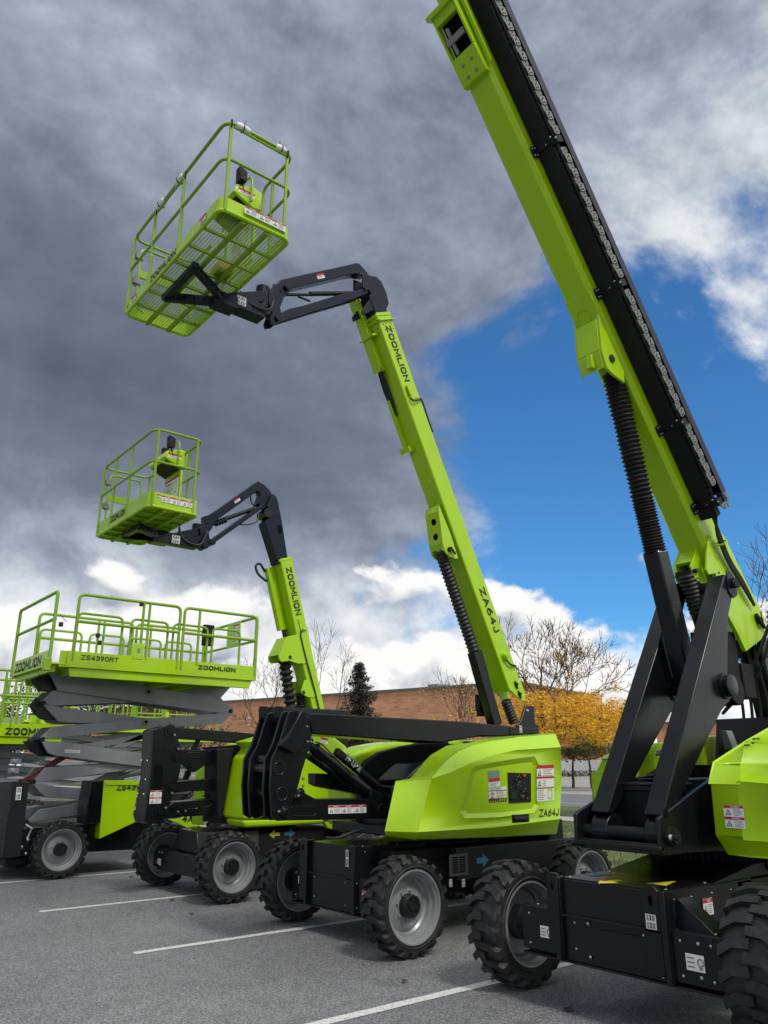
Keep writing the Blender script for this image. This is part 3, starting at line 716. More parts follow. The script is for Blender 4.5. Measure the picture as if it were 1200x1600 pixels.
# control panel in the recess
p0 = CP(778, 538); p1 = CP(916, 530); p2 = CP(914, 352); p3 = CP(770, 348)
m = MB(); fr_ = [CP(766, 552), CP(952, 548), CP(948, 345), CP(762, 340)]
m._prism([v for v in [p0, p1, p2, p3]], [v + Vector((0, -.012, 0)) for v in [p0, p1, p2, p3]])
pn = m.build('control_panel', 'black_matt', B, bevel=.004)
m = MB(); rnd = random.Random(3)
ux = p1 - p0; uz = p3 - p0
for i in range(26):
    u, v = rnd.uniform(.05, .92), rnd.uniform(.08, .9); c = p0 + ux*u + uz*v + Vector((0, -.0135, 0)); w = rnd.uniform(.006, .014)
    m.add([c, c + Vector((w, 0, 0)), c + Vector((w, 0, .005)), c + Vector((0, 0, .005))], [(0, 1, 2, 3)], rnd.choice([0, 1, 0]))
m.build('panel_marks', ['yellow', 'zinc'], pn)
for u, v, r_, k in ((.66, .88, .02, 'red'), (.3, .55, .012, 'ink'), (.3, .72, .012, 'ink'), (.55, .4, .012, 'ink'), (.55, .2, .014, 'zinc'), (.8, .3, .01, 'ink')):
    m = MB(); c = p0 + ux*u + uz*v; m.lathe(c + Vector((0, -.010, 0)), (0, -.03, 0), [(0, 0), (0, r_*.8), (.6, r_), (1, r_*.8), (1, 0)], 14); m.build('switch', k, pn)
m = MB(); c = p0 + ux*.05 + uz*.12 + Vector((0, -.0135, 0)); m._prism([c, c + ux*.28, c + ux*.28 + uz*.28, c + uz*.28], [v + Vector((0, -.006, 0)) for v in [c, c + ux*.28, c + ux*.28 + uz*.28, c + uz*.28]]); m.build('display', 'glass_dark', pn)
def cdec(x0, y0, x1, y1, kind, flush=True):
    dd = .028 if flush else 0
    o = onB(600 + x0/4, 1120 + y1/4, bo + dd); x = onB(600 + x1/4, 1120 + (y1-8)/4, bo + dd); t = onB(600 + x0/4, 1120 + y0/4, bo + dd)
    decal(B, o - Vector((0, .001, 0)), Vector((x.x - o.x, 0, x.z - o.z)), Vector((t.x - o.x, 0, t.z - o.z)), kind)
cdec(648, 340, 722, 388, 'grey'); cdec(652, 388, 724, 440, 'tag'); cdec(655, 440, 765, 536, 'column')
cdec(954, 302, 1062, 530, 'chart', False)
m = MB(); o = onB(600 + 968/4, 1120 + 626/4, bo) - Vector((0, .004, 0)); e = onB(600 + 1090/4, 1120 + 618/4, bo) - Vector((0, .004, 0)); t = onB(600 + 972/4, 1120 + 578/4, bo) - Vector((0, .004, 0))
text(m, 'ZA64J', o, e - o, t - o, bold=.012); m.build('model_lettering', 'ink', B)
m = MB(); c = onB(600 + 850/4, 1120 + 640/4, bo)
m.box(c.x - .13, c.x + .15, bo - .004, bo + .03, c.z - .035, c.z + .05); ho = m.build('latch_recess', 'black_matt', B, bevel=.01)
m = MB(); m.box(c.x - .10, c.x + .12, bo - .022, bo - .004, c.z - .01, c.z + .025); m.build('handle', 'ink', ho, bevel=.008, segs=3)
m = MB(); m.lathe(onB(622.5, 1275, bt_ := BC - .72), (0, -.01, 0), [(0, 0), (0, .014), (1, .012), (1, 0)], 10); m.build('plug', 'ink', B)
# far cowl: seen over the frame
def far_cowl(T, pts, b0, b1, zb, name='side_cowl'):
    P = tr(pts, b0); mb = MB()
    low = [(P[-1][0], zb), (P[0][0], zb)]
    prof = P + low
    mb.prism(prof, b0, b1); return mb.build(name, 'lime', T, bevel=.05, segs=3)
far_cowl(B, cr(360, 1080, 2.2222, [(425, 222), (450, 208), (500, 190), (560, 178), (650, 170), (800, 168), (960, 175), (1060, 200)]), BC + .45, BC + .95, .95)
m = MB(); m.prism(tr(cr(360, 1080, 2.2222, [(462, 260), (480, 238), (520, 212), (600, 190), (660, 180), (760, 175), (760, 300), (560, 440), (450, 420)]), BC + .36), BC + .36, BC + .449)
m.build('engine_cover', 'black_matt', B, bevel=.015)
m = MB(); m.prism(tr(cr(360, 1080, 2.2222, [(590, 308), (640, 262), (655, 250), (670, 262), (600, 330)]), BC - .3), BC - .36, BC + .1); m.prism(tr(cr(360, 1080, 2.2222, [(540, 330), (600, 300), (720, 240), (760, 300), (600, 440), (540, 430)]), BC - .1), BC - .2, BC + .2); m.build('counterweight', 'black', B, bevel=.015)
m = MB(); c = onB(607.5, 1170, BC + .62); m.cyl(c, c + Vector((0, 0, .06)), .075, 24); m.lathe(c + Vector((0, 0, .06)), (0, 0, .09), [(0, .05), (.5, .045), (.9, .03), (1, 0)], 20); m.build('beacon', 'steel', B)
# ---- riser linkage
K = lambda pts: cr(360, 1090, 4.615, pts)
near = tr(K([(430, 97), (470, 90), (540, 94), (572, 112), (575, 240), (603, 310), (560, 400), (520, 520), (490, 640), (455, 740), (415, 860), (345, 892), (300, 862), (286, 640), (300, 440), (352, 340), (415, 130)]), BC - .28)
for b, t in ((BC - .28, .03), (BC - .155, .03), (BC + .125, .03), (BC + .25, .03)):
    m = MB(); m.prism(near, b, b + t)
    m.build('link_plate', 'black', B, bevel=.006)
m = MB()
for (x, y), r in (((350, 512), .055), ((372, 695), .060), ((395, 830), .05), ((540, 160), .06)):
    c = onB(*K([(x, y)])[0], BC - .28); m.cyl((c.x, BC - .275, c.z), (c.x, BC + .275, c.z), r, 22)
for (x, y) in ((350, 512), (372, 695)):
    c = onB(*K([(x, y)])[0], BC - .28); m.lathe((c.x, BC - .28, c.z), (0, -.008, 0), [(0, .052), (0, .066), (1, .064), (1, .054), (0, .052)], 28)
for (x, y), r in (((540, 160), .055), ((390, 822), .05), ((500, 690), .05)):
    c = onB(*K([(x, y)])[0], BC - .28); m.lathe((c.x, BC - .282, c.z), (0, -.03, 0), [(0, 0), (0, r), (.5, r), (.5, r*.6), (1, r*.55), (1, 0)], 22)
c0 = onB(*K([(430, 290)])[0], BC - .3)
m.prism(tr(K([(352, 345), (400, 290), (505, 100), (545, 110), (525, 360), (455, 400)]), BC - .34), BC - .36, BC - .282)
cf = onB(*K([(340, 440)])[0], BC - .28); m.box(cf.x - .01, cf.x + .05, BC - .12, BC + .12, cf.z - .03, cf.z + .03)
m.build('pivot_tube', 'black', B, bevel=.006)
for x in (245, 358):
    m = MB(); b = BC + .2 if x == 245 else BC - .02
    m.prism(tr(K([(x - 25, 85), (x - 20, 62), (x + 22, 62), (x + 27, 85), (x + 30, 150), (x - 25, 150)]), b), b, b + .05); m.build('top_tab', 'black_matt', B, bevel=.006)
s = MB()
for x, y in ((548, 208), (553, 318), (577, 318), (584, 290), (522, 585), (522, 637), (488, 708), (348, 820), (1068, 703)):
    c = onB(*K([(x, y)])[0], BC - .31 if x < 600 else BC - .22); s.lathe((c.x, c.y, c.z), (0, -.02, 0), [(0, 0), (0, .014), (.6, .014), (1, .008), (1, 0)], 8)
for x, y in ((145, 150), (142, 200)):
    c = onB(*K([(x, y)])[0], BC + .2); s.lathe((c.x - .01, c.y, c.z), (-.02, 0, 0), [(0, 0), (0, .01), (1, .007), (1, 0)], 8)
s.build('bolts', 'steel', B)
def rounded_rect(mb, corners, b, w=.010, h=.006):
    P = fillet([onB(x, y, b) for x, y in corners], .05, 5, True); mb.tube(P, w*.55, 5, True)
m = MB()
ua = tr([(484, 1114), (600, 1120.5), (720, 1127), (792, 1134), (835, 1139), (835, 1152), (752, 1150), (693, 1160.5), (600, 1155), (488, 1147)], BC - .19)
m.prism(ua, BC - .19, BC + .17); m.build('upper_riser_arm', 'black', B, bevel=.012)
m = MB(); la = tr(K([(540, 690), (615, 732), (1015, 732), (1150, 760), (1150, 872), (800, 880), (345, 888), (420, 850), (480, 720)]), BC - .22)
m.prism(la, BC - .22, BC + .16)
m.prism(tr(K([(1018, 660), (1100, 690), (1165, 730), (1165, 868), (1045, 868), (1015, 740)]), BC - .245), BC - .245, BC - .222)
m.prism(tr(K([(540, 690), (615, 732), (672, 780), (640, 872), (345, 890), (415, 860), (470, 720)]), BC - .235), BC - .235, BC - .222)
rounded_rect(m, K([(435, 785), (600, 782), (622, 830), (600, 855), (430, 852)]), BC - .237)
rounded_rect(m, K([(1072, 770), (1150, 765), (1150, 838), (1062, 840)]), BC - .247)
m.prism(tr(K([(560, 545), (800, 555), (1000, 640), (1000, 720), (600, 640), (560, 620)]), BC + .18), BC + .05, BC + .18)
m.build('lower_riser_arm', 'black', B, bevel=.008)
A_ = onB(*K([(600, 370)])[0], BC - .1); Z_ = onB(*K([(985, 680)])[0], BC - .1)
m = MB(); m.cyl(A_, Z_, .062, 26); m.cyl(A_ - (Z_-A_)*.12, A_ + (Z_-A_)*.05, .045, 20); m.lathe(A_ + (Z_-A_)*.02, (Z_-A_)*.02, [(0, .062), (0, .07), (1, .07), (1, .062)], 24); rc = m.build('riser_cylinder', 'black', B)
A2, Z2 = onB(*K([(560, 420)])[0], BC + .1), onB(*K([(760, 560)])[0], BC + .1); m = MB(); m.cyl(A2, Z2, .035, 16)
A3, Z3 = onB(*K([(770, 400)])[0], BC + .05), onB(*K([(1100, 670)])[0], BC + .05); m.cyl(A3, Z3, .042, 18); m.build('steering_cylinder', 'black_matt', B)
m = MB(); m.bar(onB(*K([(760, 385)])[0], BC - .12), onB(*K([(900, 500)])[0], BC - .12), .07, .07); vb = m.build('valve_block', 'black_matt', B, bevel=.006)
m = MB(); rnd = random.Random(8)
for i in range(12):
    c = onB(*K([(rnd.uniform(830, 940), 0)])[0], BC - .17); t = rnd.random(); p = onB(*K([(820 + 110*t, 430 + 95*t)])[0], BC - .17); m.cyl(p + Vector((0, 0, rnd.uniform(-.03, .03))), p + Vector((.02, -.02, rnd.uniform(-.02, .05))), .009, 8)
for i in range(8):
    t = i/8; p = onB(*K([(620 + 130*t, 440 + 105*t)])[0], BC - .05); m.cyl(p, p + Vector((.03, -.01, rnd.uniform(-.02, .02))), .008, 8)
m.build('hydraulic_fitting', 'steel', B)
hose(B, [onB(*K([(610, 320)])[0], BC - .2), onB(*K([(660, 335)])[0], BC - .22), onB(*K([(740, 420)])[0], BC - .22), onB(*K([(880, 560)])[0], BC - .2)], .008)
hose(B, [onB(*K([(640, 450)])[0], BC - .1), onB(*K([(700, 500)])[0], BC - .15), onB(*K([(760, 550)])[0], BC - .1)], .008)
hose(B, [onB(*K([(690, 1010)])[0], BC - .3), onB(*K([(780, 1015)])[0], BC - .4), onB(*K([(890, 965)])[0], BC - .4), onB(*K([(960, 950)])[0], BC - .3)], .012)
o = onB(*K([(706, 838)])[0], BC - .222); e = onB(*K([(980, 830)])[0], BC - .222); t = onB(*K([(706, 778)])[0], BC - .222)
decal(B, o, e - o, t - o, 'row', n=3)
# boom root bracket on the far end of the upper arm
m = MB()
for b in (BC - .19, BC + .14):
    m.prism(tr(cr(760, 980, 8.89, [(425, 1365), (480, 1300), (545, 1090), (665, 1095), (680, 1340), (730, 1360), (730, 1480), (425, 1480)]), b), b, b + .03)
m.prism(tr(cr(760, 980, 8.89, [(330, 1390), (590, 1395), (730, 1400), (725, 1480), (330, 1500)]), BC - .2), BC - .2, BC + .18)
m.build('boom_bracket', 'black', B, bevel=.008)
decal(B, onB(812, 1144.5, BC - .2), (.045, 0, -.004), (0, 0, .085), 'pair')
c = onB(823.5, 1110, BC - .19); m = MB(); m.lathe((c.x, c.y, c.z), (0, -.015, 0), [(0, 0), (0, .02), (1, .014), (1, 0)], 10); m.build('pin_bolt', 'steel', B)
# ---- main boom
LB = Line(6.339, 5.0, 1.13); b0, b1, H = BC - .13, BC + .15, .258
s1, _ = LB.inv(598, 493, b0); s0, _ = LB.inv(812, 1078, b0)
m = MB(); boxtube(m, LB, s0 + .05, s1, 0, H, b0, b1, .012)
m.build('main_boom', 'lime', B, bevel=.004)
m = MB(); m.prism([LB.at(s0 + .10, 0), LB.at(s0 + .10, H), LB.at(s0 - .05, H), LB.at(s0 - .17, H*.8), LB.at(s0 - .10, H*.45)], b0 - .004, b0 + .02)
m.prism([LB.at(s0 + .10, 0), LB.at(s0 + .10, H), LB.at(s0 - .05, H), LB.at(s0 - .17, H*.8), LB.at(s0 - .10, H*.45)], b1 - .02, b1 + .004)
m.build('boom_root', 'lime', B, bevel=.003)
m = MB()
for o_ in (-.008, H - .012): m.prism(LB.rect(s1 - .075, s1 - .06, o_ - .02, o_ + .04), b0 - .02, b1 + .02)
m.prism(LB.rect(s1 - .07, s1 - .055, -.03, H + .03), b0 - .03, b0 - .002); m.prism(LB.rect(s1 - .07, s1 - .055, -.03, 0), b0 - .03, b1 + .03)
m.prism(LB.rect(s1, s1 + .045, 0, H), b0 - .006, b0 + .012); m.prism(LB.rect(s1 - .01, s1 + .03, -.012, .004), b0, b1)
m.build('boom_collar', 'lime', B, bevel=.003)
s = MB()
for t, o_ in ((.12, .06), (.12, .20), (.19, .07), (.19, .21)): q = LB.v3(s1 - t, o_, b0); s.lathe(q, (0, -.006, 0), [(0, 0), (0, .009), (1, .006), (1, 0)], 8)
for t, bb in ((.14, .06), (.2, .07), (.15, .16), (.22, .15)):
    q = LB.v3(s1 - t, 0, b0 + bb); nn = Vector((-LB.n.x, 0, -LB.n.y))*.006; s.lathe(q, nn, [(0, 0), (0, .009), (1, .006), (1, 0)], 8)
s.build('boom_screws', 'black_matt', B)
# cable carrier box along the underside
m = MB(); sl = lambda x, y, b: LB.inv(x, y, b)[0]
sA = sl(545, 470, b1 + .1) + .25; sM = sl(568, 522, b1); sZ = sl(612, 662, b1)
boxtube(m, LB, sM - .55, s1 + .36, -.075, .0, b1 - .10, b1 + .05, .006)
m.prism(LB.rect(s1 - .22, s1 - .19, -.10, .01), b1 - .2, b1 + .08)
boxtube(m, LB, s1 - 1.75, s1 - 1.05, -.055, 0, b1 - .03, b1 + .02, .004)
m.prism(LB.rect(s1 - 1.78, s1 - 1.70, -.09, 0), b1 - .12, b1 + .06)
m.build('cable_tray', 'lime', B, bevel=.003)
m = MB(); rnd = random.Random(5)
for i in range(6):
    m.tube(fillet([LB.v3(sM - .5, -.03 - i*.006, b1 - .02*i), LB.v3(sM - .8, -.06 + .008*i, b1 - .015*i), LB.v3(sM - 1.15, -.02, b1 - .01*i)], .2, 5), .010, 6)
m.build('hose_bundle', 'ink', B)
m = MB(); p = LB.v3(s1 - .30, H*.30, b0 - .004); q = LB.v3(s1 - 1.02, H*.37, b0 - .004); up = LB.v3(0, H*.44, 0) - LB.v3(0, 0, 0)
sT0, sT1 = LB.inv(603, 509, b0)[0], LB.inv(631, 597, b0)[0]; p = LB.v3(sT0, .085, b0 - .004)
text(m, 'ZOOMLION', p, Vector((-LB.d.x, 0, -LB.d.y))*(sT0 - sT1), Vector((LB.n.x, 0, LB.n.y))*.095, bold=.03); m.build('brand_lettering', 'ink', B)
sz, oz = LB.inv(640 + 800/7.275, 760 + 1160/7.275, b0)
m = MB(); text(m, 'ZA64J', LB.v3(sz, .095, b0 - .004), Vector((-LB.d.x, 0, -LB.d.y))*.60, Vector((LB.n.x, 0, LB.n.y))*.10, bold=.018); m.build('model_lettering', 'ink', B)
# junction plate and hose on the side
sj = sl(634, 603, b0); m = MB(); m.prism(LB.rect(sj, sj - .19, .07, .21), b0 - .012, b0 - .001); m.prism(LB.rect(sj, sj - .14, .06, .10), b0 - .04, b0 - .012); m.build('side_bracket', 'lime', B, bevel=.003)
V3 = LB.v3; hose(B, [V3(sj - .17, .06, b0 - .03), V3(sj - .22, .07, b0 - .035), V3(sj - .22, .17, b0 - .03), V3(sj - .19, .24, b0 - .02), V3(sj - .26, .275, b0), V3(sj - .42, .275, b0 + .01), V3(sj - .66, .275, b0 + .01)], .011)
m = MB(); sk = sl(786, 1026, b0)
m.lathe(V3(sk, .12, b0), (0, -.045, 0), [(0, 0), (0, .055), (1, .045), (1, 0)], 20); m.prism(LB.rect(sk - .02, sk + .03, .09, .16), b0 - .06, b0 - .001); m.build('hose_guide', 'lime', B, bevel=.004)
hose(B, [V3(sk - .03, .10, b0 - .03), V3(sk - .12, .13, b0 - .035), V3(sk - .17, .22, b0 - .02), V3(sk - .19, H + .01, b0)], .012)
m = MB()
for ds in (.0, -.13):
    q = V3(sl(802, 1080, b0) + ds + .06, .14, b0); m.lathe(q, (0, -.04, 0), [(0, 0), (0, .022), (1, .018), (1, 0)], 12); m.prism(LB.rect(sl(802, 1080, b0) + ds - .0, sl(802, 1080, b0) + ds + .10, .13, .152), b0 - .02, b0 - .001)
m.build('pivot_pin', 'black_matt', B)
# lift lug
X = lambda pts: cr(640, 760, 7.275, pts)
lugp = tr(X([(330, 215), (325, 285), (345, 420), (370, 640), (400, 745), (440, 790), (520, 825), (548, 818), (470, 560), (350, 260)]), b0 + .02)
for b in (b0 + .012, b1 - .037): m = MB(); m.prism(lugp, b, b + .025); m.build('lift_lug', 'lime', B, bevel=.003)
outer = [(335, 215), (325, 290), (345, 420), (372, 650), (388, 705)]
P = tr(X(outer), b0 + .037); m = MB()
for (p, q) in zip(P, P[1:]):
    n_ = Vector((q[1]-p[1], -(q[0]-p[0]))).normalized()*.012
    m.prism([p, q, (q[0] + n_.x, q[1] + n_.y), (p[0] + n_.x, p[1] + n_.y)], b0 + .037, b1 - .037)
m.build('lug_cover', 'lime', B)
m = MB()
for k in (0.38, .72):
    i = 2; p, q = P[i], P[i+1]; pp = P[1] if k < .5 else P[2]; qq = P[2] if k < .5 else P[3]
    c = Vector((pp[0] + (qq[0]-pp[0])*(.75 if k < .5 else .6), (b0+b1)/2 - .01, pp[1] + (qq[1]-pp[1])*(.75 if k < .5 else .6)))
    nn = Vector((qq[1]-pp[1], 0, -(qq[0]-pp[0]))).normalized()
    if nn.x > 0: nn = -nn
    m.lathe(c + nn*.004, nn*.012, [(0, 0), (0, .042), (1, .042), (1, 0)], 20)
m.build('cover_hole', 'dark_void', B)
c = onB(*X([(455, 715)])[0], b0); m = MB(); m.cyl((c.x, b0 + .01, c.z), (c.x, b0 - .03, c.z), .03, 18); m.prism([(c.x - .015, c.z + .01), (c.x + .07, c.z - .06), (c.x + .09, c.z - .04), (c.x + .01, c.z + .03)], b0 - .025, b0 - .01); m.build('lug_pin', 'black_matt', B)
# lift cylinder
p = onB(*X([(365, 790)])[0], (b0+b1)/2); q = onB(744, 1014, (b0+b1)/2); r_ = onB(774, 1118, (b0+b1)/2)
q = onB(540 + 435/2.162, 440 + 1250/2.162, (b0+b1)/2)
m = MB(); m.bellows(p + (p-q)*.05, q, .082, 26, .22, irr=.05); m.build('rubber_bellows', 'rubber_boot', B)
m = MB(); r_ = onB(540 + 505/2.162, 440 + 1500/2.162, (b0+b1)/2); m.bar(q, r_, .15, .13, (0, 1, 0)); m.build('lift_cylinder', 'black', B, bevel=.012)
m = MB(); p2 = onB(540 + 540/2.162, 440 + 1415/2.162, BC); q2 = onB(540 + 568/2.162, 440 + 1490/2.162, BC); m.bellows(p2, q2, .07, 8, .2); m.build('rubber_bellows', 'rubber_boot', B)
m = MB(); p = onB(540 + 455/2.162, 440 + 1400/2.162, BC + .15); m.box(p.x - .05, p.x + .03, BC + .12, BC + .2, p.z - .18, p.z + .02); m.box(p.x - .03, p.x + .05, BC + .12, BC + .2, p.z - .25, p.z - .17); m.build('sensor_box', 'black_matt', B, bevel=.006)
# pressed rings on the underside
m = MB()
for y in (775, 835 - 53):
    pass
nn = Vector((-LB.n.x, 0, -LB.n.y))
for (x, y) in ((666, 765 - 7), (674.5, 781)):
    st = LB.inv(x, y, (b0+b1)/2)[0]; c = V3(st, 0, (b0+b1)/2); m.lathe(c, nn*.006, [(0, .035), (.5, .04), (1, .042), (.5, .046), (0, .05)], 24)
m.build('pressed_ring', 'lime', B)
# ---- jib
J = lambda pts: cr(420, 390, 5.4545, pts)
jc = BC + .0
hp = tr(J([(800, 195), (880, 225), (915, 228), (960, 270), (1005, 370), (1025, 460), (998, 515), (880, 520), (800, 560), (790, 520), (850, 440), (880, 400), (860, 350), (800, 320)]), jc - .10)
m = MB()
for b in (jc - .10, jc + .09): m.prism(hp, b, b + .022)
m.prism(tr(J([(890, 235), (960, 270), (1022, 455), (998, 510), (900, 515), (905, 380)]), jc - .078), jc - .078, jc + .09)
m.prism(LB.rect(s1 - .1, s1 + .30, .02, H - .02), b0 + .02, b1 - .02)
m.build('jib_knuckle', 'navy', B, bevel=.006)
m = MB()
for (x, y) in ((920, 440), (908, 492), (962, 490), (825, 340), (780, 210)):
    c = onB(*J([(x, y)])[0], jc - .10); m.lathe((c.x, jc - .102, c.z), (0, -.012, 0), [(0, 0), (0, .018), (1, .014), (1, 0)], 10)
m.build('knuckle_bolts', 'ink', B)
m = MB(); m.prism(tr(J([(50, 335), (55, 300), (105, 255), (300, 210), (560, 155), (750, 112), (775, 120), (850, 205), (830, 215), (740, 205), (640, 222), (600, 235), (200, 330), (185, 345), (130, 410), (105, 370), (100, 350)]), jc - .07), jc - .07, jc + .07)
m.build('jib_upper_arm', 'navy', B, bevel=.008)
m = MB()
for b in (jc - .085, jc + .05):
    m.prism(tr(J([(100, 580), (100, 540), (170, 505), (300, 475), (560, 395), (800, 330), (850, 350), (840, 375), (700, 425), (400, 510), (90, 605)]), jc - .085), b, b + .035)
m.build('jib_lower_arm', 'navy', B, bevel=.005)
m = MB(); m.cyl(onB(*J([(350, 378)])[0], jc), onB(*J([(700, 372)])[0], jc), .030, 18); m.cyl(onB(*J([(150, 385)])[0], jc), onB(*J([(370, 385)])[0], jc), .018, 14); m.cyl(onB(*J([(250, 400)])[0], jc), onB(*J([(350, 440)])[0], jc), .014, 10)
m.build('jib_cylinder', 'black', B)
c = onB(*J([(402, 212)])[0], jc - .07); decal(B, onB(*J([(418, 252)])[0], jc - .071), onB(*J([(478, 240)])[0], jc - .071) - onB(*J([(418, 252)])[0], jc - .071), onB(*J([(404, 212)])[0], jc - .071) - onB(*J([(418, 252)])[0], jc - .071), 'tag')
Rg = lambda pts: cr(180, 160, 2.5, pts)
m = MB()
hd = tr(Rg([(620, 705), (650, 745), (660, 760), (645, 800), (650, 830), (635, 862), (610, 865), (605, 845), (615, 820), (600, 780), (600, 740), (615, 735)]), jc - .08)
for b in (jc - .08, jc + .055): m.prism(hd, b, b + .025)
m.prism(tr(Rg([(615, 735), (645, 745), (640, 800), (618, 810), (602, 775)]), jc - .05), jc - .05, jc + .05)
c = onB(*Rg([(620, 855)])[0], jc); m.cyl((c.x, jc - .11, c.z), (c.x, jc + .11, c.z), .04, 18); c = onB(*Rg([(655, 735)])[0], jc); m.cyl((c.x, jc - .11, c.z), (c.x, jc + .11, c.z), .035, 18)
m.build('jib_head', 'navy', B, bevel=.005)
m = MB(); rot = onB(*Rg([(575, 765)])[0], jc); m.cyl(rot + Vector((0, 0, -.16)), rot + Vector((0, 0, .14)), .08, 22)
m.box(3.36, rot.x, jc - .09, jc + .09, 6.43, 6.60); m.bar((3.35, jc, 6.52), (rot.x + .02, jc, rot.z), .16, .13)
m.build('rotator', 'navy', B, bevel=.006)
decal(B, (3.42, jc - .092, 6.47), (.11, 0, 0), (0, 0, .11), 'pair')
for k in range(4):
    hose(B, [(rot.x + .12, jc - .06 + .03*k, rot.z + .02), (rot.x + .05, jc - .12, rot.z - .22 - .02*k), (rot.x - .2, jc - .10 + .03*k, rot.z - .22), (rot.x - .3, jc - .03, rot.z - .05)], .010)
support_arms(B, 3.38, BC - .0, 6.60, 'navy', .6, .62)
platform(B, 2.62, 3.40, 5.72, 8.08, 6.62, 1.05, .15, wrap=True)
decal(B, (2.86, 5.691, 6.67), (.46, 0, 0), (0, 0, .085), 'row', n=3)
decal(B, (2.611, 5.70 + .45, 6.67), (0, -.14, 0), (0, 0, .08), 'tag'); decal(B, (2.611, 7.9, 6.67), (0, -.14, 0), (0, 0, .08), 'tag')
m = MB(); text(m, 'ZOOMLION', (2.610, 7.36, 6.655), (0, -.66, 0), (0, 0, .085), bold=.03); m.build('brand_lettering', 'ink', B)
# pictogram decals and tags on the chassis
decal(B, (4.90, BC + .57, .42), (0, -.075, 0), (0, 0, .07), 'rated'); decal(B, (4.885, BC - .28, .66), (0, -.05, 0), (0, 0, .15), 'pair'); decal(B, (4.90, BC - .53, .40), (0, -.17, 0), (0, 0, .075), 'row', n=2)
def arrow(T, O, X, Y, m_):
    O, X, Y = Vector(O), Vector(X), Vector(Y); q = [(0, .3), (.5, .3), (.5, 0), (1, .5), (.5, 1), (.5, .7), (0, .7)]
    mb = MB(); n_ = X.cross(Y).normalized()*.003; P = [O + X*u + Y*v for u, v in q]; mb._prism(P, [p + n_ for p in P]); return mb.build('direction_arrow', m_, T)
bs = BC - .782
P = onB(745, 1356, bs); arrow(B, P, (.18, 0, 0), (0, 0, .13), 'blue_arrow')
m = MB(); P = onB(702, 1370, bs); m.box(P.x, P.x + .26, bs - .006, bs - .001, P.z, P.z + .20); vp = m.build('vent_plate', 'dark_grey', B)
m = MB()
for k in range(7):
    for j in (0, 1): m.box(P.x + .04 + .10*j, P.x + .12 + .10*j, bs - .009, bs - .0065, P.z + .03 + k*.022, P.z + .042 + k*.022)
m.build('vent_slot', 'dark_void', vp)
decal(B, onB(702, 1386, bs) , (.04, 0, 0), (0, 0, .07), 'pair'); decal(B, onB(722, 1386, bs), (.04, 0, 0), (0, 0, .07), 'pair')
m = MB(); P = onB(850, 1300, BC - .6); m.box(P.x - .1, P.x + .16, BC - .75, BC - .5, P.z - .25, P.z + .14); m.build('rear_bracket', 'black_matt', B, bevel=.01)
hose(B, [(7.5, BC - .6, .72), (7.8, BC - .7, .78), (8.0, BC - .8, .80), (8.15, BC - .82, .74)], .02)
# ================================================================== A: telescopic lift in the foreground
AC = 3.50
A = thing('telescopic_boom_lift', 'nearest lime boom lift at the right with thick straight boom and black V mast', 'boom lift', (6.6, AC, 0), 'lime boom lifts')
for a, b, l, sp in ((5.06, AC + 1.10, True, .05), (7.9, AC - .95, False, .2), (7.9, AC + 1.10, True, .3)):
    wheel(A, a, b, .44, .29, .292, 'big', l, 0, sp)
wheel(A, 5.10, AC - .95, .455, .37, .30, 'wide', False, 0, .12)
chassis(A, AC, 4.75, 8.05, .42, .835, (.35, .63), .77)
lifting_lug(A, 4.75, AC + .45, .36, .87, .12); lifting_lug(A, 4.75, AC - .33, .36, .87, .12)
# cover plate on the front, gussets, deck
m = MB(); m.prisma(fillet([(AC - .36, .36, 0), (AC + .12, .36, 0), (AC + .12, .56, 0), (AC - .36, .56, 0)], .03, 4, True) and [(p.x, p.y) for p in fillet([(AC - .36, .37, 0), (AC + .12, .37, 0), (AC + .12, .56, 0), (AC - .36, .56, 0)], .03, 4, True)], 4.742, 4.7485); m.build('cover_plate', 'black', A, bevel=.002)
m = MB()
m.prisma([(AC - .45, .625), (AC - .70, .625), (AC - .47, .80), (AC - .45, .80)], 4.81, 4.822)
m._prism([Vector((4.81, AC - .46, .80)), Vector((4.81, AC - .70, .625)), Vector((4.97, AC - .70, .625)), Vector((4.97, AC - .46, .80))], [Vector((4.81, AC - .452, .80)), Vector((4.81, AC - .69, .625)), Vector((4.97, AC - .69, .625)), Vector((4.97, AC - .452, .80))])
m.build('gusset', 'black', A, bevel=.003)
m = MB(); m.box(4.78, 5.85, AC - .42, AC + .42, .835, .842); m.prism([(5.3, .84), (6.2, .84), (6.2, .93), (5.9, .92)], AC - .43, AC + .43); dk = m.build('deck_plate', 'black', A, bevel=.003)
s = MB()
for a in (4.83, 5.30, 5.75):
    for b in (-.38, .38): bolts(s, [(a, AC + b, .842)], (0, 0, 1), .011)
for b, z in ((-.62, .58), (-.62, .40), (-.36, .36), (.18, .58), (.18, .38)): bolts(s, [(4.74, AC + b, z)], (-1, 0, 0), .011)
s.build('bolts', 'steel', A)
for b, dr, mm in ((AC - .22, 1, 'yellow'), (AC + .05, -1, 'yellow'), (AC + .30, 1, 'blue_arrow')):
    a = 4.97 if b != AC + .05 else 4.95
    q = [(0, .3), (.5, .3), (.5, 0), (1, .5), (.5, 1), (.5, .7), (0, .7)] if b != AC - .22 else [(0, 0), (1, .5), (0, 1)]
    mb = MB(); O = Vector((a, b, .8435)); P = [O + Vector(((u if dr > 0 else -u)*.24, (v - .5)*.15, 0)) for u, v in q]; mb._prism(P, [p + Vector((0, 0, .001)) for p in P]); mb.build('direction_arrow', mm, A)
decal(A, (4.737, AC + .60, .44), (0, -.10, 0), (0, 0, .075), 'rated'); decal(A, (4.737, AC - .53, .43), (0, -.12, 0), (0, 0, .09), 'rated')
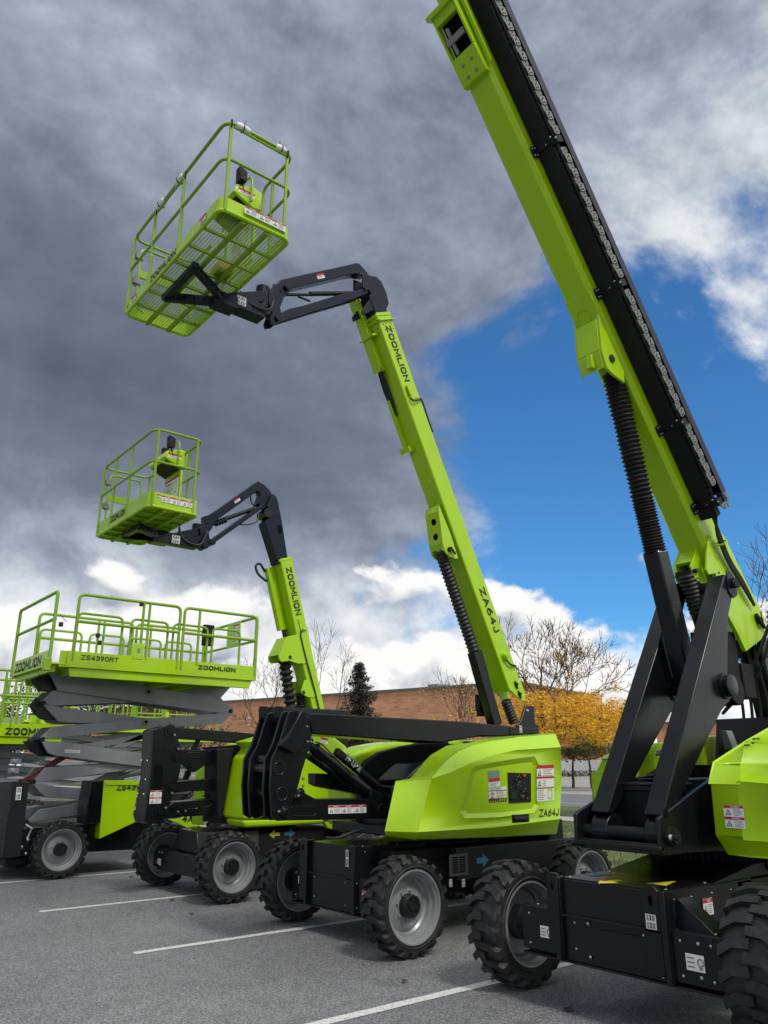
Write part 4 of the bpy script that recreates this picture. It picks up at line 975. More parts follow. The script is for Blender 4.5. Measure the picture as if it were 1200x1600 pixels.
decal(A, (4.716, AC - .29, .62), (0, -.075, 0), (0, 0, .085), 'pair'); decal(A, (5.17, AC - .425, .66), (.12, 0, 0), (0, 0, .10), 'stack', n=1)
m = MB(); m.box(5.6, 5.75, AC - .44, AC - .424, .5, .78); m.build('vent_plate', 'dark_grey', A)
bearing(A, 6.45, AC, .86, 1.03, .55)
# turntable
fp = tr(cr(1000, 1100, 6, [(176, 1080), (205, 1048), (530, 803), (662, 708), (1000, 640), (1200, 640), (1200, 1385), (700, 1385), (222, 1408), (205, 1400)]), AC - .352)
for b in (AC - .352, AC + .322):
    m = MB(); m.prism(fp, b, b + .03); m.build('turntable_plate', 'black', A, bevel=.006)
fx = fp[0][0]
m = MB(); m.box(fx + .01, 8.2, AC - .34, AC + .34, 1.075, 1.10); m.box(fx + .05, 8.0, AC - .35, AC + .35, 1.03, 1.075); m.box(fx - .02, fx + .03, AC - .352, AC + .352, 1.06, 1.09)
m.box(6.4, 8.3, AC - .75, AC + .75, 1.02, 1.12); m.box(5.5, 6.5, AC - .2, AC + .2, 1.10, 1.5)
m.build('turntable_floor', 'black', A, bevel=.006)
m = MB(); c = onB(1048, 1307, AC - .352); m.cyl((c.x, AC - .40, c.z), (c.x, AC + .34, c.z), .045, 22); m.lathe((c.x, AC - .352, c.z), (0, -.03, 0), [(0, .0), (0, .065), (1, .06), (1, 0)], 22); m.cyl((c.x - .07, AC - .36, c.z), (c.x - .07, AC - .46, c.z), .018, 10); m.build('pivot_pin', 'black_matt', A)
m = MB(); c2 = (c.x - .08, AC - .40, c.z); m.lathe(c2, (0, -.015, 0), [(0, 0), (0, .022), (1, .016), (1, 0)], 12); m.build('pin_bolt', 'steel', A)
c = onB(1039, 1288, AC - .352); m = MB(); m.lathe((c.x + .02, AC - .3521, c.z + .07), (0, -.003, 0), [(0, 0), (0, .03), (1, .03), (1, 0)], 16); m.build('plate_hole', 'dark_void', A)
m = MB(); c = onB(925, 1282, AC + .352); m.lathe((c.x + .03, AC + .32, c.z), (0, -.003, 0), [(0, 0), (0, .026), (1, .026), (1, 0)], 16); m.build('plate_hole', 'wrap', A)
# tool box between the mast legs
m = MB(); bx = onB(985, 1260, AC).x + .12
m._prism([Vector((bx + .03, AC - .15, 1.12)), Vector((bx + .03, AC + .2, 1.12)), Vector((bx + .3, AC + .2, 1.12)), Vector((bx + .3, AC - .15, 1.12))],
         [Vector((bx, AC - .18, 1.42)), Vector((bx, AC + .23, 1.42)), Vector((bx + .35, AC + .23, 1.42)), Vector((bx + .35, AC - .18, 1.42))])
m.box(bx - .02, bx + .37, AC - .20, AC + .25, 1.42, 1.46); m.box(bx - .025, bx + .37, AC - .21, AC + .26, 1.455, 1.475)
m.build('tool_box', 'black_matt', A, bevel=.008)
# mast legs
side = [(1132, 897), (1141, 900), (1146, 908), (1147, 920), (1138, 965), (1137.5, 1075), (1141, 1082), (1141, 1096), (1128, 1110), (1113, 1140), (1098, 1172), (1067, 1238), (1035, 1274)]
sd = tr(side, AC - .32)
fz = sd[-1]
def mleg(b0_, b1_):
    m = MB(); P = sd[:-1] + [(sd[-1][0] + .06, sd[-1][1] - .02), sd[-1]]
    m.prism(P, b0_, b1_)
    return m
for b in (AC - .32, AC + .12):
    m = mleg(b, b + .15); o = m.build('mast_leg', 'black', A, bevel=.010)
    m = MB(); g = onB(1052, 1290, AC - .32); m.cyl((g.x - .02, b + .006, fz[1] - .13), (g.x - .02, b + .144, fz[1] - .13), .12, 28); m.build('foot_pivot', 'black', A, bevel=.006)
m = MB()
g = onB(1132, 1072, AC - .32)
for b, s_ in ((AC - .32, -1), (AC - .17, 1), (AC + .12, -1), (AC + .27, 1)):
    m.lathe((g.x, b, g.z), (0, s_*(.07 if abs(b - AC) > .2 else .02), 0), [(0, .10), (.3, .10), (.32, .085), (.95, .085), (1, .075), (1, 0)], 30)
m.cyl((g.x, AC - .3, g.z), (g.x, AC + .25, g.z), .05, 20); m.build('cylinder_trunnion', 'black', A)
gt = onB(1141, 912, AC - .32); m = MB()
m.prism([(gt.x - .06, gt.z + .10), (gt.x + .02, gt.z + .11), (gt.x + .08, gt.z + .05), (gt.x + .08, gt.z - .09), (gt.x + .0, gt.z - .13), (gt.x - .06, gt.z - .08)], AC - .332, AC - .321); m.build('pin_plate', 'navy', A, bevel=.004)
m = MB(); m.cyl((gt.x, AC - .37, gt.z), (gt.x, AC + .30, gt.z), .045, 20); m.prism([(gt.x - .04, gt.z - .03), (gt.x + .05, gt.z - .03), (gt.x + .05, gt.z), (gt.x - .04, gt.z)], AC - .38, AC - .335); m.build('boom_pin', 'black_matt', A)
# cross beam and screen at the back
m = MB(); p = onB(1130, 1105, AC - .2); q = onB(1180, 1140, AC - .2)
m.box(7.05, 7.12, AC - .352, AC + .352, 1.55, 2.0); m.prism([(7.0, 1.5), (7.5, 1.5), (7.5, 1.95), (7.15, 2.0)], AC + .36, AC + .40); m.box(7.1, 7.5, AC - .4, AC + .4, 1.5, 1.56)
m.build('cross_beam', 'black', A, bevel=.006)
# ---- boom
LA = Line(6.010, 3.952, .981); nb, fb_ = AC - .14, AC + .14; HA = .40
m = MB(); top = LA.inv(676, 30, fb_)[0]
t0 = LA.inv(1115, 880, nb)[0]
boxtube(m, LA, t0, top - .0, 0, HA, nb, fb_, .035)
m.build('main_boom', 'lime', A, bevel=.006, segs=3)
rt_ = tr([(1105, 857), (1122, 826), (1132, 840), (1194, 966), (1196, 985), (1188, 1000), (1165, 1018), (1152, 990), (1136, 960)], nb)
m = MB(); m.prism(rt_, nb - .006, nb + .03); m.build('boom_root', 'lime', A, bevel=.004)
m = MB(); m.prism(rt_, fb_ - .03, fb_ + .006); m.build('boom_root', 'lime', A, bevel=.004)
m = MB(); m.prism([LA.at(t0, HA - .03), LA.at(t0 - .7, HA - .03), LA.at(t0 - .7, HA), LA.at(t0, HA)], nb + .03, fb_ - .03); m.build('root_plate', 'lime', A)
m = MB(); c = onB(1182, 970, nb); m.cyl((c.x, nb, c.z), (c.x, nb - .05, c.z), .032, 16); m.prism([(c.x - .06, c.z + .04), (c.x + .07, c.z - .07), (c.x + .09, c.z - .05), (c.x - .04, c.z + .06)], nb - .04, nb - .015); m.build('tail_pin', 'black_matt', A)
s = MB()
for x, y in ((1138, 875), (1143, 882), (1153, 900), (1171, 938), (1122, 895)): c = onB(x, y, nb); bolts(s, [(c.x, nb - .007, c.z)], (0, -1, 0), .012)
s.build('root_screws', 'ink', A)
# inner section leaving the top of the picture with its collar
m = MB(); boxtube(m, LA, top, top + 1.6, .05, HA - .05, nb + .04, fb_ - .04, .03); m.build('inner_boom', 'lime', A, bevel=.004)
cs = lambda x, y, b=fb_: LA.inv(x, y, b)[0]
k0, k1 = cs(734, 143), cs(676, 30)
kA, kB = k0 + .26, k1 - .10        # opening between these
ch_ = .05
m = MB()
# box shroud on the underside with an opening
m.prism([LA.at(k0, 0), LA.at(k0 + .02, -.05), LA.at(kA, -.06), LA.at(kA, 0)], nb + .01, fb_ - .002)
for b in (nb + .01, fb_ - .022): m.prism([LA.at(kA, 0), LA.at(kA, -.06), LA.at(kB, -.07), LA.at(k1, -.07), LA.at(k1, 0)], b, b + .02)
m.prism([LA.at(kB, -.07), LA.at(k1, -.07), LA.at(k1, 0), LA.at(kB, 0)], nb + .03, fb_ - .02)
m.prism([LA.at(k1 - .02, -.10), LA.at(k1 + .02, -.10), LA.at(k1 + .02, 0), LA.at(k1 - .02, 0)], nb - .0, fb_ + .03)
m.prism([LA.at(k0 + .05, .0), LA.at(k1 + .15, .0), LA.at(k1 + .15, .05), LA.at(k0 + .10, .02)], nb - .035, nb + .0)
m.build('underside_housing', 'lime', A, bevel=.004)
m = MB(); m.prism(LA.rect(kA, kB, -.002, -.004), nb + .04, fb_ - .03); hv = m.build('housing_opening', 'dark_void', A)
m = MB(); m.cyl(LA.v3(kA + .02, -.03, AC + .06), LA.v3(kB - .05, -.03, AC + .06), .018, 12); m.bar(LA.v3(kB - .16, -.04, nb + .05), LA.v3(kB - .16, -.04, fb_ - .03), .05, .03, (-LA.n.x, 0, -LA.n.y)); m.build('adjuster_rod', 'grey_arm', A)
s = MB(); nn = Vector((-LA.n.x, 0, -LA.n.y))
for dt, db in ((.07, -.05), (.17, -.05), (.07, .05), (.17, .05)): s.lathe(LA.v3(k0 + dt, -.055, AC + db), nn*.012, [(0, 0), (0, .016), (1, .010), (1, 0)], 10)
s.build('housing_bolts', 'grey_ink', A)
# reinforcing plate with ring and lug for the lift cylinder
u = lambda x, y, b: LA.inv(x, y, b)[0]
uc = onB; Z6 = lambda x, y: (840 + x/6, 380 + y/6)
def under(x, y, off=0.):            # point of the underside plane seen at a pixel
    r = ray(*Z6(x, y)); n = Vector((LA.n.x, 0, LA.n.y)); p0 = LA.v3(0, off, 0); cam_ = Vector((0, 0, CH)); t = (p0 - cam_).dot(n)/r.dot(n); return cam_ + r*t
pl = [under(*q) for q in ((262, 560), (290, 548), (375, 585), (405, 575), (445, 465), (492, 452), (575, 640), (700, 960), (760, 1120), (660, 1180), (500, 1100), (380, 830))]
mb = MB(); mb._prism([p for p in pl], [p + nn*.012 for p in pl]); mb.build('reinforcing_plate', 'lime', A, bevel=.003)
c = under(440, 692); mb = MB(); mb.lathe(c + nn*.012, nn*.006, [(0, .062), (0, .075), (1, .074), (1, .064), (0, .062)], 30); mb.build('pressed_ring', 'lime', A)
# lug box: profile in the boom plane
t1_, t2_ = LA.inv(*Z6(575, 700), nb)[0], LA.inv(*Z6(760, 1180), nb)[0]
prof = tr([Z6(578, 700), Z6(605, 985), (919.5, 577), (927, 585), (975, 606), (976, 598)], nb + .015)
t_a = u(*Z6(578, 705), nb)
P1 = LA.at(t_a, 0); P2 = LA.at(t_a - .05, -.075); P3 = LA.at(t_a - .42, -.16); P4 = LA.at(t_a - .68, -.125); P5 = LA.at(t_a - .86, 0)
lugprof = tr([(935, 497), (940.5, 545), (950, 574), (960, 586), (976, 598)], nb + .01)
lugprof = [LA.at(t_a, 0), LA.at(t_a - .02, -.03)] + lugprof[1:]
for b in (nb + .008, fb_ - .032):
    m = MB(); q = tr([(936, 497), (940.5, 545), (949, 575), (960, 586), (976.5, 598), (975, 580), (935, 490)] if b < AC else [(936, 497), (940.5, 545), (949, 573), (957, 566), (972, 558), (935, 490)], nb + .008); m.prism(q, b, b + .024); m.build('lift_lug', 'lime', A, bevel=.003)
q = tr([(936, 497), (940.5, 545), (948, 573)], nb + .008); m = MB()
for (p_, q_) in zip(q, q[1:]):
    n_ = Vector((q_[1]-p_[1], -(q_[0]-p_[0]))).normalized()*.01
    if n_.x > 0: n_ = -n_
    m.prism([p_, q_, (q_[0]+n_.x, q_[1]+n_.y), (p_[0]+n_.x, p_[1]+n_.y)], nb + .03, fb_ - .03)
m.prism([q[0], (q[0][0] + .10, q[0][1] + .02), (q[0][0] + .10, q[0][1] - .02), (q[0][0]+.01, q[0][1] - .03)], nb + .03, fb_ - .03)
m.build('lug_cover', 'lime', A, bevel=.002)
q2_ = q[1]; m = MB(); m.box(q2_[0] - .03, q2_[0] + .02, AC - .04, AC + .02, q2_[1] - .14, q2_[1] - .02); m.build('cover_rib', 'lime', A, bevel=.004)
c = onB(956.5, 560, nb); m = MB(); m.cyl((c.x, nb + .01, c.z), (c.x, nb - .006, c.z), .035, 20); m.build('lug_pin', 'ink', A)
# lift cylinder with bellows
pT = onB(957, 583, AC); pB = onB(1024, 864, AC)
n_b = 56; m = MB(); prof = []
m.bellows(pT, pT.lerp(pB, .72), .098, 30, .25, 26, irr=.09); m.bellows(pT.lerp(pB, .72), pB, .096, 18, .2, 26, irr=.07); m.build('rubber_bellows', 'rubber_boot', A)
pE = onB(1075, 1070, AC); m = MB(); m.bar(pB - (pE-pB)*.01, pE, .165, .15, (0, 1, 0)); m.build('lift_cylinder', 'black', A, bevel=.014)
m = MB(); m.bar(pB + (pE-pB)*-.012, pB + (pE-pB)*.012, .15, .15, (0, 1, 0)); m.build('bellows_clamp', 'steel', A, bevel=.01)
# second small bellows beside the boom root
pa = onB(1073, 897, AC + .02); pb = onB(1093, 958, AC + .02); m = MB(); m.bellows(pa, pb, .085, 10, .13, 22); m.build('rubber_bellows', 'rubber_boot', A)
m = MB(); m.cyl(pb, pb + (pb - pa)*1.6, .075, 20); m.box(pa.x - .05, pa.x + .05, AC - .04, AC + .10, pa.z - .02, pa.z + .02); m.build('levelling_cylinder', 'black_matt', A)
# bracket ears for it
for b, px in ((AC + .11, [(1063, 860), (1055, 884), (1056, 900), (1063, 914), (1080, 930), (1092, 925), (1090, 880)]), (AC - .06, [(1090, 853), (1080, 885), (1087, 905), (1109, 922), (1125, 915), (1112, 890)]),
              (AC - .16, [(1108, 835), (1112, 838), (1108, 865), (1121, 895), (1108, 898), (1104, 890), (1105, 866)])):
    m = MB(); m.prism(tr(px, b), b, b + .02); m.build('bracket_ear', 'lime', A, bevel=.003)
m = MB(); q = tr([(1063, 863), (1056, 882), (1059, 886), (1067, 866)], AC + .11); m.prism(q, AC - .045, AC + .11); m.build('bracket_plate', 'lime', A, bevel=.003)
c = onB(1087, 892, AC - .16); m = MB(); m.cyl((c.x, AC - .14, c.z), (c.x, AC - .18, c.z), .02, 12); m.build('bracket_pin', 'ink', A)
# counter link at the tail
m = MB(); pz = onB(1176, 1008, AC); p2 = Vector((pz.x + .28, AC, 1.35)); m.bar(pz, p2, .20, .15, (1, 0, 0)); m.build('tail_link', 'black', A, bevel=.01)
m = MB()
for b in (-.12, .08): m.prism([(pz.x - .10, pz.z - .12), (pz.x - .08, pz.z + .05), (pz.x - .02, pz.z + .08), (pz.x + .05, pz.z + .04), (pz.x + .06, pz.z - .12)], AC + b, AC + b + .04)
m.build('link_fork', 'navy', A, bevel=.006)
for k in range(7):
    bb = AC - .30 + .08*k; hose(A, [(7.2, bb, 2.95), (7.15, bb + .03*sin(k), 2.5), (7.22, bb - .03, 2.1), (7.18, bb, 1.75)], .014)
for k in range(2): hose(A, [(7.0, AC - .35, 2.9), (6.98, AC - .2 + .1*k, 2.4), (7.1, AC + .3, 2.05)], .014)
m = MB(); m.box(6.45, 6.75, AC - .10, AC + .16, 2.25, 2.72); m.box(6.75, 6.95, AC - .12, AC + .05, 2.15, 2.45); m.lathe((6.6, AC - .13, 2.2), (0, .3, 0), [(0, 0), (0, .12), (1, .12), (1, 0)], 24); m.build('valve_bank', 'black_matt', A, bevel=.01)
# ---- cable tray along the near side
TB = nb - .215
def trayline(o0, o1, b0_, b1_, t0_, t1_, name, mm, bevel=.003):
    m = MB(); m.prism(LA.rect(t0_, t1_, o0, o1), b0_, b1_); return m.build(name, mm, A, bevel=bevel)
tb0 = LA.inv(1104, 800, nb - .15)[0]; tt = top + 1.4
trayline(.115, .121, TB + .05, nb - .005, tb0, tt, 'cable_tray', 'black_matt')
trayline(.27, .276, TB, nb - .005, tb0 + .05, tt, 'tray_back', 'navy'); trayline(.243, .325, TB - .004, TB - .0005, tb0 + .05, tt, 'tray_flange', 'navy')
# slotted lip: short bars with open gaps
m = MB(); t = tb0 + .1
while t < tt: m.prism(LA.rect(t, t + .012, .115, .121), TB + .02, TB + .05); t += .19
m.prism(LA.rect(tb0, tt, .115, .121), TB + .014, TB + .022); m.build('tray_lip', 'black_matt', A)
m = MB(); m.prism(LA.rect(tb0, tt, .20, .27), TB + .16, TB + .165); m.build('tray_web', 'navy', A)
def chain(ts, te, name='energy_chain'):
    m = MB(); t = ts; i = 0
    while t < te - .05:
        sb = TB + (.008 if i % 2 else 0)
        m.prism([LA.at(t + .004, .142), LA.at(t + .062, .138), LA.at(t + .071, .155), LA.at(t + .071, .212), LA.at(t + .062, .230), LA.at(t + .004, .226), LA.at(t - .006, .205), LA.at(t - .006, .160)], sb, sb + .008)
        
        t += .066; i += 1
    o = m.build(name, 'zinc', A)
    h = MB(); t = ts
    while t < te - .05:
        for dt, do in ((.012, .165), (.012, .195), (.038, .170), (.052, .190)): q = LA.v3(t + dt, do, TB - .0015); h.lathe(q, (0, -.0012, 0), [(0, 0), (0, .0075), (1, .0075), (1, 0)], 6)
        t += .066
    h.build('link_hole', 'dark_void', o)
    hs = MB()
    for k in range(3): hs.tube([LA.v3(ts, .165 + .015*k, TB + .03 + .03*k), LA.v3(te, .165 + .015*k, TB + .03 + .03*k)], .010, 6)
    hs.build('chain_hose', 'ink', o)
brs = [LA.inv(843 + 6, 232, nb - .08)[0], LA.inv(941 + 5, 455, nb - .08)[0], LA.inv(1038 + 5, 670, nb - .08)[0]]
ends = [tb0 + .12] + sorted([brs[2], brs[1], brs[0]]) + [tt]
for e0, e1 in zip(ends, ends[1:]): chain(e0 + .05, e1 - .03)
for i, t in enumerate(brs + [tb0 + .02]):
    m = MB(); m.prism(LA.rect(t - .04, t + .06, .035, .115), nb - .02, nb - .008); m.prism(LA.rect(t - .01, t + .05, .104, .113), TB + .05, nb - .01); m.prism(LA.rect(t - .03, t + .03, .100, .20), TB - .01, TB + .05)
    if i >= 2: m.prism(LA.rect(t - .03, t + .05, .19, .235), TB - .02, TB + .03)
    bo_ = m.build('tray_bracket', 'black_matt', A, bevel=.003)
    m = MB()
    for dt, do in ((-.02, .05), (.04, .05), (-.02, .09), (.04, .09)): bolts(m, [LA.v3(t + dt, do, nb - .021)], (0, -1, 0), .008)
    for dt, db in ((.01, .12), (.04, .18), (.01, .22)): m.lathe(LA.v3(t + dt, .103, nb - .0 - db), nn*.008, [(0, 0), (0, .008), (1, .006), (1, 0)], 8)
    m.build('bolts', 'steel', bo_)
# chain loop at the bottom end and its hoses
m = MB(); cen = LA.v3(tb0 + .04, .24, TB + .02); Rl = .085
for i in range(9):
    a = pi*(i - .3)/8 ; a2 = a + pi/9.5
    for k in (0,):
        def pp(a_, r_): return LA.at(tb0 + .02 - sin(a_)*r_*1.0, .235 - cos(a_)*r_)
        m.prism([pp(a, Rl*.72), pp(a2, Rl*.72), pp(a2, Rl*1.22), pp(a, Rl*1.22)], TB - (.004 if i % 2 else 0), TB + .008)
m.build('energy_chain', 'zinc', A)
m = MB(); m.prism(LA.rect(tb0 - .12, tb0 + .08, .115, .26), TB + .09, TB + .096); m.prism(LA.rect(tb0 - .10, tb0 + .0, .10, .16), TB + .05, nb - .01); m.build('end_bracket', 'black_matt', A, bevel=.003)
for k in range(6):
    s_ = .02*k
    hose(A, [LA.v3(tb0 + .15, .15 + .012*k, TB + .04 + .02*k), LA.v3(tb0 - .05, .13, nb - .16 + .01*k), LA.v3(tb0 - .25, .14 + .012*k, nb - .07), LA.v3(tb0 - .55, .17 + .01*k, nb - .04), LA.v3(tb0 - .80, .22 + .012*k, nb - .05), LA.v3(tb0 - 1.05, .30, nb - .04)], .013)
m = MB(); q = LA.v3(tb0 - .36, .17, nb - .055); m.lathe(q - Vector((-LA.d.x, 0, -LA.d.y))*.005, Vector((-LA.d.x, 0, -LA.d.y))*.012, [(0, .05), (0, .062), (1, .062), (1, .05)], 16); m.build('hose_clip', 'lime', A)
# ---- cowls
W6 = lambda x, y: (1000 + x/6, 1100 + y/6)
def cowl_A():
    ae = 5.33
    W = lambda x, y, d=0.: onA(*W6(x, y), ae + d)
    I0, I1, I2, I3 = W(655, 735), W(702, 1235), W(690, 556, .10), W(835, 1412, .06)       # inner edge, top shoulder, side, base
    bo_ = AC - 1.18
    def at(p, b, da=0., z=None): return Vector((p.x + da, b, p.z if z is None else z))
    O0, O1, O2, O3 = at(I0, bo_ + .16), at(I1, bo_ + .16), at(I2, bo_ + .22), at(I3, bo_ + .22)
    S0, S1, S2, S3 = at(I0, bo_, .22), at(I1, bo_, .22), at(I2, bo_ + .14, .20), at(I3, bo_ + .14, .2)
    xr = 2.7; ri = .85                         # the top climbs towards the rear
    T0 = onB(*W6(1000, 352), I2.y); T1 = onB(*W6(1200, 238), I2.y); T2 = Vector((T1.x + 1.2, I2.y, T1.z + .02))
    U0 = Vector((T0.x, bo_ + .16, T0.z - .08)); U1 = Vector((T1.x, bo_ + .16, T1.z - .08)); U2 = Vector((T2.x, bo_ + .16, T2.z - .06))
    E = [Vector((T2.x, bo_ + .16, 1.0)), Vector((T2.x, I2.y, 1.0))]
    mb = MB()
    # a softly folded end face: one extra column at 45 % of its width
    mid = lambda a, b, t=.42, d=-.035: a.lerp(b, t) + Vector((d, 0, 0))
    M0, M1, M2, M3 = mid(I0, O0), mid(I1, O1), mid(I2, O2), mid(I3, O3)
    for a_, b_, c_, d_ in ((I1, M1, M0, I0), (M1, O1, O0, M0), (I0, M0, M2, I2), (M0, O0, O2, M2), (I3, M3, M1, I1), (M3, O3, O1, M1), (O1, S1, S0, O0), (O0, S0, S2, O2), (O3, S3, S1, O1)):
        mb.add([a_, b_, c_, d_], [(0, 1, 2, 3)])
    mb.add([I2, M2, T0], [(0, 1, 2)]); mb.add([M2, O2, U0, T0], [(0, 1, 2, 3)]); mb.add([O2, S2, U0], [(0, 1, 2)])
    mb.add([T0, U0, U1, T1], [(0, 1, 2, 3)]); mb.add([T1, U1, U2, T2], [(0, 1, 2, 3)])
    B0, B1 = Vector((T2.x, bo_, S0.z)), Vector((T2.x, bo_, S1.z))
    mb.add([S2, S0, B0, U2, U1, U0], [tuple(range(6))]); mb.add([S0, S1, B1, B0], [(0, 1, 2, 3)]); mb.add([S1, S3, Vector((T2.x, bo_ + .14, S3.z)), B1], [(0, 1, 2, 3)])
    mb.add([I0, I2, T0, T1, T2, E[1], Vector((I3.x, I3.y, I3.z)), I1], [tuple(range(8))])
    mb.add([I3, M3, O3, S3, Vector((T2.x, bo_ + .14, S3.z)), Vector((T2.x, I2.y, I3.z))], [tuple(range(6))])
    o = mb.build('side_cowl', 'lime', A, sharp=20)
    w_ = o.modifiers.new('weld', 'WELD'); w_.merge_threshold = .002
    b = o.modifiers.new('bevel', 'BEVEL'); b.width = .012; b.segments = 3; b.limit_method = 'ANGLE'; b.angle_limit = radians(16)
    o_ = W(805, 1160, -.042); e_ = W(995, 1166, -.042); t_ = W(782, 945, -.042)
    decal(A, o_, Vector((0, e_.y - o_.y, 0)), Vector((0, 0, t_.z - o_.z)), 'stack', n=2)
    s = MB()
    for x, y in ((905, 438), (935, 425), (1020, 372), (1045, 358), (905, 450), (1010, 382)):
        t = (x - 690)/310.; q = I2.lerp(T0, min(1, t)) + Vector((0, -.05 - (y % 7)*.01, .012)); s.lathe(q, (0, 0, .012), [(0, 0), (0, .012), (1, .010), (1, 0)], 10)
    s.build('vent_cap', 'ink', A)
cowl_A()
# far cowl of A
V7 = lambda x, y: (900 + x/7.27, 1130 + y/7.27)
def cowl_A2():
    bo2, bt2, bi2 = AC + .98, AC + .86, AC + .50
    mb = MB()
    p = [onB(*V7(195, 580), bo2), onB(*V7(200, 960), bo2)]
    A0, A1 = p; A2 = onB(*V7(300, 400), bt2); T0 = onB(*V7(510, 225), AC + .6)
    A3 = Vector((A1.x + .05, bt2, .98)); A1 = Vector((A1.x, bo2, 1.12)); xr = 2.6
    A2i = Vector((A2.x, bi2, A2.z)); A0i = Vector((A0.x - .05, bi2, A0.z)); A1i = Vector((A1.x - .05, bi2, A1.z)); A3i = Vector((A3.x, bi2, A3.z)); T = Vector((A2.x + .30, bi2, A2.z + .13)); T_o = Vector((A2.x + .30, bt2, A2.z + .09))
    R = lambda v, dz=0.: Vector((A0.x + xr, v.y, v.z + dz))
    mb.add([A0, A0i, A1i, A1], [(0, 1, 2, 3)]); mb.add([A2, A2i, A0i, A0], [(0, 1, 2, 3)]); mb.add([A2, T_o, T, A2i], [(0, 1, 2, 3)]); mb.add([A1, A1i, A3i, A3], [(0, 1, 2, 3)])
    mb.add([T_o, R(T_o, .15), R(T, .2), T], [(0, 1, 2, 3)])
    mb.add([A0, R(A0), R(T_o, .15), T_o, A2], [(0, 1, 2, 3, 4)]); mb.add([A0, A1, R(A1), R(A0)], [(0, 1, 2, 3)]); mb.add([A1, A3, R(A3), R(A1)], [(0, 1, 2, 3)])
    mb.add([A2i, T, R(T, .2), Vector((A0.x + xr, bi2, 1.0)), A3i, A1i, A0i], [tuple(range(7))])
    o = mb.build('side_cowl', 'lime', A, sharp=22)
    w_ = o.modifiers.new('weld', 'WELD'); w_.merge_threshold = .002
    b = o.modifiers.new('bevel', 'BEVEL'); b.width = .02; b.segments = 3; b.limit_method = 'ANGLE'; b.angle_limit = radians(12)
cowl_A2()
m = MB(); q = tr([V7(640, 830), V7(760, 620), V7(985, 480), V7(1100, 470), V7(1100, 900), V7(640, 900)], AC + .44); m.prism(q, AC + .43, AC + .46); m.build('engine_cover', 'black_matt', A, bevel=.005)
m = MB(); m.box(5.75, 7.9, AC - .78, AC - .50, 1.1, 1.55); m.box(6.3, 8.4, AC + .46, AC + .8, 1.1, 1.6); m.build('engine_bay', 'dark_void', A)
m = MB(); c = onB(1137, 1156, AC - .30); m._prism([Vector((c.x, c.y, c.z + .07)), Vector((c.x + .09, c.y, c.z + .07)), Vector((c.x + .12, c.y - .02, c.z - .06)), Vector((c.x + .03, c.y - .02, c.z - .07))], [Vector((c.x, c.y + .05, c.z + .07)), Vector((c.x + .09, c.y + .05, c.z + .07)), Vector((c.x + .12, c.y + .05, c.z - .06)), Vector((c.x + .03, c.y + .05, c.z - .07))]); m.build('junction_box', 'zinc', A, bevel=.005)
m = MB(); rnd = random.Random(4)
for i in range(7): c = onB(*V7(rnd.uniform(900, 980), rnd.uniform(320, 410)), AC + .4); m.cyl(c, c + Vector((.03, -.03, .01)), .016, 8)
m.build('hydraulic_fitting', 'steel', A)
# ================================================================== C: smaller articulated lift
CC = 10.34
Cm = thing('articulated_boom_lift', 'smaller lime articulated boom lift between the scissor lift and the middle lift', 'boom lift', (6.2, CC, 0), 'lime boom lifts')
for a, b, l, sp in ((5.09, CC - .96, False, .1), (5.06, CC + .92, True, .2), (7.15, CC - .92, False, 0), (7.15, CC + .92, True, .1)):
    wheel(Cm, a, b, .405, .33, .285, 'small', l, 0, sp)
m = MB(); m.box(7.0, 7.3, CC - .7, CC + .7, .24, .5); m.build('rear_axle', 'black', Cm, bevel=.012)
m = MB(); m.box(4.87, 5.20, CC - .70, CC + .68, .24, .50)
m.prisma([(CC - .42, .50), (CC - .30, .76), (CC + .18, .78), (CC + .42, .52)], 4.95, 5.6); m.box(5.1, 7.2, CC - .5, CC + .5, .32, .72)
m.build('chassis', 'black', Cm, bevel=.012)
m = MB(); m.box(5.5, 7.1, CC - .70, CC + .70, .40, .74); m.build('chassis_side_box', 'black_matt', Cm, bevel=.01)
s = MB()
for db in (.06, .16):
    for z in (.46,): bolts(s, [(4.869, CC + .68 - db, z)], (-1, 0, 0), .012)
s.build('bolts', 'steel', Cm)
m = MB(); m.tube(fillet([(4.87, CC + .60, .40), (4.80, CC + .60, .42), (4.80, CC + .60, .30), (4.87, CC + .60, .30)], .03, 4), .014, 7); m.build('towing_eye', 'black_matt', Cm)
decal(Cm, (4.866, CC + .64, .30), (0, -.12, 0), (0, 0, .08), 'rated')
bearing(Cm, 6.2, CC, .74, .84, .38)
m = MB(); m.box(5.4, 7.4, CC - .45, CC + .45, .84, .95); m.box(5.7, 7.5, CC - .6, CC + .6, .93, 1.2); m.box(5.9, 7.0, CC - .35, CC + .35, 1.1, 1.7); m.build('turntable_frame', 'black_matt', Cm, bevel=.01)
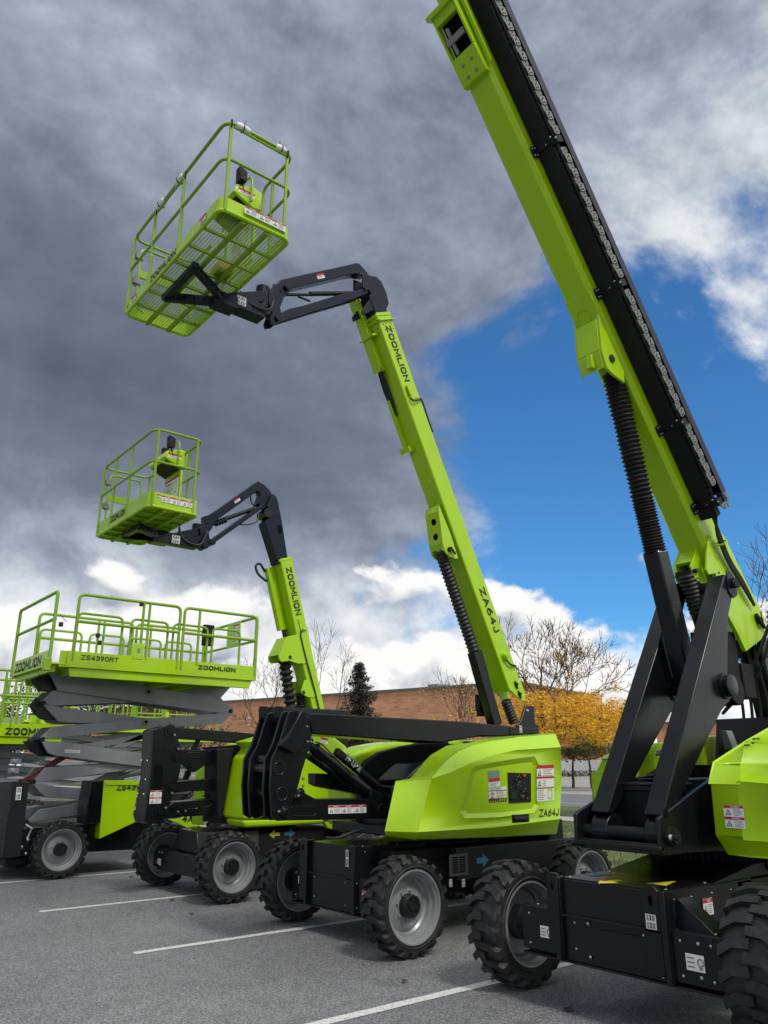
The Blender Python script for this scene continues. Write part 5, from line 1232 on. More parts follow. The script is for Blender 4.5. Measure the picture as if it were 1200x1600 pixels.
# cowl, near
W4 = lambda x, y: (340 + x/4.2857, 1140 + y/4.2857)
bo = CC - .82
pl_ = tr([W4(40, 590), W4(112, 190), W4(168, 128)], bo + .55)
pr = pl_ + tr([(400, 1158), (440, 1146), (482, 1146), (521, 1150), (543, 1167), (548, 1235), (540, 1288), W4(720, 590)], bo)
m = MB(); m.prism(pr, bo, bo + .62)
m.prism([(pl_[0][0], pl_[0][1]), (pl_[0][0] + .03, pl_[0][1] - .10)] + tr([W4(400, 648), W4(715, 630), W4(720, 591)], bo), bo + .012, bo + .5)
o = m.build('side_cowl', 'lime', Cm, bevel=.035, segs=3)
m = MB(); m.prism(tr([W4(716, 620), W4(826, 606), W4(858, 690), W4(740, 660)], bo + .02), bo + .02, bo + .1); m.build('cowl_tail', 'lime', Cm, bevel=.004)
m = MB(); m.prism(tr([W4(0, 130), W4(110, 120), W4(60, 420), W4(35, 600), W4(0, 600)], CC - .3), CC - .3, CC + .1); m.build('engine_cover', 'black_matt', Cm, bevel=.01)
decal(Cm, onB(*W4(690, 88), bo) - Vector((0, .003, 0)), (.12, 0, -.02), (0, 0, .08), 'tag')
# cowl, far: pale top seen above the arms and lime patches between them
q = tr([(318, 1290), (322, 1215), (330, 1190), (345, 1172), (380, 1160), (420, 1156), (460, 1160)], CC + .45); m = MB(); m.prism(q + [(q[-1][0], .86), (q[0][0], .86)], CC + .45, CC + .82); m.build('side_cowl', 'lime', Cm, bevel=.03, segs=3)
m = MB(); m.prism(tr([(318, 1168), (380, 1163), (381, 1174), (330, 1180)], CC + .4), CC + .3, CC + .44); m.build('engine_lid', 'black_matt', Cm)
# knuckle
X6 = lambda x, y: (200 + x/6, 1120 + y/6)
kb = CC - .16
k = tr([X6(232, 130), X6(262, 110), X6(330, 92), X6(400, 74), X6(440, 112), X6(470, 200), X6(500, 310), X6(490, 520), X6(440, 700), X6(362, 860), X6(340, 985), X6(315, 1000), X6(190, 1008), X6(160, 975), X6(165, 900), X6(212, 560)], kb)
m = MB(); m.prism(k, kb, kb + .03); m.prism(k, kb + .31, kb + .34); m.prism([k[0], k[1], (k[1][0]+.1, k[1][1]), k[9], k[12], k[13], k[14], k[15]], kb + .03, kb + .31); o = m.build('link_plate', 'black', Cm, bevel=.008)
m = MB()
for (x, y), r in (((395, 130), .085), ((340, 335), .05), ((450, 360), .075), ((405, 650), .08), ((300, 890), .08)):
    c = onB(*X6(x, y), kb)
    if (x, y) == (340, 335): m.lathe((c.x, kb - .001, c.z), (0, -.004, 0), [(0, .03), (0, .042), (1, .042), (1, .03), (0, .03)], 20); continue
    m.lathe((c.x, kb - .001, c.z), (0, -.028, 0), [(0, 0), (0, r), (.35, r*.97), (.35, r*.5), (1, r*.5), (1, 0)], 24)
    dx = .055; m.prism([(c.x, c.z + .02), (c.x + .10, c.z - .02), (c.x + .11, c.z - .05), (c.x - .01, c.z - .01)], kb - .02, kb - .006)
m.build('pivot_boss', 'black', Cm)
m = MB(); q = fillet([Vector((*p, 0)) for p in tr([X6(248, 450), X6(330, 450), X6(320, 675), X6(236, 675)], kb)], .05, 5, True); m.prism([(p.x, p.y) for p in q], kb - .003, kb - .001); m.build('access_slot', 'dark_void', Cm)
s = MB()
for x, y in ((436, 170), (472, 302), (413, 716), (355, 855)): c = onB(*X6(x, y), kb - .03); s.lathe((c.x, c.y, c.z), (0, -.015, 0), [(0, 0), (0, .018), (1, .012), (1, 0)], 10)
for x, y in ((465, 890), (535, 882)): c = onB(*X6(x, y), kb - .0); s.lathe((c.x, c.y - .01, c.z), (0, -.015, 0), [(0, 0), (0, .016), (1, .012), (1, 0)], 10)
fx = k[15][0]
for x, y in ((135, 408), (190, 410), (116, 583), (172, 586), (100, 720), (156, 725)): 
    c = onA(*X6(x, y), onB(*X6(x + 30, y), kb).x - .0); s.lathe((c.x - .012, c.y, c.z), (-.01, 0, 0), [(0, 0), (0, .012), (1, .008), (1, 0)], 8)
s.build('bolts', 'steel', Cm)
o_ = onB(*X6(198, 815), kb); e_ = onB(*X6(308, 808), kb); t_ = onB(*X6(205, 692), kb); decal(Cm, o_ - Vector((0, .002, 0)), Vector((e_.x - o_.x, 0, 0)), Vector((0, 0, t_.z - o_.z)), 'stack', n=2)
def arm(name, px, b0_, b1_, mm='black', bevel=.008): m = MB(); m.prism(tr([X6(*p) for p in px], b0_), b0_, b1_); return m.build(name, mm, Cm, bevel=bevel)
arm('upper_riser_arm', [(400, 88), (445, 98), (1100, 150), (1500, 190), (1500, 270), (1062, 243), (470, 203), (400, 190)], CC - .11, CC + .12)
arm('riser_link', [(440, 300), (700, 312), (1500, 350), (1500, 470), (730, 448), (640, 515), (608, 522), (575, 500), (500, 440), (440, 420)], CC - .12, CC - .06)
arm('riser_link', [(420, 605), (1000, 560), (1500, 545), (1500, 650), (940, 682), (420, 708)], CC - .13, CC - .07)
arm('lower_riser_arm', [(330, 880), (420, 800), (930, 755), (1500, 740), (1500, 880), (900, 915), (560, 935), (360, 950)], CC - .14, CC + .1)
arm('riser_strut', [(600, 310), (660, 200), (690, 200), (640, 320)], CC - .02, CC + .04); arm('riser_strut', [(520, 590), (550, 500), (600, 510), (570, 590)], CC + .0, CC + .05)
arm('riser_cylinder', [(700, 745), (940, 690), (940, 720), (830, 755)], CC - .05, CC + .03, 'black_matt')
m = MB()
for x, y, r in ((608, 478, .06), (420, 850, .045), (492, 850, .05)):
    c = onB(*X6(x, y), CC - .15); m.lathe((c.x, CC - .14, c.z), (0, -.02, 0), [(0, 0), (0, r), (.5, r), (.5, r*.55), (1, r*.5), (1, 0)], 20)
m.build('pivot_boss', 'black', Cm)
for pts in (((555, 335), (680, 340), (680, 388), (560, 386)), ((805, 352), (920, 358), (915, 405), (803, 402))):
    m = MB(); m.tube(fillet([onB(*X6(x, y), CC - .122) for x, y in pts], .03, 4, True), .006, 5, True); m.build('pressed_rim', 'black', Cm)
m = MB(); m.tube([onB(*X6(560, 862), CC - .143), onB(*X6(640, 862), CC - .143), onB(*X6(650, 852), CC - .143)], .005, 5); m.tube([onB(*X6(720, 850), CC - .143), onB(*X6(800, 815), CC - .143)], .005, 5); m.build('weld_seam', 'black', Cm)
# ---- boom
LC = Line(6.344, 4.0, 1.278); cb0, cb1, HC = CC - .14, CC + .15, .222
V = LC.v3; ls = lambda x, y, b=cb0: LC.inv(x, y, b)[0]
s1 = ls(450, 875); s0 = ls(490, 1100) - .25
m = MB(); boxtube(m, LC, s0, s1, 0, HC, cb0, cb1, .012); m.build('main_boom', 'lime', Cm, bevel=.004)
m = MB(); m.prism(LC.rect(s1, s1 + .04, 0, HC), cb0 - .004, cb0 + .01); m.prism(LC.rect(s1 - .01, s1 + .03, -.02, .005), cb0, cb1); m.prism(LC.rect(s1 - .03, s1 - .01, HC - .02, HC + .04), cb0, cb1); m.build('boom_collar', 'lime', Cm, bevel=.003)
m = MB(); sT0, sT1 = ls(448, 887), ls(467, 961); p = V(sT0, .06, cb0 - .004); text(m, 'ZOOMLION', p, Vector((-LC.d.x, 0, -LC.d.y))*(sT0 - sT1), Vector((LC.n.x, 0, LC.n.y))*.105, bold=.03); m.build('brand_lettering', 'ink', Cm)
m = MB(); boxtube(m, LC, s1 - 1.05, s1 - .05, -.14, -.0, cb1 - .08, cb1 + .03, .01); m.prism(LC.rect(s1 - 1.2, s1 - 1.0, -.07, 0), cb1 - .02, cb1 + .0); m.build('cable_tray', 'lime', Cm, bevel=.003)
hose(Cm, [V(s1 - .1, -.14, cb1), V(s1 + .06, -.20, cb1), V(s1 + .02, -.30, cb1), V(s1 - .12, -.28, cb1), V(s1 - .25, -.15, cb1)], .020)
hose(Cm, [V(s1 - 1.05, -.07, cb1 - .05), V(s1 - 1.25, -.06, cb1 - .05), V(s1 - 1.45, -.02, cb1 - .05)], .03)
m = MB(); e = ls(464, 986); m.prism(LC.rect(e, e + .18, .08, .16), cb0 - .02, cb0 - .001); m.prism(LC.rect(e - .01, e + .01, .08, .20), cb0 - .03, cb0 - .001); m.build('side_bracket', 'lime', Cm, bevel=.003)
hose(Cm, [V(e + .01, .12, cb0 - .03), V(e - .05, .055, cb0 - .02), V(e - .4, .06, cb0 - .02), V(e - .9, .10, cb0 - .02), V(e - 1.5, .11, cb0 - .02)], .012)
B5 = lambda x, y: (400 + x/5.714, 840 + y/5.714)
lp = tr([B5(275, 885), B5(200, 1045), B5(205, 1085), B5(225, 1110), B5(300, 1100), B5(370, 1125), B5(440, 1125), B5(465, 1100), B5(440, 860), B5(340, 870)], cb0 - .004)
for b in (cb0 - .012, cb1 - .012): m = MB(); m.prism(lp, b, b + .024); m.build('lift_lug', 'lime', Cm, bevel=.004)
m = MB(); m.prism(tr([B5(276, 886), B5(202, 1045), B5(214, 1050), B5(290, 892)], cb0), cb0 + .012, cb1 - .012); m.build('lug_cover', 'lime', Cm)
lp = tr([B5(430, 1270), B5(400, 1370), B5(405, 1395), B5(460, 1425), B5(515, 1430), B5(525, 1400), B5(470, 1280)], cb0)
for b in (cb0 - .012, cb1 - .012): m = MB(); m.prism(lp, b, b + .02); m.build('lift_lug', 'lime', Cm, bevel=.004)
m = MB()
for x, y in ((305, 1068), (425, 1383)): c = onB(*B5(x, y), cb0 - .013); m.lathe((c.x, c.y, c.z), (0, -.006, 0), [(0, 0), (0, .03), (1, .028), (1, 0)], 16)
m.build('lug_pin', 'ink', Cm)
m = MB(); m.bellows(onB(*B5(250, 1080), CC), onB(*B5(315, 1540), CC), .105, 9, .42, 24, irr=.1); m.build('rubber_bellows', 'rubber_boot', Cm)
m = MB(); m.bellows(onB(*B5(390, 1380), CC), onB(*B5(405, 1540), CC), .075, 7, .25, 20); m.build('rubber_bellows', 'rubber_boot', Cm)
m = MB(); p = onB(*B5(350, 1540), CC); m.box(p.x - .5, p.x + .9, CC - .17, CC + .17, 1.9, 2.42); m.build('boom_bracket', 'black', Cm, bevel=.02)
# inner boom and jib, navy
N7 = lambda pts: cr(290, 740, 7.5, pts)
ip = tr(N7([(940, 560), (1095, 515), (1060, 240), (1078, 300), (1200, 880), (1205, 1010), (1105, 1040)]), CC - .10)
ip = tr(N7([(930, 565), (1000, 490), (945, 460), (960, 400), (1020, 240), (1060, 265), (1083, 320), (1130, 560), (1205, 1040), (1085, 1060)]), CC - .10)
m = MB(); m.prism(ip, CC - .10, CC + .11); m.build('inner_boom', 'navy', Cm, bevel=.006)
m = MB(); m.prism(tr(N7([(872, 585), (925, 555), (1040, 780), (1100, 1050), (1030, 1050), (960, 860)]), CC + .10), CC - .03, CC + .105); m.build('boom_nose', 'navy', Cm, bevel=.006)
m = MB(); c = onB(*N7([(925, 480)])[0], CC); m.cyl((c.x, CC - .12, c.z), (c.x, CC + .12, c.z), .075, 22); m.prism(tr(N7([(1010, 245), (1035, 250), (970, 390), (945, 380)]), CC - .105), CC - .125, CC - .105); m.build('jib_knuckle', 'black', Cm)
m = MB(); q = tr(N7([(1075, 605), (1120, 600), (1135, 700), (1085, 700)]), CC - .10); m.prism(q, CC - .104, CC - .101); m.build('access_slot', 'dark_void', Cm)
m = MB(); m.prism(tr(N7([(225, 495), (275, 485), (400, 405), (850, 88), (920, 130), (985, 190), (1010, 240), (960, 400), (900, 400), (845, 350), (880, 240), (870, 212), (835, 210), (380, 535), (350, 560), (335, 610), (290, 590), (232, 600)]), CC - .07), CC - .07, CC + .07); m.build('jib_upper_arm', 'navy', Cm, bevel=.006)
m = MB(); m.prism(tr(N7([(270, 800), (900, 350), (940, 370), (935, 400), (860, 440), (300, 840), (255, 850)]), CC - .085), CC - .085, CC + .085); m.build('jib_lower_arm', 'navy', Cm, bevel=.006)
m = MB(); m.cyl(onB(*N7([(470, 530)])[0], CC), onB(*N7([(860, 390)])[0], CC), .032, 16); m.cyl(onB(*N7([(340, 595)])[0], CC), onB(*N7([(470, 535)])[0], CC), .022, 12); m.bellows(onB(*N7([(340, 590)])[0], CC), onB(*N7([(470, 540)])[0], CC), .05, 4, .2, 14); m.build('jib_cylinder', 'black', Cm)
o_ = onB(*N7([(583, 350)])[0], CC - .071); decal(Cm, o_, onB(*N7([(645, 310)])[0], CC - .071) - o_, onB(*N7([(562, 315)])[0], CC - .071) - o_, 'tag')
m = MB(); m.prism(tr(N7([(232, 600), (290, 590), (320, 630), (275, 690), (285, 760), (330, 790), (320, 830), (200, 880), (175, 855), (190, 800), (150, 780), (140, 640)]), CC - .07), CC - .07, CC + .07)
c = onB(*N7([(205, 855)])[0], CC); m.cyl((c.x, CC - .1, c.z), (c.x, CC + .1, c.z), .05, 18); c = onB(*N7([(290, 815)])[0], CC); m.cyl((c.x, CC - .1, c.z), (c.x, CC + .1, c.z), .045, 18)
m.build('jib_head', 'navy', Cm, bevel=.008)
rot = onB(*N7([(150, 690)])[0], CC)
m = MB(); m.cyl(rot + Vector((-.03, 0, -.12)), rot + Vector((-.03, 0, .12)), .07, 20); m.box(4.28, rot.x - .02, CC - .08, CC + .08, 4.62, 4.78); m.bar((4.3, CC, 4.69), rot, .14, .12); m.build('rotator', 'navy', Cm, bevel=.006)
for j in range(3): hose(Cm, [(rot.x + .10, CC - .1 + .03*j, rot.z + .02), (rot.x, CC - .12, rot.z - .26 - .02*j), (rot.x - .3, CC - .10 + .03*j, rot.z - .18), (rot.x - .34, CC - .05, rot.z + .06)], .014)
hose(Cm, [onB(*N7([(760, 260)])[0], CC + .05), onB(*N7([(765, 330)])[0], CC), onB(*N7([(810, 390)])[0], CC)], .012)
hose(Cm, [onB(*N7([(850, 470)])[0], CC - .05), onB(*N7([(850, 560)])[0], CC - .08), onB(*N7([(740, 600)])[0], CC - .08), onB(*N7([(640, 595)])[0], CC - .05)], .012)
decal(Cm, (4.36, CC - .082, 4.63), (.12, 0, 0), (0, 0, .12), 'pair')
support_arms(Cm, 4.28, CC, 4.80, 'black', .5, .5)
platform(Cm, 3.60, 4.30, 9.33, 11.22, 4.80, 1.08, .20, closed_floor=True)
decal(Cm, (3.77, 9.32, 4.88), (.44, 0, 0), (0, 0, .09), 'row', n=3); decal(Cm, (3.70, 9.321, 4.93), (.06, 0, 0), (0, 0, .04), 'tag')
m = MB(); text(m, 'ZOOMLION', (3.592, 10.68, 4.87), (0, -.56, 0), (0, 0, .10), bold=.03); m.build('brand_lettering', 'ink', Cm)
bs = CC - .703
arrow(Cm, onB(437, 1310, bs), (-.17, 0, 0), (0, 0, .11), 'dull_yellow'); arrow(Cm, onB(444, 1310, bs), (.17, 0, 0), (0, 0, .12), 'blue_arrow')
m = MB(); P = onB(380, 1325, bs); m.box(P.x, P.x + .22, bs - .006, bs - .001, P.z, P.z + .2); m.build('vent_plate', 'dark_grey', Cm)
# ================================================================== D: scissor lift, and the folded lifts behind it
def rail_frame(T, pts, r=.026, fil=.10, name='guard_rail'):
    m = MB(); m.tube(fillet(pts, fil, 5), r, 8); return m.build(name, 'lime_rail', T)
def scissor_deck(T, a0, a1, b0, b1, z0, z1, rail=.92, full=True, r=.024, seed=0):
    """platform: toe panels z0..z1, guard rails above"""
    m = MB()
    am = a0 + (a1-a0)*.58
    m.prism([(a0 + .25, z0), (a1, z0), (a1, z1), (a0 + .25, z1)], b0, b0 + .012); m.box(a0 + .14, a0 + .26, b0 + .02, b0 + .032, z0, z1)
    m.box(a0 - .02, a1, b1 - .012, b1, z0, z1); m.box(a0 - .02, a0 - .008, b0 + .0, b1, z0, z1); m.box(a1 - .012, a1, b0, b1, z0, z1)
    m.box(a0 + .25, am, b0 - .008, b0 - .001, z0, z1 + .003); m.build('toe_board', 'lime', T, bevel=.005)
    m = MB(); m.box(a0, a1, b0 + .012, b1 - .012, z0 + .03, z0 + .06)
    m.prism([(a0 + .30, z0 - .003), (a1 - .05, z0 - .003), (a1 - .10, z0 - .14), (a0 + .34, z0 - .14)], b0 + .03, b0 + .10); m.prism([(a0 + .2, z0 - .003), (a1 - .05, z0 - .003), (a1 - .1, z0 - .14), (a0 + .24, z0 - .14)], b1 - .1, b1 - .03)
    for a in [a0 + .4 + k*(a1-a0-.6)/6 for k in range(7)]: m.box(a, a + .05, b0 + .1, b1 - .1, z0 - .08, z0 + .03)
    m.box(a0 + .05, a0 + .12, b0 + .1, b1 - .1, z0 - .08, z0 + .03)
    m.build('deck_frame', 'lime', T, bevel=.005)
    zt = z1 + rail; zm = z1 + rail*.52
    segs = ((a0 + .33, am - .02), (am + .06, a1 - .02)) if full else ((a0 + .05, a1 - .05),)
    for bb in (b0 + .01, b1 - .01):
        for s0_, s1_ in segs:
            rail_frame(T, [(s0_, bb, z0 + .1), (s0_, bb, zt), (s1_, bb, zt), (s1_, bb, z0 + .1)])
            rail_frame(T, [(s0_, bb, zm), (s1_, bb, zm)])
            for k in ((.62, .68) if s1_ - s0_ > 1.5 else (.2,)):
                m = MB(); x = s0_ + (s1_-s0_)*k; m.tube([(x, bb, z1 - .05), (x, bb, zt)], r, 8); m.build('rail_post', 'lime_rail', T)
        bi = bb + (.06 if bb < (b0+b1)/2 else -.06)
        if full:
            for s0_, s1_ in ((a0 + .36, a0 + 1.1), (a0 + 1.25, a0 + 1.9), (a0 + 2.0, a0 + 2.65), (a0 + 2.75, a0 + 3.3)):
                rail_frame(T, [(s0_, bi, z1), (s0_, bi, z1 + rail*.68), (s1_, bi, z1 + rail*.68), (s1_, bi, z1)], .021)
    rail_frame(T, [(a0 - .01, b0 + .02, z0), (a0 - .01, b0 + .02, zt), (a0 - .01, b1 - .02, zt), (a0 - .01, b1 - .02, z0)], .028, .06); rail_frame(T, [(a0 - .01, b0 + .02, zm), (a0 - .01, b1 - .02, zm)], .026)
    rail_frame(T, [(a1, b0 + .02, z0), (a1, b0 + .02, zt), (a1, b1 - .02, zt), (a1, b1 - .02, z0)], .026, .06); rail_frame(T, [(a1, b0 + .02, zm), (a1, b1 - .02, zm)], .024)
    return zt, zm
DC = 13.78
D = thing('scissor_lift', 'raised scissor lift with lime railed platform on grey crossing arms', 'scissor lift', (5.6, DC, 0), 'scissor lifts')
DB0, DB1 = 12.70, 14.86
for a, b, l, sp in ((4.12, 12.86, False, .1), (4.08, 14.7, True, .3), (6.9, 12.86, False, .2), (6.9, 14.7, True, 0)):
    wheel(D, a, b, .40, .32, .285, 'scis', l, 0, sp)
zt, zm = scissor_deck(D, 3.60, 7.22, DB0, DB1, 3.06, 3.31)
zb = .31
# lettering
f_ = lambda x, y: onB(210 + x/5.714, 930 + y/5.714, DB0 - .010)
m = MB(); o = f_(568, 660); text(m, 'ZOOMLION', o, Vector((f_(902, 690).x - o.x, 0, 0)), (0, 0, f_(568, 622).z - o.z), bold=.035); m.build('brand_lettering', 'ink', D)
g_ = lambda x, y: onB(20 + x/5.714, 910 + y/5.714, DB0 - .010)
m = MB(); o = g_(606, 690); text(m, 'ZS4390RT', o, Vector((g_(940, 720).x - o.x, 0, 0)), (0, 0, g_(610, 645).z - o.z), bold=.022); m.build('model_lettering', 'ink', D)
m = MB(); text(m, 'ZOOMLION', (3.578, 14.62, 3.10), (0, -1.5, 0), (0, 0, .16), bold=.035); m.build('brand_lettering', 'ink', D)
m = MB(); p = f_(820, 380); m.box(p.x, p.x + .22, DB0 + .9, DB0 + 1.0, 3.75, 4.15); m.build('control_box', 'black_matt', D, bevel=.02)
m = MB(); m.box(7.12, 7.14, DB0 + .5, DB0 + 1.0, 3.75, 4.2); m.build('document_panel', 'lime', D); decal(D, (7.118, DB0 + .78, 3.8), (0, -.25, 0), (0, 0, .36), 'manual')
for x, y in ((1155, 195), (435, 375), (765, 475), (780, 540)):
    p = g_(x, y); m = MB(); m.box(p.x - .03, p.x + .03, DB0 - .01, DB0 + .05, p.z - .03, p.z + .04); m.build('latch', 'ink', D, bevel=.01)
m = MB(); p = g_(300, 730); m.box(p.x - .05, p.x + .07, DB0 - .03, DB0 + .02, p.z - .10, p.z + .10); m.cyl((p.x, DB0 - .03, p.z - .08), (p.x, DB0 - .06, p.z - .08), .025, 12); m.build('hinge_bracket', 'lime_rail', D, bevel=.01)
for (x0, y0), (x1, y1) in (((365, 285), (400, 330)), ((425, 285), (485, 350)), ((680, 520), (730, 490))):
    m = MB(); m.tube([g_(x0, y0) + Vector((0, .02, 0)), g_(x1, y1) + Vector((0, .02, 0))], .005, 5); m.build('lanyard', 'ink', D)
m = MB(); p = g_(1120, 620); m.box(p.x - .09, p.x + .09, DB0 - .015, DB0 + .0, p.z - .12, p.z + .14); m.build('gate_latch', 'lime', D, bevel=.005); decal(D, (p.x - .02, DB0 - .017, p.z - .02), (.05, 0, 0), (0, 0, .08), 'grey')
# scissor arms: outlines traced on the plane of the near pair
Y3 = lambda x, y: (x/2.857, 900 + y/2.857)
sb = 13.42
arms = [
 (0, [(225, 433), (295, 440), (700, 500), (985, 545), (1046, 600), (1000, 612), (950, 608), (600, 560), (262, 512)]),
 (1, [(188, 562), (235, 512), (320, 505), (640, 548), (860, 505), (1035, 490), (985, 545), (620, 562), (230, 580)]),
 (1, [(186, 568), (240, 580), (640, 634), (940, 640), (600, 660), (300, 655), (262, 650)]),
 (0, [(1046, 605), (985, 612), (650, 638), (235, 672), (182, 722), (222, 728), (640, 682), (990, 660)]),
 (0, [(182, 728), (222, 738), (290, 742), (640, 792), (640, 852), (250, 803), (214, 790)]),
 (1, [(150, 916), (205, 855), (600, 830), (700, 812), (700, 850), (560, 868), (205, 918)]),
 (0, [(140, 920), (215, 930), (225, 938), (420, 950), (420, 1002), (205, 988), (176, 965)]),
 (0, [(112, 1104), (180, 1042), (225, 1036), (420, 1002), (420, 1056), (225, 1086), (150, 1100)]),
 (1, [(500, 765), (640, 700), (640, 725), (560, 765)]), (1, [(370, 752), (640, 706), (640, 730), (450, 765)]),
]
for i, (lay, px) in enumerate(arms):
    for sb_ in (sb, 14.02):
        m = MB(); b = sb_ + lay*.075; P = tr([Y3(*q) for q in px], sb + lay*.075); m.prism(P, b, b + .065); m.build('scissor_arm', 'grey_arm', D, bevel=.006)
        if i > 7: break
for px in ([(130, 462), (215, 436), (262, 510), (170, 516)], [(128, 578), (160, 540), (188, 566), (262, 648), (180, 640), (150, 615)], [(100, 738), (182, 726), (250, 804), (175, 806), (130, 780)]):
    m = MB(); P = tr([Y3(*q) for q in px], 13.60); m.prism(P, 13.56, 13.62); m.build('end_link', 'black', D, bevel=.01)
m = MB()
for x, y in ((1030, 603), (195, 566), (190, 728), (150, 918), (120, 1100)): c = onB(*Y3(x, y), sb); m.cyl((c.x, sb - .01, c.z), (c.x, 14.16, c.z), .035, 14)
m.build('pivot_pin', 'black_matt', D)
for x, y in ((662, 517), (650, 652)):
    c = onB(*Y3(x, y), sb); m = MB(); m.lathe((c.x, sb - .001, c.z), (0, -.02, 0), [(0, .03), (0, .065), (1, .06), (1, .03), (0, .03)], 24); m.build('pivot_ring', 'zinc', D)
    m = MB(); m.lathe((c.x, sb - .004, c.z), (0, -.004, 0), [(0, 0), (0, .03), (1, .03), (1, 0)], 16); m.build('pivot_hole', 'dark_void', D)
m = MB(); m.bar(onB(*Y3(100, 915), 13.65), onB(*Y3(300, 800), 13.65), .05, .05); m.bar(onB(*Y3(230, 840), 13.75), onB(*Y3(330, 780), 13.75), .10, .08); m.build('safety_prop', 'dark_red', D)
for x, y in ((200, 835), (70, 828), (60, 870)): c = onB(*Y3(x, y), 13.75); m = MB(); m.box(c.x - .06, c.x + .07, 13.7, 13.85, c.z - .04, c.z + .04); m.lathe((c.x - .02, 13.7, c.z), (0, -.05, 0), [(0, 0), (0, .035), (1, .03), (1, 0)], 12); m.build('hydraulic_block', 'grey_arm', D, bevel=.006)
m = MB(); m.prism(tr([Y3(420, 910), Y3(620, 820), Y3(640, 830), Y3(450, 930)], 13.7), 13.7, 13.76); m.cyl(onB(*Y3(700, 850), 13.8), onB(*Y3(430, 925), 13.8), .05, 14); m.build('lift_cylinder', 'grey_arm', D)
o_ = onB(*Y3(288, 788), sb); decal(D, o_ - Vector((0, .002, 0)), onB(*Y3(357, 792), sb) - o_, onB(*Y3(290, 768), sb) - o_, 'row', n=4)
# chassis
U = lambda x, y: (x/5.4545, 1180 + y/5.4545)
m = MB(); cp = tr([U(160, 620), U(740, 590), U(1300, 560), U(1300, 800), U(1130, 805), U(770, 825), U(160, 860)], 12.95); m.prism(cp, 12.95, 14.6); m.build('chassis', 'black', D, bevel=.012)
m = MB(); q = tr([U(780, 220), U(890, 215), U(890, 570), U(735, 590), U(745, 420)], 12.76); m.prism(q, 12.76, 13.2); ec = m.build('engine_cover', 'black', D, bevel=.01)
m = MB(); 
for i in range(5):
    for j in range(7):
        p = onB(*U(758 + i*24 + j*-3 + 4, 345 + j*32 + 2), 12.758); m.box(p.x, p.x + .038, 12.755, 12.759, p.z - .05, p.z)
m.build('vent_slot', 'dark_void', ec)
q = tr([U(888, 218), U(1170, 215), (212, 1241), U(1140, 505), (212, 1285), U(845, 715)], 12.74)
q = tr([(162.8, 1220), (217, 1219.5), (214, 1244), (208, 1272), (211, 1285), (155, 1311)], 12.74)
m = MB(); m.prism(q, 12.74, 13.1); m.prism(tr([(162.5, 1219.6), (217, 1219.4), (216, 1227), (164, 1227)], 12.735), 12.725, 12.739); m.build('side_cowl', 'lime', D, bevel=.008)
m = MB(); o_ = onB(*U(993, 300), 12.73); text(m, 'ZS4390RT', o_ + Vector((0, 0, 0)), Vector((.62*1.0, 0, 0)), (0, 0, .095), bold=.022); m.build('model_lettering', 'ink', D)
# lime panel with drive marking further back, glimpsed below the arms
m = MB(); q = tr([X6(380, 960), X6(500, 955), X6(540, 925), X6(645, 925), X6(670, 955), X6(668, 1025), X6(560, 1040)], 12.74); m.prism(q, 12.74, 12.8); m.build('rear_panel', 'lime', D, bevel=.004)
m = MB(); o_ = onB(*X6(500, 990), 12.735); text(m, '4X4', o_, (.30, 0, 0), (0, 0, .13), bold=.04, slant=.03); m.build('drive_lettering', 'ink', D)
# front post plates
q = tr([U(75, 228), U(108, 224), U(250, 226), U(200, 640), U(170, 868), U(20, 876), U(0, 880)], 13.0)
m = MB(); pf = [onB(*U(105, 225), 13.0), onB(*U(250, 228), 12.9), onB(*U(172, 868), 12.9), onB(*U(22, 875), 13.0)]
m._prism(pf, [p + Vector((.04, .15, 0)) for p in pf]); m.build('front_guard', 'black', D, bevel=.006)
m = MB(); pf2 = [onB(*U(-120, 235), 13.8), onB(*U(105, 225), 13.02), onB(*U(22, 875), 13.02), onB(*U(-200, 880), 13.8)]; m._prism(pf2, [p + Vector((.05, .03, 0)) for p in pf2]); m.build('front_plate', 'black', D, bevel=.006)
s = MB()
for x, y in ((48, 257), (38, 362), (20, 474), (10, 580), (10, 765), (15, 832), (36, 440)): p = onB(*U(x, y), 13.2); s.lathe((p.x - .16, p.y - .10, p.z), (-.03, -.02, 0), [(0, 0), (0, .028), (1, .02), (1, 0)], 8)
for x, y in ((240, 722), (188, 783), (223, 838)): p = onB(*U(x, y), 12.94); bolts(s, [(p.x, 12.945, p.z)], (0, -1, 0), .022, .012)
s.build('bolts', 'steel', D)
o_ = onB(*U(140, 382), 12.9); decal(D, o_ + Vector((-.02, -.02, 0)), onB(*U(185, 380), 12.9) - o_, onB(*U(150, 272), 12.9) - o_, 'pair')
m = MB(); m.box(3.45, 3.75, 13.1, 14.5, .18, .30); m.build('front_step', 'black_matt', D, bevel=.02)
m = MB(); c = onB(*U(215, 590), 12.95); m.tube([c, c + Vector((.1, 0, -.06)), c + Vector((.05, 0, -.2))], .02, 8); m.build('pull_handle', 'steel', D)

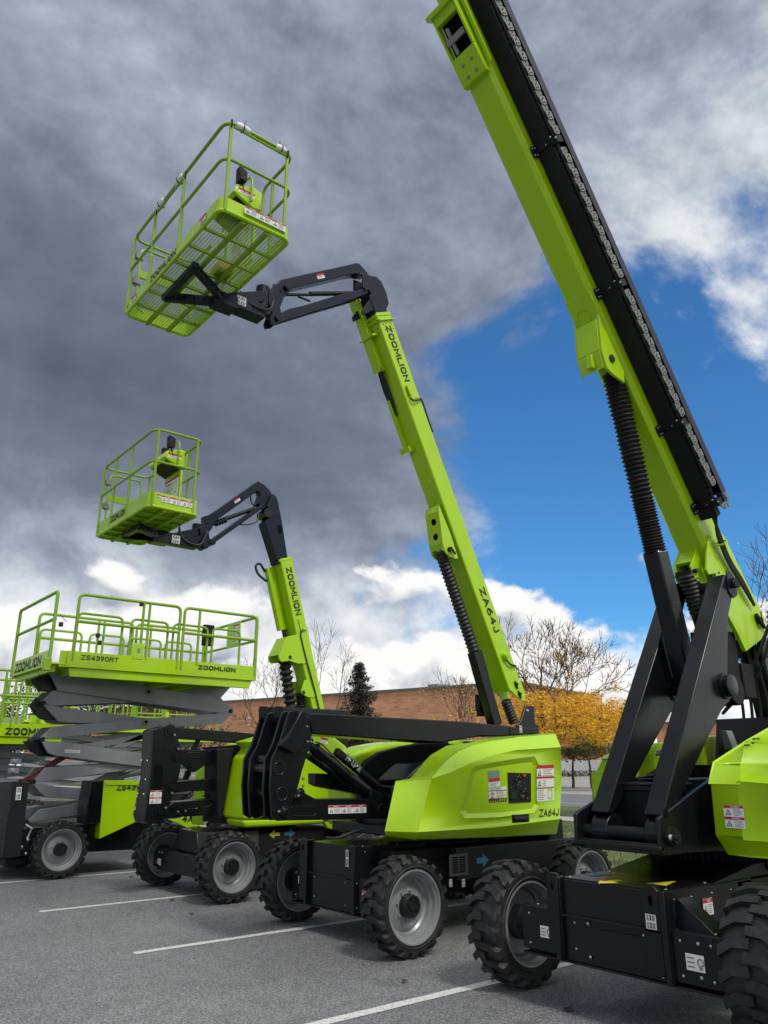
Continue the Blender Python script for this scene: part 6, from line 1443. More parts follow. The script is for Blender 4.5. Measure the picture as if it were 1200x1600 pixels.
# ---- lifts parked further left, mostly folded
def folded_lift(name, label, a0, a1, b0, b1, z0, z1, rail, letters=None, n_arm=4, seed=1):
    T = thing(name, label, 'scissor lift', ((a0+a1)/2, (b0+b1)/2, 0), 'scissor lifts')
    scissor_deck(T, a0, a1, b0, b1, z0, z1, rail, full=False)
    rnd = random.Random(seed)
    for k in range(5):
        m = MB(); x = a0 + .3 + (a1-a0-.6)*k/4; m.tube([(x, b0 + .01, z1), (x, b0 + .01, z1 + rail)], .02, 6); m.build('rail_post', 'lime_rail', T)
    for i in range(n_arm):
        za, zb_ = .75 + (z0 - .9)*i/n_arm, .75 + (z0 - .9)*(i+1)/n_arm
        for bb in (b0 + .5, b1 - .6):
            for s in (0, 1):
                p, q = ((a0 + .2, za), (a1 - .2, zb_)) if s else ((a0 + .2, zb_), (a1 - .2, za))
                m = MB(); m.prism([(p[0], p[1] - .06), (q[0], q[1] - .06), (q[0], q[1] + .06), (p[0], p[1] + .06)], bb + s*.08, bb + s*.08 + .06); m.build('scissor_arm', 'grey_arm', T, bevel=.005)
    m = MB(); m.box(a0 + .1, a1 - .1, b0 + .25, b1 - .25, .28, .72); m.box(a0 + .05, a0 + .5, b0 + .05, b1 - .05, .35, .85); m.build('chassis', 'black', T, bevel=.01)
    for a in (a0 + .55, a1 - .55):
        for b, l in ((b0 + .16, False), (b1 - .16, True)): wheel(T, a, b, .40, .32, .285, 'scis', l)
    if letters:
        m = MB(); text(m, 'ZOOMLION', letters[0], letters[1], letters[2], bold=.035); m.build('brand_lettering', 'ink', T)
    m = MB(); m.box(a0 + 1.0, a0 + 1.22, b0 - .02, b0 + .05, z1 + rail*.2, z1 + rail*.6); m.build('control_box', 'lime', T, bevel=.01)
    return T
p = onB(5, 1168, 16.59)
E_ = folded_lift('scissor_lift', 'half raised scissor lift with lime toe board lettered, at the left edge', 1.9, 5.2, 16.6, 18.6, 2.12, 2.36, 1.0, ((p.x, 16.588, 2.15), (1.0, 0, 0), (0, 0, .13)), 5, 1)
F_ = folded_lift('scissor_lift', 'folded lime scissor lift whose rails show behind the raised grey arms', 5.4, 9.0, 20.6, 22.6, 2.55, 2.75, 1.0, None, 5, 2)
G_ = folded_lift('scissor_lift', 'farthest folded lime scissor lift seen under the right end of the raised platform', 9.6, 12.6, 24.5, 26.5, 2.45, 2.65, .95, None, 4, 3)
# ================================================================== setting
def sheet(name, m, pts, z, lab=None):
    mb = MB(); mb.add([(a, b, z) for a, b in pts], [tuple(range(len(pts)))]); o = mb.build(name, m); return struct(o)
sheet('parking_lot', 'asphalt', [(-60, -60), (9.75, -60), (9.75, 140), (-60, 140)], 0)
sheet('ground', 'grass', [(-900, -900), (1500, -900), (1500, 1500), (-900, 1500)], -.12)
sheet('lawn', 'grass', [(9.9, -60), (19.1, -60), (19.1, 140), (9.9, 140)], .06)
m = MB(); m.box(9.75, 9.9, -60, 140, -.1, .12); struct(m.build('kerb', 'concrete', bevel=.02))
m = MB(); m.box(19.1, 20.5, -60, 140, -.1, .08); struct(m.build('sidewalk', 'concrete'))
sheet('lawn_strip', 'grass', [(20.5, -60), (26, -60), (26, 140), (20.5, 140)], .06)
sheet('road', 'road_asphalt', [(26, -90), (39, -90), (39, 240), (26, 240)], -.02)
sheet('far_parking_lot', 'pale_asphalt', [(39, -90), (140, -90), (140, 260), (39, 260)], .0)
m = MB(); m.box(38.6, 38.9, -90, 240, -.02, .012); m.box(29.4, 29.5, -90, 240, -.02, -.012); struct(m.build('road_marking', 'line_paint'))
labs = ['white bay line between the scissor lift and the smaller boom lift', 'white bay line ending beside the left front wheel of the second boom lift', 'white bay line passing under the front axle beside the nearest left wheel', 'faint white bay line under the scissor lift']
for i, (b, a0) in enumerate(((10.14, 3.12), (7.465, 3.16), (4.79, 2.2), (12.85, 2.4))):
    n = 30; mb = MB(); rnd = random.Random(i)
    L_ = [(a0 + (9.0-a0)*k/n, b - .05 + rnd.uniform(-.005, .005)) for k in range(n+1)]; R_ = [(a0 + (9.0-a0)*k/n, b + .05 + rnd.uniform(-.005, .005)) for k in range(n, -1, -1)]
    mb.add([(x, y, .004) for x, y in L_ + R_], [(k, k+1, 2*n+1-k-1, 2*n+1-k) for k in range(n)])
    o = mb.build('bay_line', 'line_paint', org=(a0, b, 0)); tag(o, labs[i], 'road marking', 'white lines between the parking bays')
# fallen leaves
for i, (x, y) in enumerate(((770, 1534), (889, 1580), (268, 1408), (300, 1430), (632, 1536), (925, 1512), (205, 1372), (1000, 1526))):
    c = onZ(x, y); rnd = random.Random(i); mb = MB(); n = 9; s_ = .035 if i != 1 else .05
    ring = [(cos(2*pi*k/n)*s_*rnd.uniform(.5, 1.2), sin(2*pi*k/n)*s_*rnd.uniform(.4, .9), .012 + rnd.uniform(0, .02)) for k in range(n)]
    mb.add([Vector((0, 0, .006)) + c] + [Vector(p) + c for p in ring], [(0, 1+k, 1+(k+1) % n) for k in range(n)])
    o = mb.build('fallen_leaf', 'leaf_brown', org=c)
    tag(o, ['brown leaf lying on the white line by the nearest front wheel', 'curled brown leaf on the asphalt in the bottom right', 'brown leaf on the white line left of the smaller boom lift', 'small brown leaf on open asphalt below the smaller boom lift', 'tiny brown leaf in front of the second boom lift', 'tiny brown leaf in the shade of the nearest axle', 'tiny brown leaf beside the scissor lift wheel', 'small leaf under the nearest front axle'][i], 'leaf', 'brown leaves on the asphalt')
# grass blades near the kerb, one mass
mb = MB(); rnd = random.Random(11)
for i in range(26000):
    a = 9.9 + (rnd.random()**1.4)*9.1; b = rnd.uniform(2.5, 16)
    h = rnd.uniform(.03, .07); t = rnd.uniform(0, pi); w = .006; dx, dy = cos(t)*w, sin(t)*w; lx, ly = rnd.uniform(-.03, .03), rnd.uniform(-.03, .03)
    k = len(mb.v); mb.v += [Vector((a-dx, b-dy, .06)), Vector((a+dx, b+dy, .06)), Vector((a+lx, b+ly, .06+h))]; mb.f.append((k, k+1, k+2)); mb.m.append(0)
leafmat('grass_blade', (.045, .075, .018), (.16, .19, .05))
o = mb.build('grass_blades', 'grass_blade'); o['kind'] = 'stuff'; o['label'] = 'short green grass on the verge behind the lifts'; o['category'] = 'grass'
# ---- brick building
T = thing('brick_building', 'long low brown brick building with a pale base behind the trees', 'building', atD(700, 112))
zt = zD(1073, 112)
c = atD(815, 106); u = Vector((cos(radians(0)), 0, 0))
azA = radians(-53.6); fw = Vector((E1.y, E2.y, 0)); rt = Vector((E1.x, E2.x, 0))
dA = (fw*cos(azA) + rt*sin(azA)).normalized(); dB = (fw*cos(azA + pi/2) + rt*sin(azA + pi/2)).normalized()
def wallseg(p, d, L_, z0, z1, th, mname, name, inward, parent=T, off=0.):
    q = p + d*L_; n = inward.normalized()*th; o = inward.normalized()*(-off)
    mb = MB(); mb.prismz([((p+o).x, (p+o).y), ((q+o).x, (q+o).y), ((q+n).x, (q+n).y), ((p+n).x, (p+n).y)], z0, z1); return mb.build(name, mname, parent)
HB = zD(1070, 106)
wallseg(c, dA, 120, 0, HB, 30, 'brick', 'wall', dB); 
wallseg(c, dB, 26, 0, HB - .002, .5, 'brick', 'side_wall', dA)
for d, n in ((dA, dB),): wallseg(c, d, 120, 0, 2.3, .3, 'white_wall', 'base_course', n, off=.25)
wallseg(c, dB, 26.3, 0, 2.3, .3, 'white_wall', 'base_course', dA, off=.25)
wallseg(c - dA*.3, dA, 120.3, HB, HB + .28, 1.0, 'roof_metal', 'roof_coping', dB, off=.3)
wallseg(c - dB*.0, dB, 26.3, HB + .002, HB + .28, 1.0, 'roof_metal', 'roof_coping', dA, off=.3)
for t in (14.5, 43): 
    p = c + dA*t + dB*3; mb = MB(); mb.box(p.x - 1.2, p.x + 1.2, p.y - 1, p.y + 1, HB + .2, HB + .85); mb.build('rooftop_unit', 'grey_arm', T)
for t in (17.5, 26, 34.5, 62, 70): 
    p = c + dA*t; w_ = wallseg(p, dA, 3.2, HB*.42, HB*.50, .4, 'glass_dark', 'window', dB, off=.12)
# lower wing to the right
T2 = thing('brick_annex', 'low brown building partly hidden behind the black boom mast at right', 'building', atD(1090, 125))
p = atD(1030, 125); p2 = atD(1330, 110); d = (p2 - p); mb = MB(); n_ = Vector((-d.y, d.x, 0)).normalized()*8
if n_.dot(fw) < 0: n_ = -n_
mb.prismz([(p.x, p.y), (p2.x, p2.y), ((p2+n_).x, (p2+n_).y), ((p+n_).x, (p+n_).y)], 0, zD(1134, 125)); mb.build('wall', 'brick', T2)
mb = MB(); e = n_.normalized()*-.3; mb.prismz([((p+e).x, (p+e).y), ((p2+e).x, (p2+e).y), ((p2+n_).x, (p2+n_).y), ((p+n_).x, (p+n_).y)], zD(1134, 125), zD(1131, 125)); mb.build('roof_edge', 'roof_metal', T2)
# ground cover along the building's foot
mb = MB(); rnd = random.Random(5)
for i in range(5000):
    t = rnd.uniform(-8, 34); pp = c + dB*0 + (dA*t if t > 0 else dA*0 + dB*(-t*3)) ; out = (-dB if t > 0 else -dA)*rnd.uniform(.4, 1.6)
    q = pp + out + Vector((0, 0, rnd.uniform(0, .75))); s_ = .16; v1 = Vector((rnd.uniform(-1, 1), rnd.uniform(-1, 1), rnd.uniform(-1, 1))).normalized()*s_; v2 = Vector((rnd.uniform(-1, 1), rnd.uniform(-1, 1), rnd.uniform(-1, 1))).normalized()*s_
    k = len(mb.v); mb.v += [q, q+v1, q+v1+v2, q+v2]; mb.f.append((k, k+1, k+2, k+3)); mb.m.append(0)
o = mb.build('ground_cover', 'leaf_dark'); o['kind'] = 'stuff'; o['label'] = 'dark low shrubs along the foot of the brick building'; o['category'] = 'shrubs'

# ------------------------------------------------------------------ trees
def branches(rnd, base, h, r0, levels=5, spread=.5, split=(2, 3), first=.28, shrink=.72, up=.15, wander=.12, droop=0):
    """returns branch polylines (path, r0, r1, level) and twig tips"""
    out, tips = [], []
    def grow(p, d, L, r, lv):
        n = 4; pts = [p.copy()]; dd = d.copy()
        for i in range(n):
            dd = (dd + Vector((rnd.uniform(-1, 1), rnd.uniform(-1, 1), rnd.uniform(-1, 1)))*wander + Vector((0, 0, up*.25 - droop*lv*.05))).normalized()
            pts.append(pts[-1] + dd*L/n)
        out.append((pts, r, r*.62, lv))
        if lv >= levels: tips.append((pts[-1], dd)); tips.append((pts[2], dd)); return
        k = rnd.randint(*split); ang0 = rnd.uniform(0, 2*pi)
        for j in range(k):
            a = ang0 + 2*pi*j/k + rnd.uniform(-.5, .5); s = spread*rnd.uniform(.7, 1.3)*(0.6 if j == 0 else 1)
            u = dd.orthogonal().normalized(); w = dd.cross(u)
            nd = (dd*cos(s) + (u*cos(a) + w*sin(a))*sin(s)).normalized()
            grow(pts[-1], nd, L*shrink*rnd.uniform(.8, 1.15), r*.62*(.95 if j == 0 else .75), lv+1)
        if lv >= 1 and rnd.random() < .72:
            a = rnd.uniform(0, 2*pi); u = dd.orthogonal().normalized(); w = dd.cross(u); s = spread*1.4
            grow(pts[2], (dd*cos(s) + (u*cos(a) + w*sin(a))*sin(s)).normalized(), L*shrink*.8, r*.45, lv+1)
    grow(Vector(base), Vector((rnd.uniform(-.05, .05), rnd.uniform(-.05, .05), 1)).normalized(), h*first, r0, 0)
    return out, tips
def leaf_cloud(mb, rnd, c, rad, n, s, flat=.7, elong=1.8):
    for i in range(n):
        while True:
            q = Vector((rnd.uniform(-1, 1), rnd.uniform(-1, 1), rnd.uniform(-1, 1)))
            if q.length < 1: break
        q = Vector((q.x*rad, q.y*rad, q.z*rad*flat)) + c
        a = rnd.uniform(0, 2*pi); v1 = Vector((cos(a), sin(a), rnd.uniform(-.9, .4))).normalized(); v2 = v1.orthogonal().normalized()
        ss = s*rnd.uniform(.6, 1.3); v2 = (v2 + v1.cross(v2)*rnd.uniform(-1, 1)).normalized()*ss; v1 = v1*ss*elong
        k = len(mb.v); mb.v += [q - v1*.5, q + v2*.45, q + v1*.5, q - v2*.45]; mb.f.append((k, k+1, k+2, k+3)); mb.m.append(0)
def tree(name, label, base, h, r0, seed, leaf=None, cat='tree', leaffn=None, minr=.006, group=None, **kw):
    rnd = random.Random(seed); T = thing(name, label, cat, base, group)
    br, tips = branches(rnd, base, h, r0, **kw)
    mb = MB(); ml = MB()
    for pts, r, r1, lv in br:
        (mb if lv <= 1 else ml).tube(pts, max(r, minr), 8 if lv <= 1 else (5 if lv < 4 else 3), r1=max(r1, minr*.8))
    mb.build('trunk', 'bark', T, sharp=60); 
    if ml.v: ml.build('limbs', 'bark', T, sharp=60)
    if leaffn:
        lb = MB(); leaffn(lb, rnd, br, tips); lb.build('crown', leaf, T, sharp=180)
    return T
# yellow honey locust on the verge behind the middle lift
base = atD(848, 27, .05)
def yl(mb, rnd, br, tips):
    for p, d in tips:
        z = p.z - base.z
        if z < 3.7 and rnd.random() < .9: leaf_cloud(mb, rnd, p, .42, 22, .05, .5, 2.2)
        elif z < 4.2: 
            if rnd.random() < .45: leaf_cloud(mb, rnd, p, .3, 8, .05, .6, 2)
        elif rnd.random() < .25: leaf_cloud(mb, rnd, p, .16, 3, .04, .6, 2)
    for i in range(340):
        a = rnd.uniform(0, 2*pi); rr_ = 2.45*sqrt(rnd.random())
        x = Vector((cos(a)*rr_, sin(a)*rr_, 0)); zc = rnd.uniform(2.5, 3.95) - .12*rr_
        leaf_cloud(mb, rnd, Vector(base) + x + rt*.75 + Vector((0, 0, zc)), rnd.uniform(.25, .5), rnd.randint(25, 60), .05, .4, 2.2)
tree('honey_locust', 'bare topped tree with yellow autumn leaves on its lower branches', base, 8.3, .14, 12, 'leaf_yellow', leaffn=yl, minr=.010, levels=6, spread=.56, split=(2, 3), first=.26, shrink=.76, up=.2, wander=.10)
# dark green and orange trees behind it
def crownfn(hc, R_, zc, n, s=.09, lobes=26, flat=.8, seed=0, elong=1.3):
    def f(mb, rnd, br, tips):
        b = Vector(br[0][0][0])
        for i in range(lobes):
            while True:
                q = Vector((rnd.uniform(-1, 1), rnd.uniform(-1, 1), rnd.uniform(-1, 1)))
                if q.length < 1: break
            leaf_cloud(mb, rnd, b + Vector((q.x*R_, q.y*R_, zc + q.z*hc)), R_*rnd.uniform(.22, .42), n, s, flat, elong)
    return f
for x, d, h, lm, sd, lab in ((922, 58, 5.4, 'leaf_green', 3, 'dark green round tree right of the middle cowl in front of the brick wall'), (893, 60, 5.2, 'leaf_green', 4, 'dark green tree close beside the yellow tree trunk'), (962, 52, 4.6, 'leaf_olive', 5, 'olive and yellow tree beside the black mast of the nearest lift')):
    b_ = atD(x, d, 0.)
    tree('street_tree', lab, b_, h, .11, sd, lm, leaffn=crownfn(1.7, 2.0, 3.6, 190, .11, 34), levels=3, first=.35, spread=.5, group='leafy trees before the brick building')
# spruce left
b_ = atD(560, 60, 0); T = thing('spruce', 'dark ragged evergreen with thin pointed top before the brick wall', 'tree', b_)
rnd = random.Random(2); h = zD(1036, 60); mb = MB(); mb.tube([b_, b_ + Vector((.05, 0, h*.5)), b_ + Vector((0, 0, h))], .16, 8, r1=.02); mb.build('trunk', 'bark', T)
lb = MB(); bb = MB()
for i in range(150):
    t = (i + rnd.random())/150; z = h*(.12 + .87*t); L_ = (1-t)**.75*3.0*rnd.uniform(.5, 1.1) + .15; a = i*2.4 + rnd.uniform(-.4, .4); d = Vector((cos(a), sin(a), .15 - .45*(1-t)))
    p0 = b_ + Vector((0, 0, z)); bb.tube([p0, p0 + d*L_*.5, p0 + d*L_ + Vector((0, 0, .1*L_))], .02, 4, r1=.006)
    for k in range(int(6 + L_*7)):
        u = rnd.uniform(.15, 1); leaf_cloud(lb, rnd, p0 + d*L_*u + Vector((0, 0, -.08)), .20, 8, .085, 1.1, 2.4)
bb.build('limbs', 'bark', T); lb.build('crown', 'needle', T, sharp=180)
# bare trees on the left
for i, (x, d, y, sd, lab) in enumerate(((512, 62, 985, 21, 'bare leafless tree left of the dark evergreen'), (425, 66, 1000, 22, 'bare leafless tree behind the mast of the smaller boom lift'), (725, 52, 1030, 24, 'thin bare tree in front of the brick wall behind the second lift boom'))):
    def sparse(mb, rnd, br, tips):
        for p, dd in tips:
            if rnd.random() < .18: leaf_cloud(mb, rnd, p, .3, 4, .07, .6, 1.6)
    h = zD(y, d); tree('bare_tree', lab, atD(x, d, 0), h*1.0, .13, sd, 'leaf_yellow', leaffn=sparse, minr=.014, levels=5, spread=.48, first=.30, shrink=.74, up=.2, group='bare trees before the brick building')
def yl2(mb, rnd, br, tips):
    for i in range(26): leaf_cloud(mb, rnd, Vector(br[0][0][0]) + Vector((rnd.uniform(-2.2, 2.2), rnd.uniform(-2.2, 2.2), rnd.uniform(2.6, 4.6))), .5, 20, .09, .5, 2)
for x, d, y, sd, lab in ((742, 47, 1085, 31, 'small yellow leaved tree between the second lift boom and brick wall'), (538, 63, 1080, 33, 'small orange leaved tree at the foot of the evergreen')):
    tree('yellow_tree', lab, atD(x, d, 0), zD(y, d), .1, sd, 'leaf_yellow', leaffn=yl2, levels=4, first=.3, group='small yellow trees')
# bare tree at the right edge
def few(mb, rnd, br, tips):
    for p, d in tips:
        if rnd.random() < .12: leaf_cloud(mb, rnd, p, .15, 3, .04, .6, 2)
tree('bare_tree', 'bare leafless tree reaching in at the right edge of the picture', atD(1262, 17, .05), 7.0, .12, 41, 'leaf_yellow', leaffn=few, levels=6, spread=.48, first=.26, shrink=.77, up=.15, group='bare trees by the lot')
# dark leafy trees far left
for i, (x, d, y, sd, hw, lab) in enumerate(((14, 60, 1075, 51, 2.6, 'dark leafy tree at the left edge behind the parked lifts'), (85, 62, 1056, 52, 2.6, 'dark leafy tree behind the green baskets at left'), (215, 55, 1022, 53, 2.6, 'dark leafy tree rising behind the middle of the scissor platform'), (255, 52, 1040, 54, 2.4, 'dark leafy tree behind the right half of the scissor arms'), (300, 60, 1092, 55, 3.0, 'dark leafy tree below the right end of the scissor platform'), (150, 66, 1085, 56, 3.0, 'dark leafy tree behind the left half of the scissor arms'))):
    h = zD(y, d); tree('leafy_tree', lab, atD(x, d, 0), h, .15, sd, 'leaf_dark', leaffn=crownfn(h*.36, hw, h*.62, 110, .13, 34), levels=4, first=.3, group='dark leafy trees at left')

# ------------------------------------------------------------------ sky, sun, camera
SUN_EL, SUN_DIR = radians(52), Vector((-.10, -1.0))          # horizontal direction towards the sun
w = bpy.data.worlds.new('World'); SC.world = w; w.use_nodes = True; nt = w.node_tree; nt.nodes.clear()
N, L = nt.nodes.new, nt.links.new
out = N('ShaderNodeOutputWorld'); bg = N('ShaderNodeBackground'); L(bg.outputs[0], out.inputs[0])
sky = N('ShaderNodeTexSky'); sky.sky_type = 'NISHITA'; sky.sun_disc = False; sky.sun_elevation = SUN_EL
sky.sun_rotation = atan2(SUN_DIR.x, SUN_DIR.y); sky.air_density = 1.0; sky.dust_density = .3; sky.ozone_density = 2.0
tc = N('ShaderNodeTexCoord'); nrm = N('ShaderNodeVectorMath'); nrm.operation = 'NORMALIZE'; L(tc.outputs['Generated'], nrm.inputs[0])
# cloud cover over the whole dome, as soft patches: (picture column, row) only names a compass bearing and height; value = (cover, brightness)
PATCH = [((60, 60), 1, .42), ((250, 120), 1, .50), ((60, 400), 1, .26), ((130, 700), 1, .17), ((300, 600), 1, .20), ((330, 300), 1, .42), ((480, 330), 1, .45), ((500, 130), 1, .42), ((620, 230), 1, .33), ((500, 500), 1, .34), ((450, 660), 1, .30), ((590, 700), 1, .22), ((620, 810), .95, .18), ((660, 850), .2, .4), ((450, 800), 1, .26), ((60, 860), 1, .16), ((250, 860), 1, .16), ((150, 860), 1, .16), ((40, 780), 1, .16), ((150, 790), 1, .16), ((350, 860), 1, .2), ((250, 780), 1, .18), ((350, 800), 1, .2), ((560, 800), 1, .2), ((440, 870), .9, .3),
  ((720, 420), 1, .34), ((780, 300), 1, .36), ((840, 120), 1, .44), ((1000, 60), .95, .46), ((1100, 130), .8, .55), ((1010, 220), .8, .55), ((1080, 240), .6, .60), ((1160, 50), .85, .52), ((1170, 180), .65, .58),
  ((820, 470), .80, .42), ((870, 400), .7, .45), ((900, 340), .8, .5), ((1050, 330), .60, .62), ((1130, 300), .35, .62), ((1180, 270), .5, .62), ((1080, 430), .10, .6), ((1150, 370), .25, .7), ((1000, 400), .35, .6), ((960, 430), .2, .5), ((700, 560), .72, .48), ((790, 560), .45, .5), ((760, 650), .12, .5), ((860, 560), .10, .5), ((720, 740), .42, .30), ((860, 670), .55, .7), ((900, 640), .68, .85), ((935, 600), .62, .8), ((980, 660), .08, .5), ((850, 600), .06, .5), ((960, 730), .05, .5), ((1020, 460), .15, .6), ((840, 740), .10, .5), ((1000, 600), .30, .6), ((1040, 530), .62, .8), ((1170, 430), .60, .85), ((1110, 500), .60, .85), ((1150, 560), .60, .85), ((1190, 500), .45, .8), ((1090, 600), .4, .8), ((1030, 400), .12, .6), ((1090, 380), .3, .6), ((1190, 330), .4, .65), ((940, 480), .15, .6), ((930, 805), .62, .65), ((880, 812), .4, .6), ((980, 795), .5, .65), ((1060, 720), .06, .5), ((1180, 720), .10, .5), ((850, 860), .18, .5), ((960, 900), .15, .6), ((1150, 900), .10, .6), ((700, 870), .35, .5), ((560, 880), .55, .6),
  ((120, 930), .75, 1.1), ((40, 960), .8, .95), ((250, 930), .8, 1.15), ((420, 960), .72, 1.0), ((560, 960), .70, 1.1), ((520, 1040), .75, .75), ((650, 1040), .82, .62), ((740, 1000), .7, 1.1), ((900, 1010), .62, 1.05), ((980, 1040), .7, 1.15), ((330, 1040), .8, .95), ((40, 1060), .9, .75), ((1150, 1050), .6, .9), ((800, 920), .12, .7), ((690, 960), .35, .8)]
pts = []
for (x, y), cov, br_ in PATCH:
    pts.append((ray(x, y).normalized(), cov, max(.23, br_) if br_ < .6 else br_*1.08, 420. if (x >= 790 and y >= 350) else 150.))
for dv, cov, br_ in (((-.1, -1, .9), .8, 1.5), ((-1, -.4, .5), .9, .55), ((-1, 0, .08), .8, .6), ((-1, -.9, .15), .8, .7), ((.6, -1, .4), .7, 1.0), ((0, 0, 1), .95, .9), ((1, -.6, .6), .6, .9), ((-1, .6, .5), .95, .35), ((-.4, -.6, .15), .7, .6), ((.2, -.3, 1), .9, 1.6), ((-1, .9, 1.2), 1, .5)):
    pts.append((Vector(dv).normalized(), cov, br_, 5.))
accv = accw = None
def math_(op, a=None, b=None, c=None, va=None, vb=None, vc=None, clamp=False):
    n = N('ShaderNodeMath'); n.operation = op; n.use_clamp = clamp
    for i, (s_, v) in enumerate(((a, va), (b, vb), (c, vc))):
        if s_ is not None: L(s_, n.inputs[i])
        elif v is not None: n.inputs[i].default_value = v
    return n.outputs[0]
# gently warped direction so that patch edges are ragged
wn = N('ShaderNodeTexNoise'); wn.inputs['Scale'].default_value = 5; wn.inputs['Detail'].default_value = 7; wn.inputs['Roughness'].default_value = .55; L(nrm.outputs[0], wn.inputs['Vector'])
wsub = N('ShaderNodeVectorMath'); wsub.operation = 'SUBTRACT'; L(wn.outputs['Color'], wsub.inputs[0]); wsub.inputs[1].default_value = (.5, .5, .5)
wsc = N('ShaderNodeVectorMath'); wsc.operation = 'SCALE'; L(wsub.outputs[0], wsc.inputs[0]); wsc.inputs['Scale'].default_value = .12
wad = N('ShaderNodeVectorMath'); wad.operation = 'ADD'; L(nrm.outputs[0], wad.inputs[0]); L(wsc.outputs[0], wad.inputs[1])
wno = N('ShaderNodeVectorMath'); wno.operation = 'NORMALIZE'; L(wad.outputs[0], wno.inputs[0])
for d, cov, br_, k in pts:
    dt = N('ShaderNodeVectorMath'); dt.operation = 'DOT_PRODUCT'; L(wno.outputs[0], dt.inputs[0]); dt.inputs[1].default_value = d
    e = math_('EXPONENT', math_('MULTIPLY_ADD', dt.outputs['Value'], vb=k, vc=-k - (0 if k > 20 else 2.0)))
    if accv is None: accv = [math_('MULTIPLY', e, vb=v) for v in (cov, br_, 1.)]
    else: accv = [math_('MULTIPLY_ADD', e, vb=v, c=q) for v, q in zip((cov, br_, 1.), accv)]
cov = math_('DIVIDE', accv[0], accv[2]); bri = math_('DIVIDE', accv[1], accv[2])
# puffs: three octave groups, and a relief term (density here minus density a little nearer the sun) that lights the edges
sq = N('ShaderNodeMapping'); sq.inputs['Scale'].default_value = (1, 1, 1.45); L(nrm.outputs[0], sq.inputs[0])
def cloudnoise(scale, det, rough, dist, off=None):
    n = N('ShaderNodeTexNoise'); n.inputs['Scale'].default_value = scale; n.inputs['Detail'].default_value = det; n.inputs['Roughness'].default_value = rough; n.inputs['Distortion'].default_value = dist
    src = sq.outputs[0]
    if off:
        ad = N('ShaderNodeVectorMath'); ad.operation = 'ADD'; L(src, ad.inputs[0]); ad.inputs[1].default_value = off; src = ad.outputs[0]
    L(src, n.inputs['Vector']); return n.outputs['Fac']
nA = cloudnoise(3.1, 12, .60, .25)
offv = (.030, -.020, .055)
nB = cloudnoise(3.1, 12, .60, .25, offv)
nC = cloudnoise(9.0, 9, .55, .1); nD = cloudnoise(9.0, 9, .55, .1, (.010, -.008, .020))
f = math_('MULTIPLY_ADD', nA, vb=1.25, c=math_('ADD', cov, vb=-.66))
mr = N('ShaderNodeMapRange'); mr.interpolation_type = 'SMOOTHSTEP'; mr.inputs[1].default_value = .37; mr.inputs[2].default_value = .60; L(f, mr.inputs[0])
rel = math_('ADD', math_('MULTIPLY', math_('SUBTRACT', nA, nB), vb=1.0), math_('MULTIPLY', math_('SUBTRACT', nC, nD), vb=.45))
gain = math_('MULTIPLY_ADD', bri, vb=1.9, vc=-.25)          # bright clouds show more relief than the dark deck
base_ = math_('MULTIPLY', bri, math_('MULTIPLY_ADD', nC, vb=.28, vc=.87))
bb_ = math_('MULTIPLY_ADD', rel, b=gain, c=base_)
ramp = N('ShaderNodeValToRGB'); el = ramp.color_ramp.elements
el[0].position = 0; el[0].color = (.075, .092, .125, 1); el[1].position = 1; el[1].color = (1.0, 1.0, 1.0, 1)
for ps, cl in ((.18, (.10, .122, .165)), (.34, (.18, .215, .285)), (.52, (.36, .41, .50)), (.75, (.74, .78, .83))):
    e = el.new(ps); e.color = (*cl, 1)
L(bb_, ramp.inputs[0])
hot = N('ShaderNodeVectorMath'); hot.operation = 'SCALE'; L(ramp.outputs[0], hot.inputs[0]); L(math_('MAXIMUM', math_('MULTIPLY', bri, vb=1.0), vb=1.0), hot.inputs['Scale'])
skys = N('ShaderNodeVectorMath'); skys.operation = 'MULTIPLY'; L(sky.outputs[0], skys.inputs[0]); skys.inputs[1].default_value = (.046, .102, .145)
mx = N('ShaderNodeMix'); mx.data_type = 'RGBA'; L(mr.outputs[0], mx.inputs[0]); L(skys.outputs[0], mx.inputs[6]); L(hot.outputs[0], mx.inputs[7])
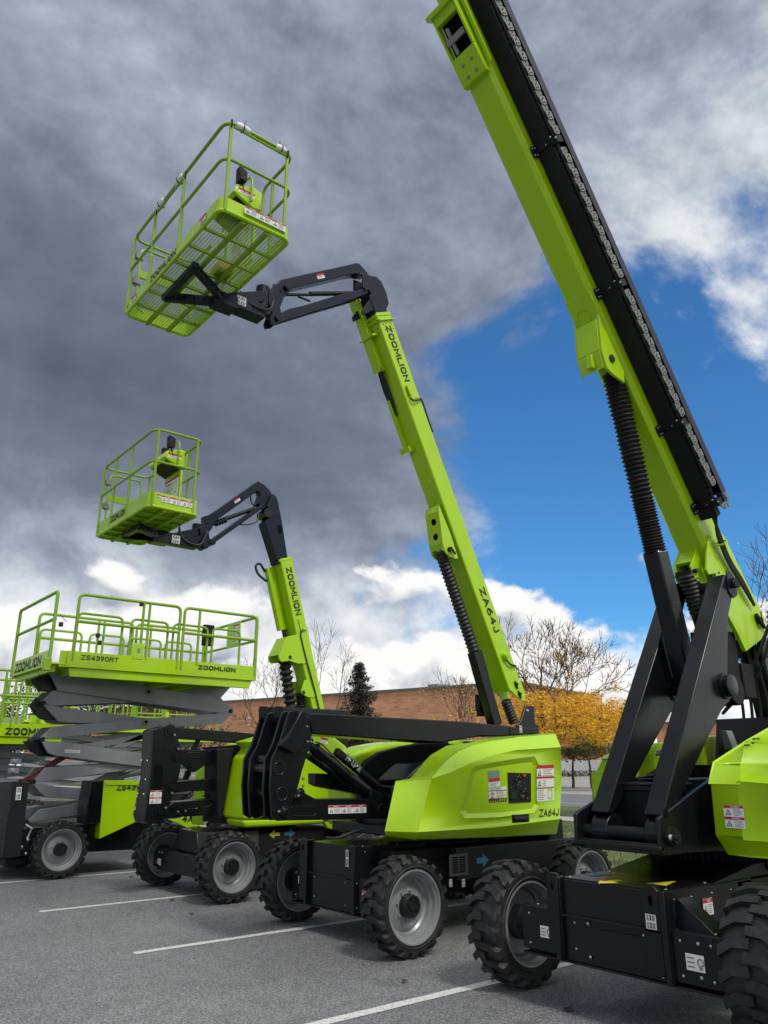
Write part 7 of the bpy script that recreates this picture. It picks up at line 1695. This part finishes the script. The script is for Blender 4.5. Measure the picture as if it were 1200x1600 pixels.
# a low band of sunlit cumulus all round the horizon
nE = cloudnoise(7.5, 10, .52, .15, (3.1, 1.7, .4)); nF = cloudnoise(7.5, 10, .52, .15, (3.1 + .004, 1.7 - .004, .4 + .045))
sz = N('ShaderNodeSeparateXYZ'); L(nrm.outputs[0], sz.inputs[0])
up_ = N('ShaderNodeMapRange'); up_.interpolation_type = 'SMOOTHSTEP'; up_.inputs[1].default_value = .14; up_.inputs[2].default_value = .32; up_.inputs[3].default_value = .05; up_.inputs[4].default_value = -.22; L(sz.outputs[2], up_.inputs[0])
cm = N('ShaderNodeMapRange'); cm.interpolation_type = 'SMOOTHSTEP'; cm.inputs[1].default_value = .50; cm.inputs[2].default_value = .58; L(math_('ADD', nE, b=up_.outputs[0]), cm.inputs[0])
lit = math_('MULTIPLY_ADD', math_('SUBTRACT', nE, nF), vb=3.4, vc=.80, clamp=True)
cr2 = N('ShaderNodeValToRGB'); e2_ = cr2.color_ramp.elements; e2_[0].position = .25; e2_[0].color = (.30, .35, .44, 1); e2_[1].position = .95; e2_[1].color = (.98, .98, .97, 1); L(lit, cr2.inputs[0])
mx2 = N('ShaderNodeMix'); mx2.data_type = 'RGBA'; L(cm.outputs[0], mx2.inputs[0]); L(mx.outputs[2], mx2.inputs[6]); L(cr2.outputs[0], mx2.inputs[7])
L(mx2.outputs[2], bg.inputs[0]); bg.inputs[1].default_value = 1.0
w.cycles.sampling_method = 'MANUAL'; w.cycles.sample_map_resolution = 512
sl_ = bpy.data.lights.new('sun', 'SUN'); sl_.energy = 2.0; sl_.angle = radians(9); sl_.color = (1, .95, .87)
so = bpy.data.objects.new('sun', sl_); C.objects.link(so)
hd_ = SUN_DIR.normalized(); sv = Vector((hd_.x*cos(SUN_EL), hd_.y*cos(SUN_EL), sin(SUN_EL))); so.rotation_euler = sv.to_track_quat('Z', 'Y').to_euler(); so.location = sv*30
cam = bpy.data.cameras.new('camera'); co = bpy.data.objects.new('camera', cam); C.objects.link(co)
co.location = (0, 0, CH); fwd = Vector((E1.y*cos(PITCH), E2.y*cos(PITCH), sin(PITCH))); co.rotation_euler = fwd.to_track_quat('-Z', 'Y').to_euler()
cam.sensor_fit = 'VERTICAL'; cam.sensor_height = 24; cam.sensor_width = 18; cam.lens = 24*F/1600; cam.clip_end = 4000; cam.clip_start = .05
SC.camera = co
SC.view_settings.view_transform = 'Standard'; SC.view_settings.look = 'None'; SC.view_settings.exposure = 0; SC.view_settings.gamma = 1
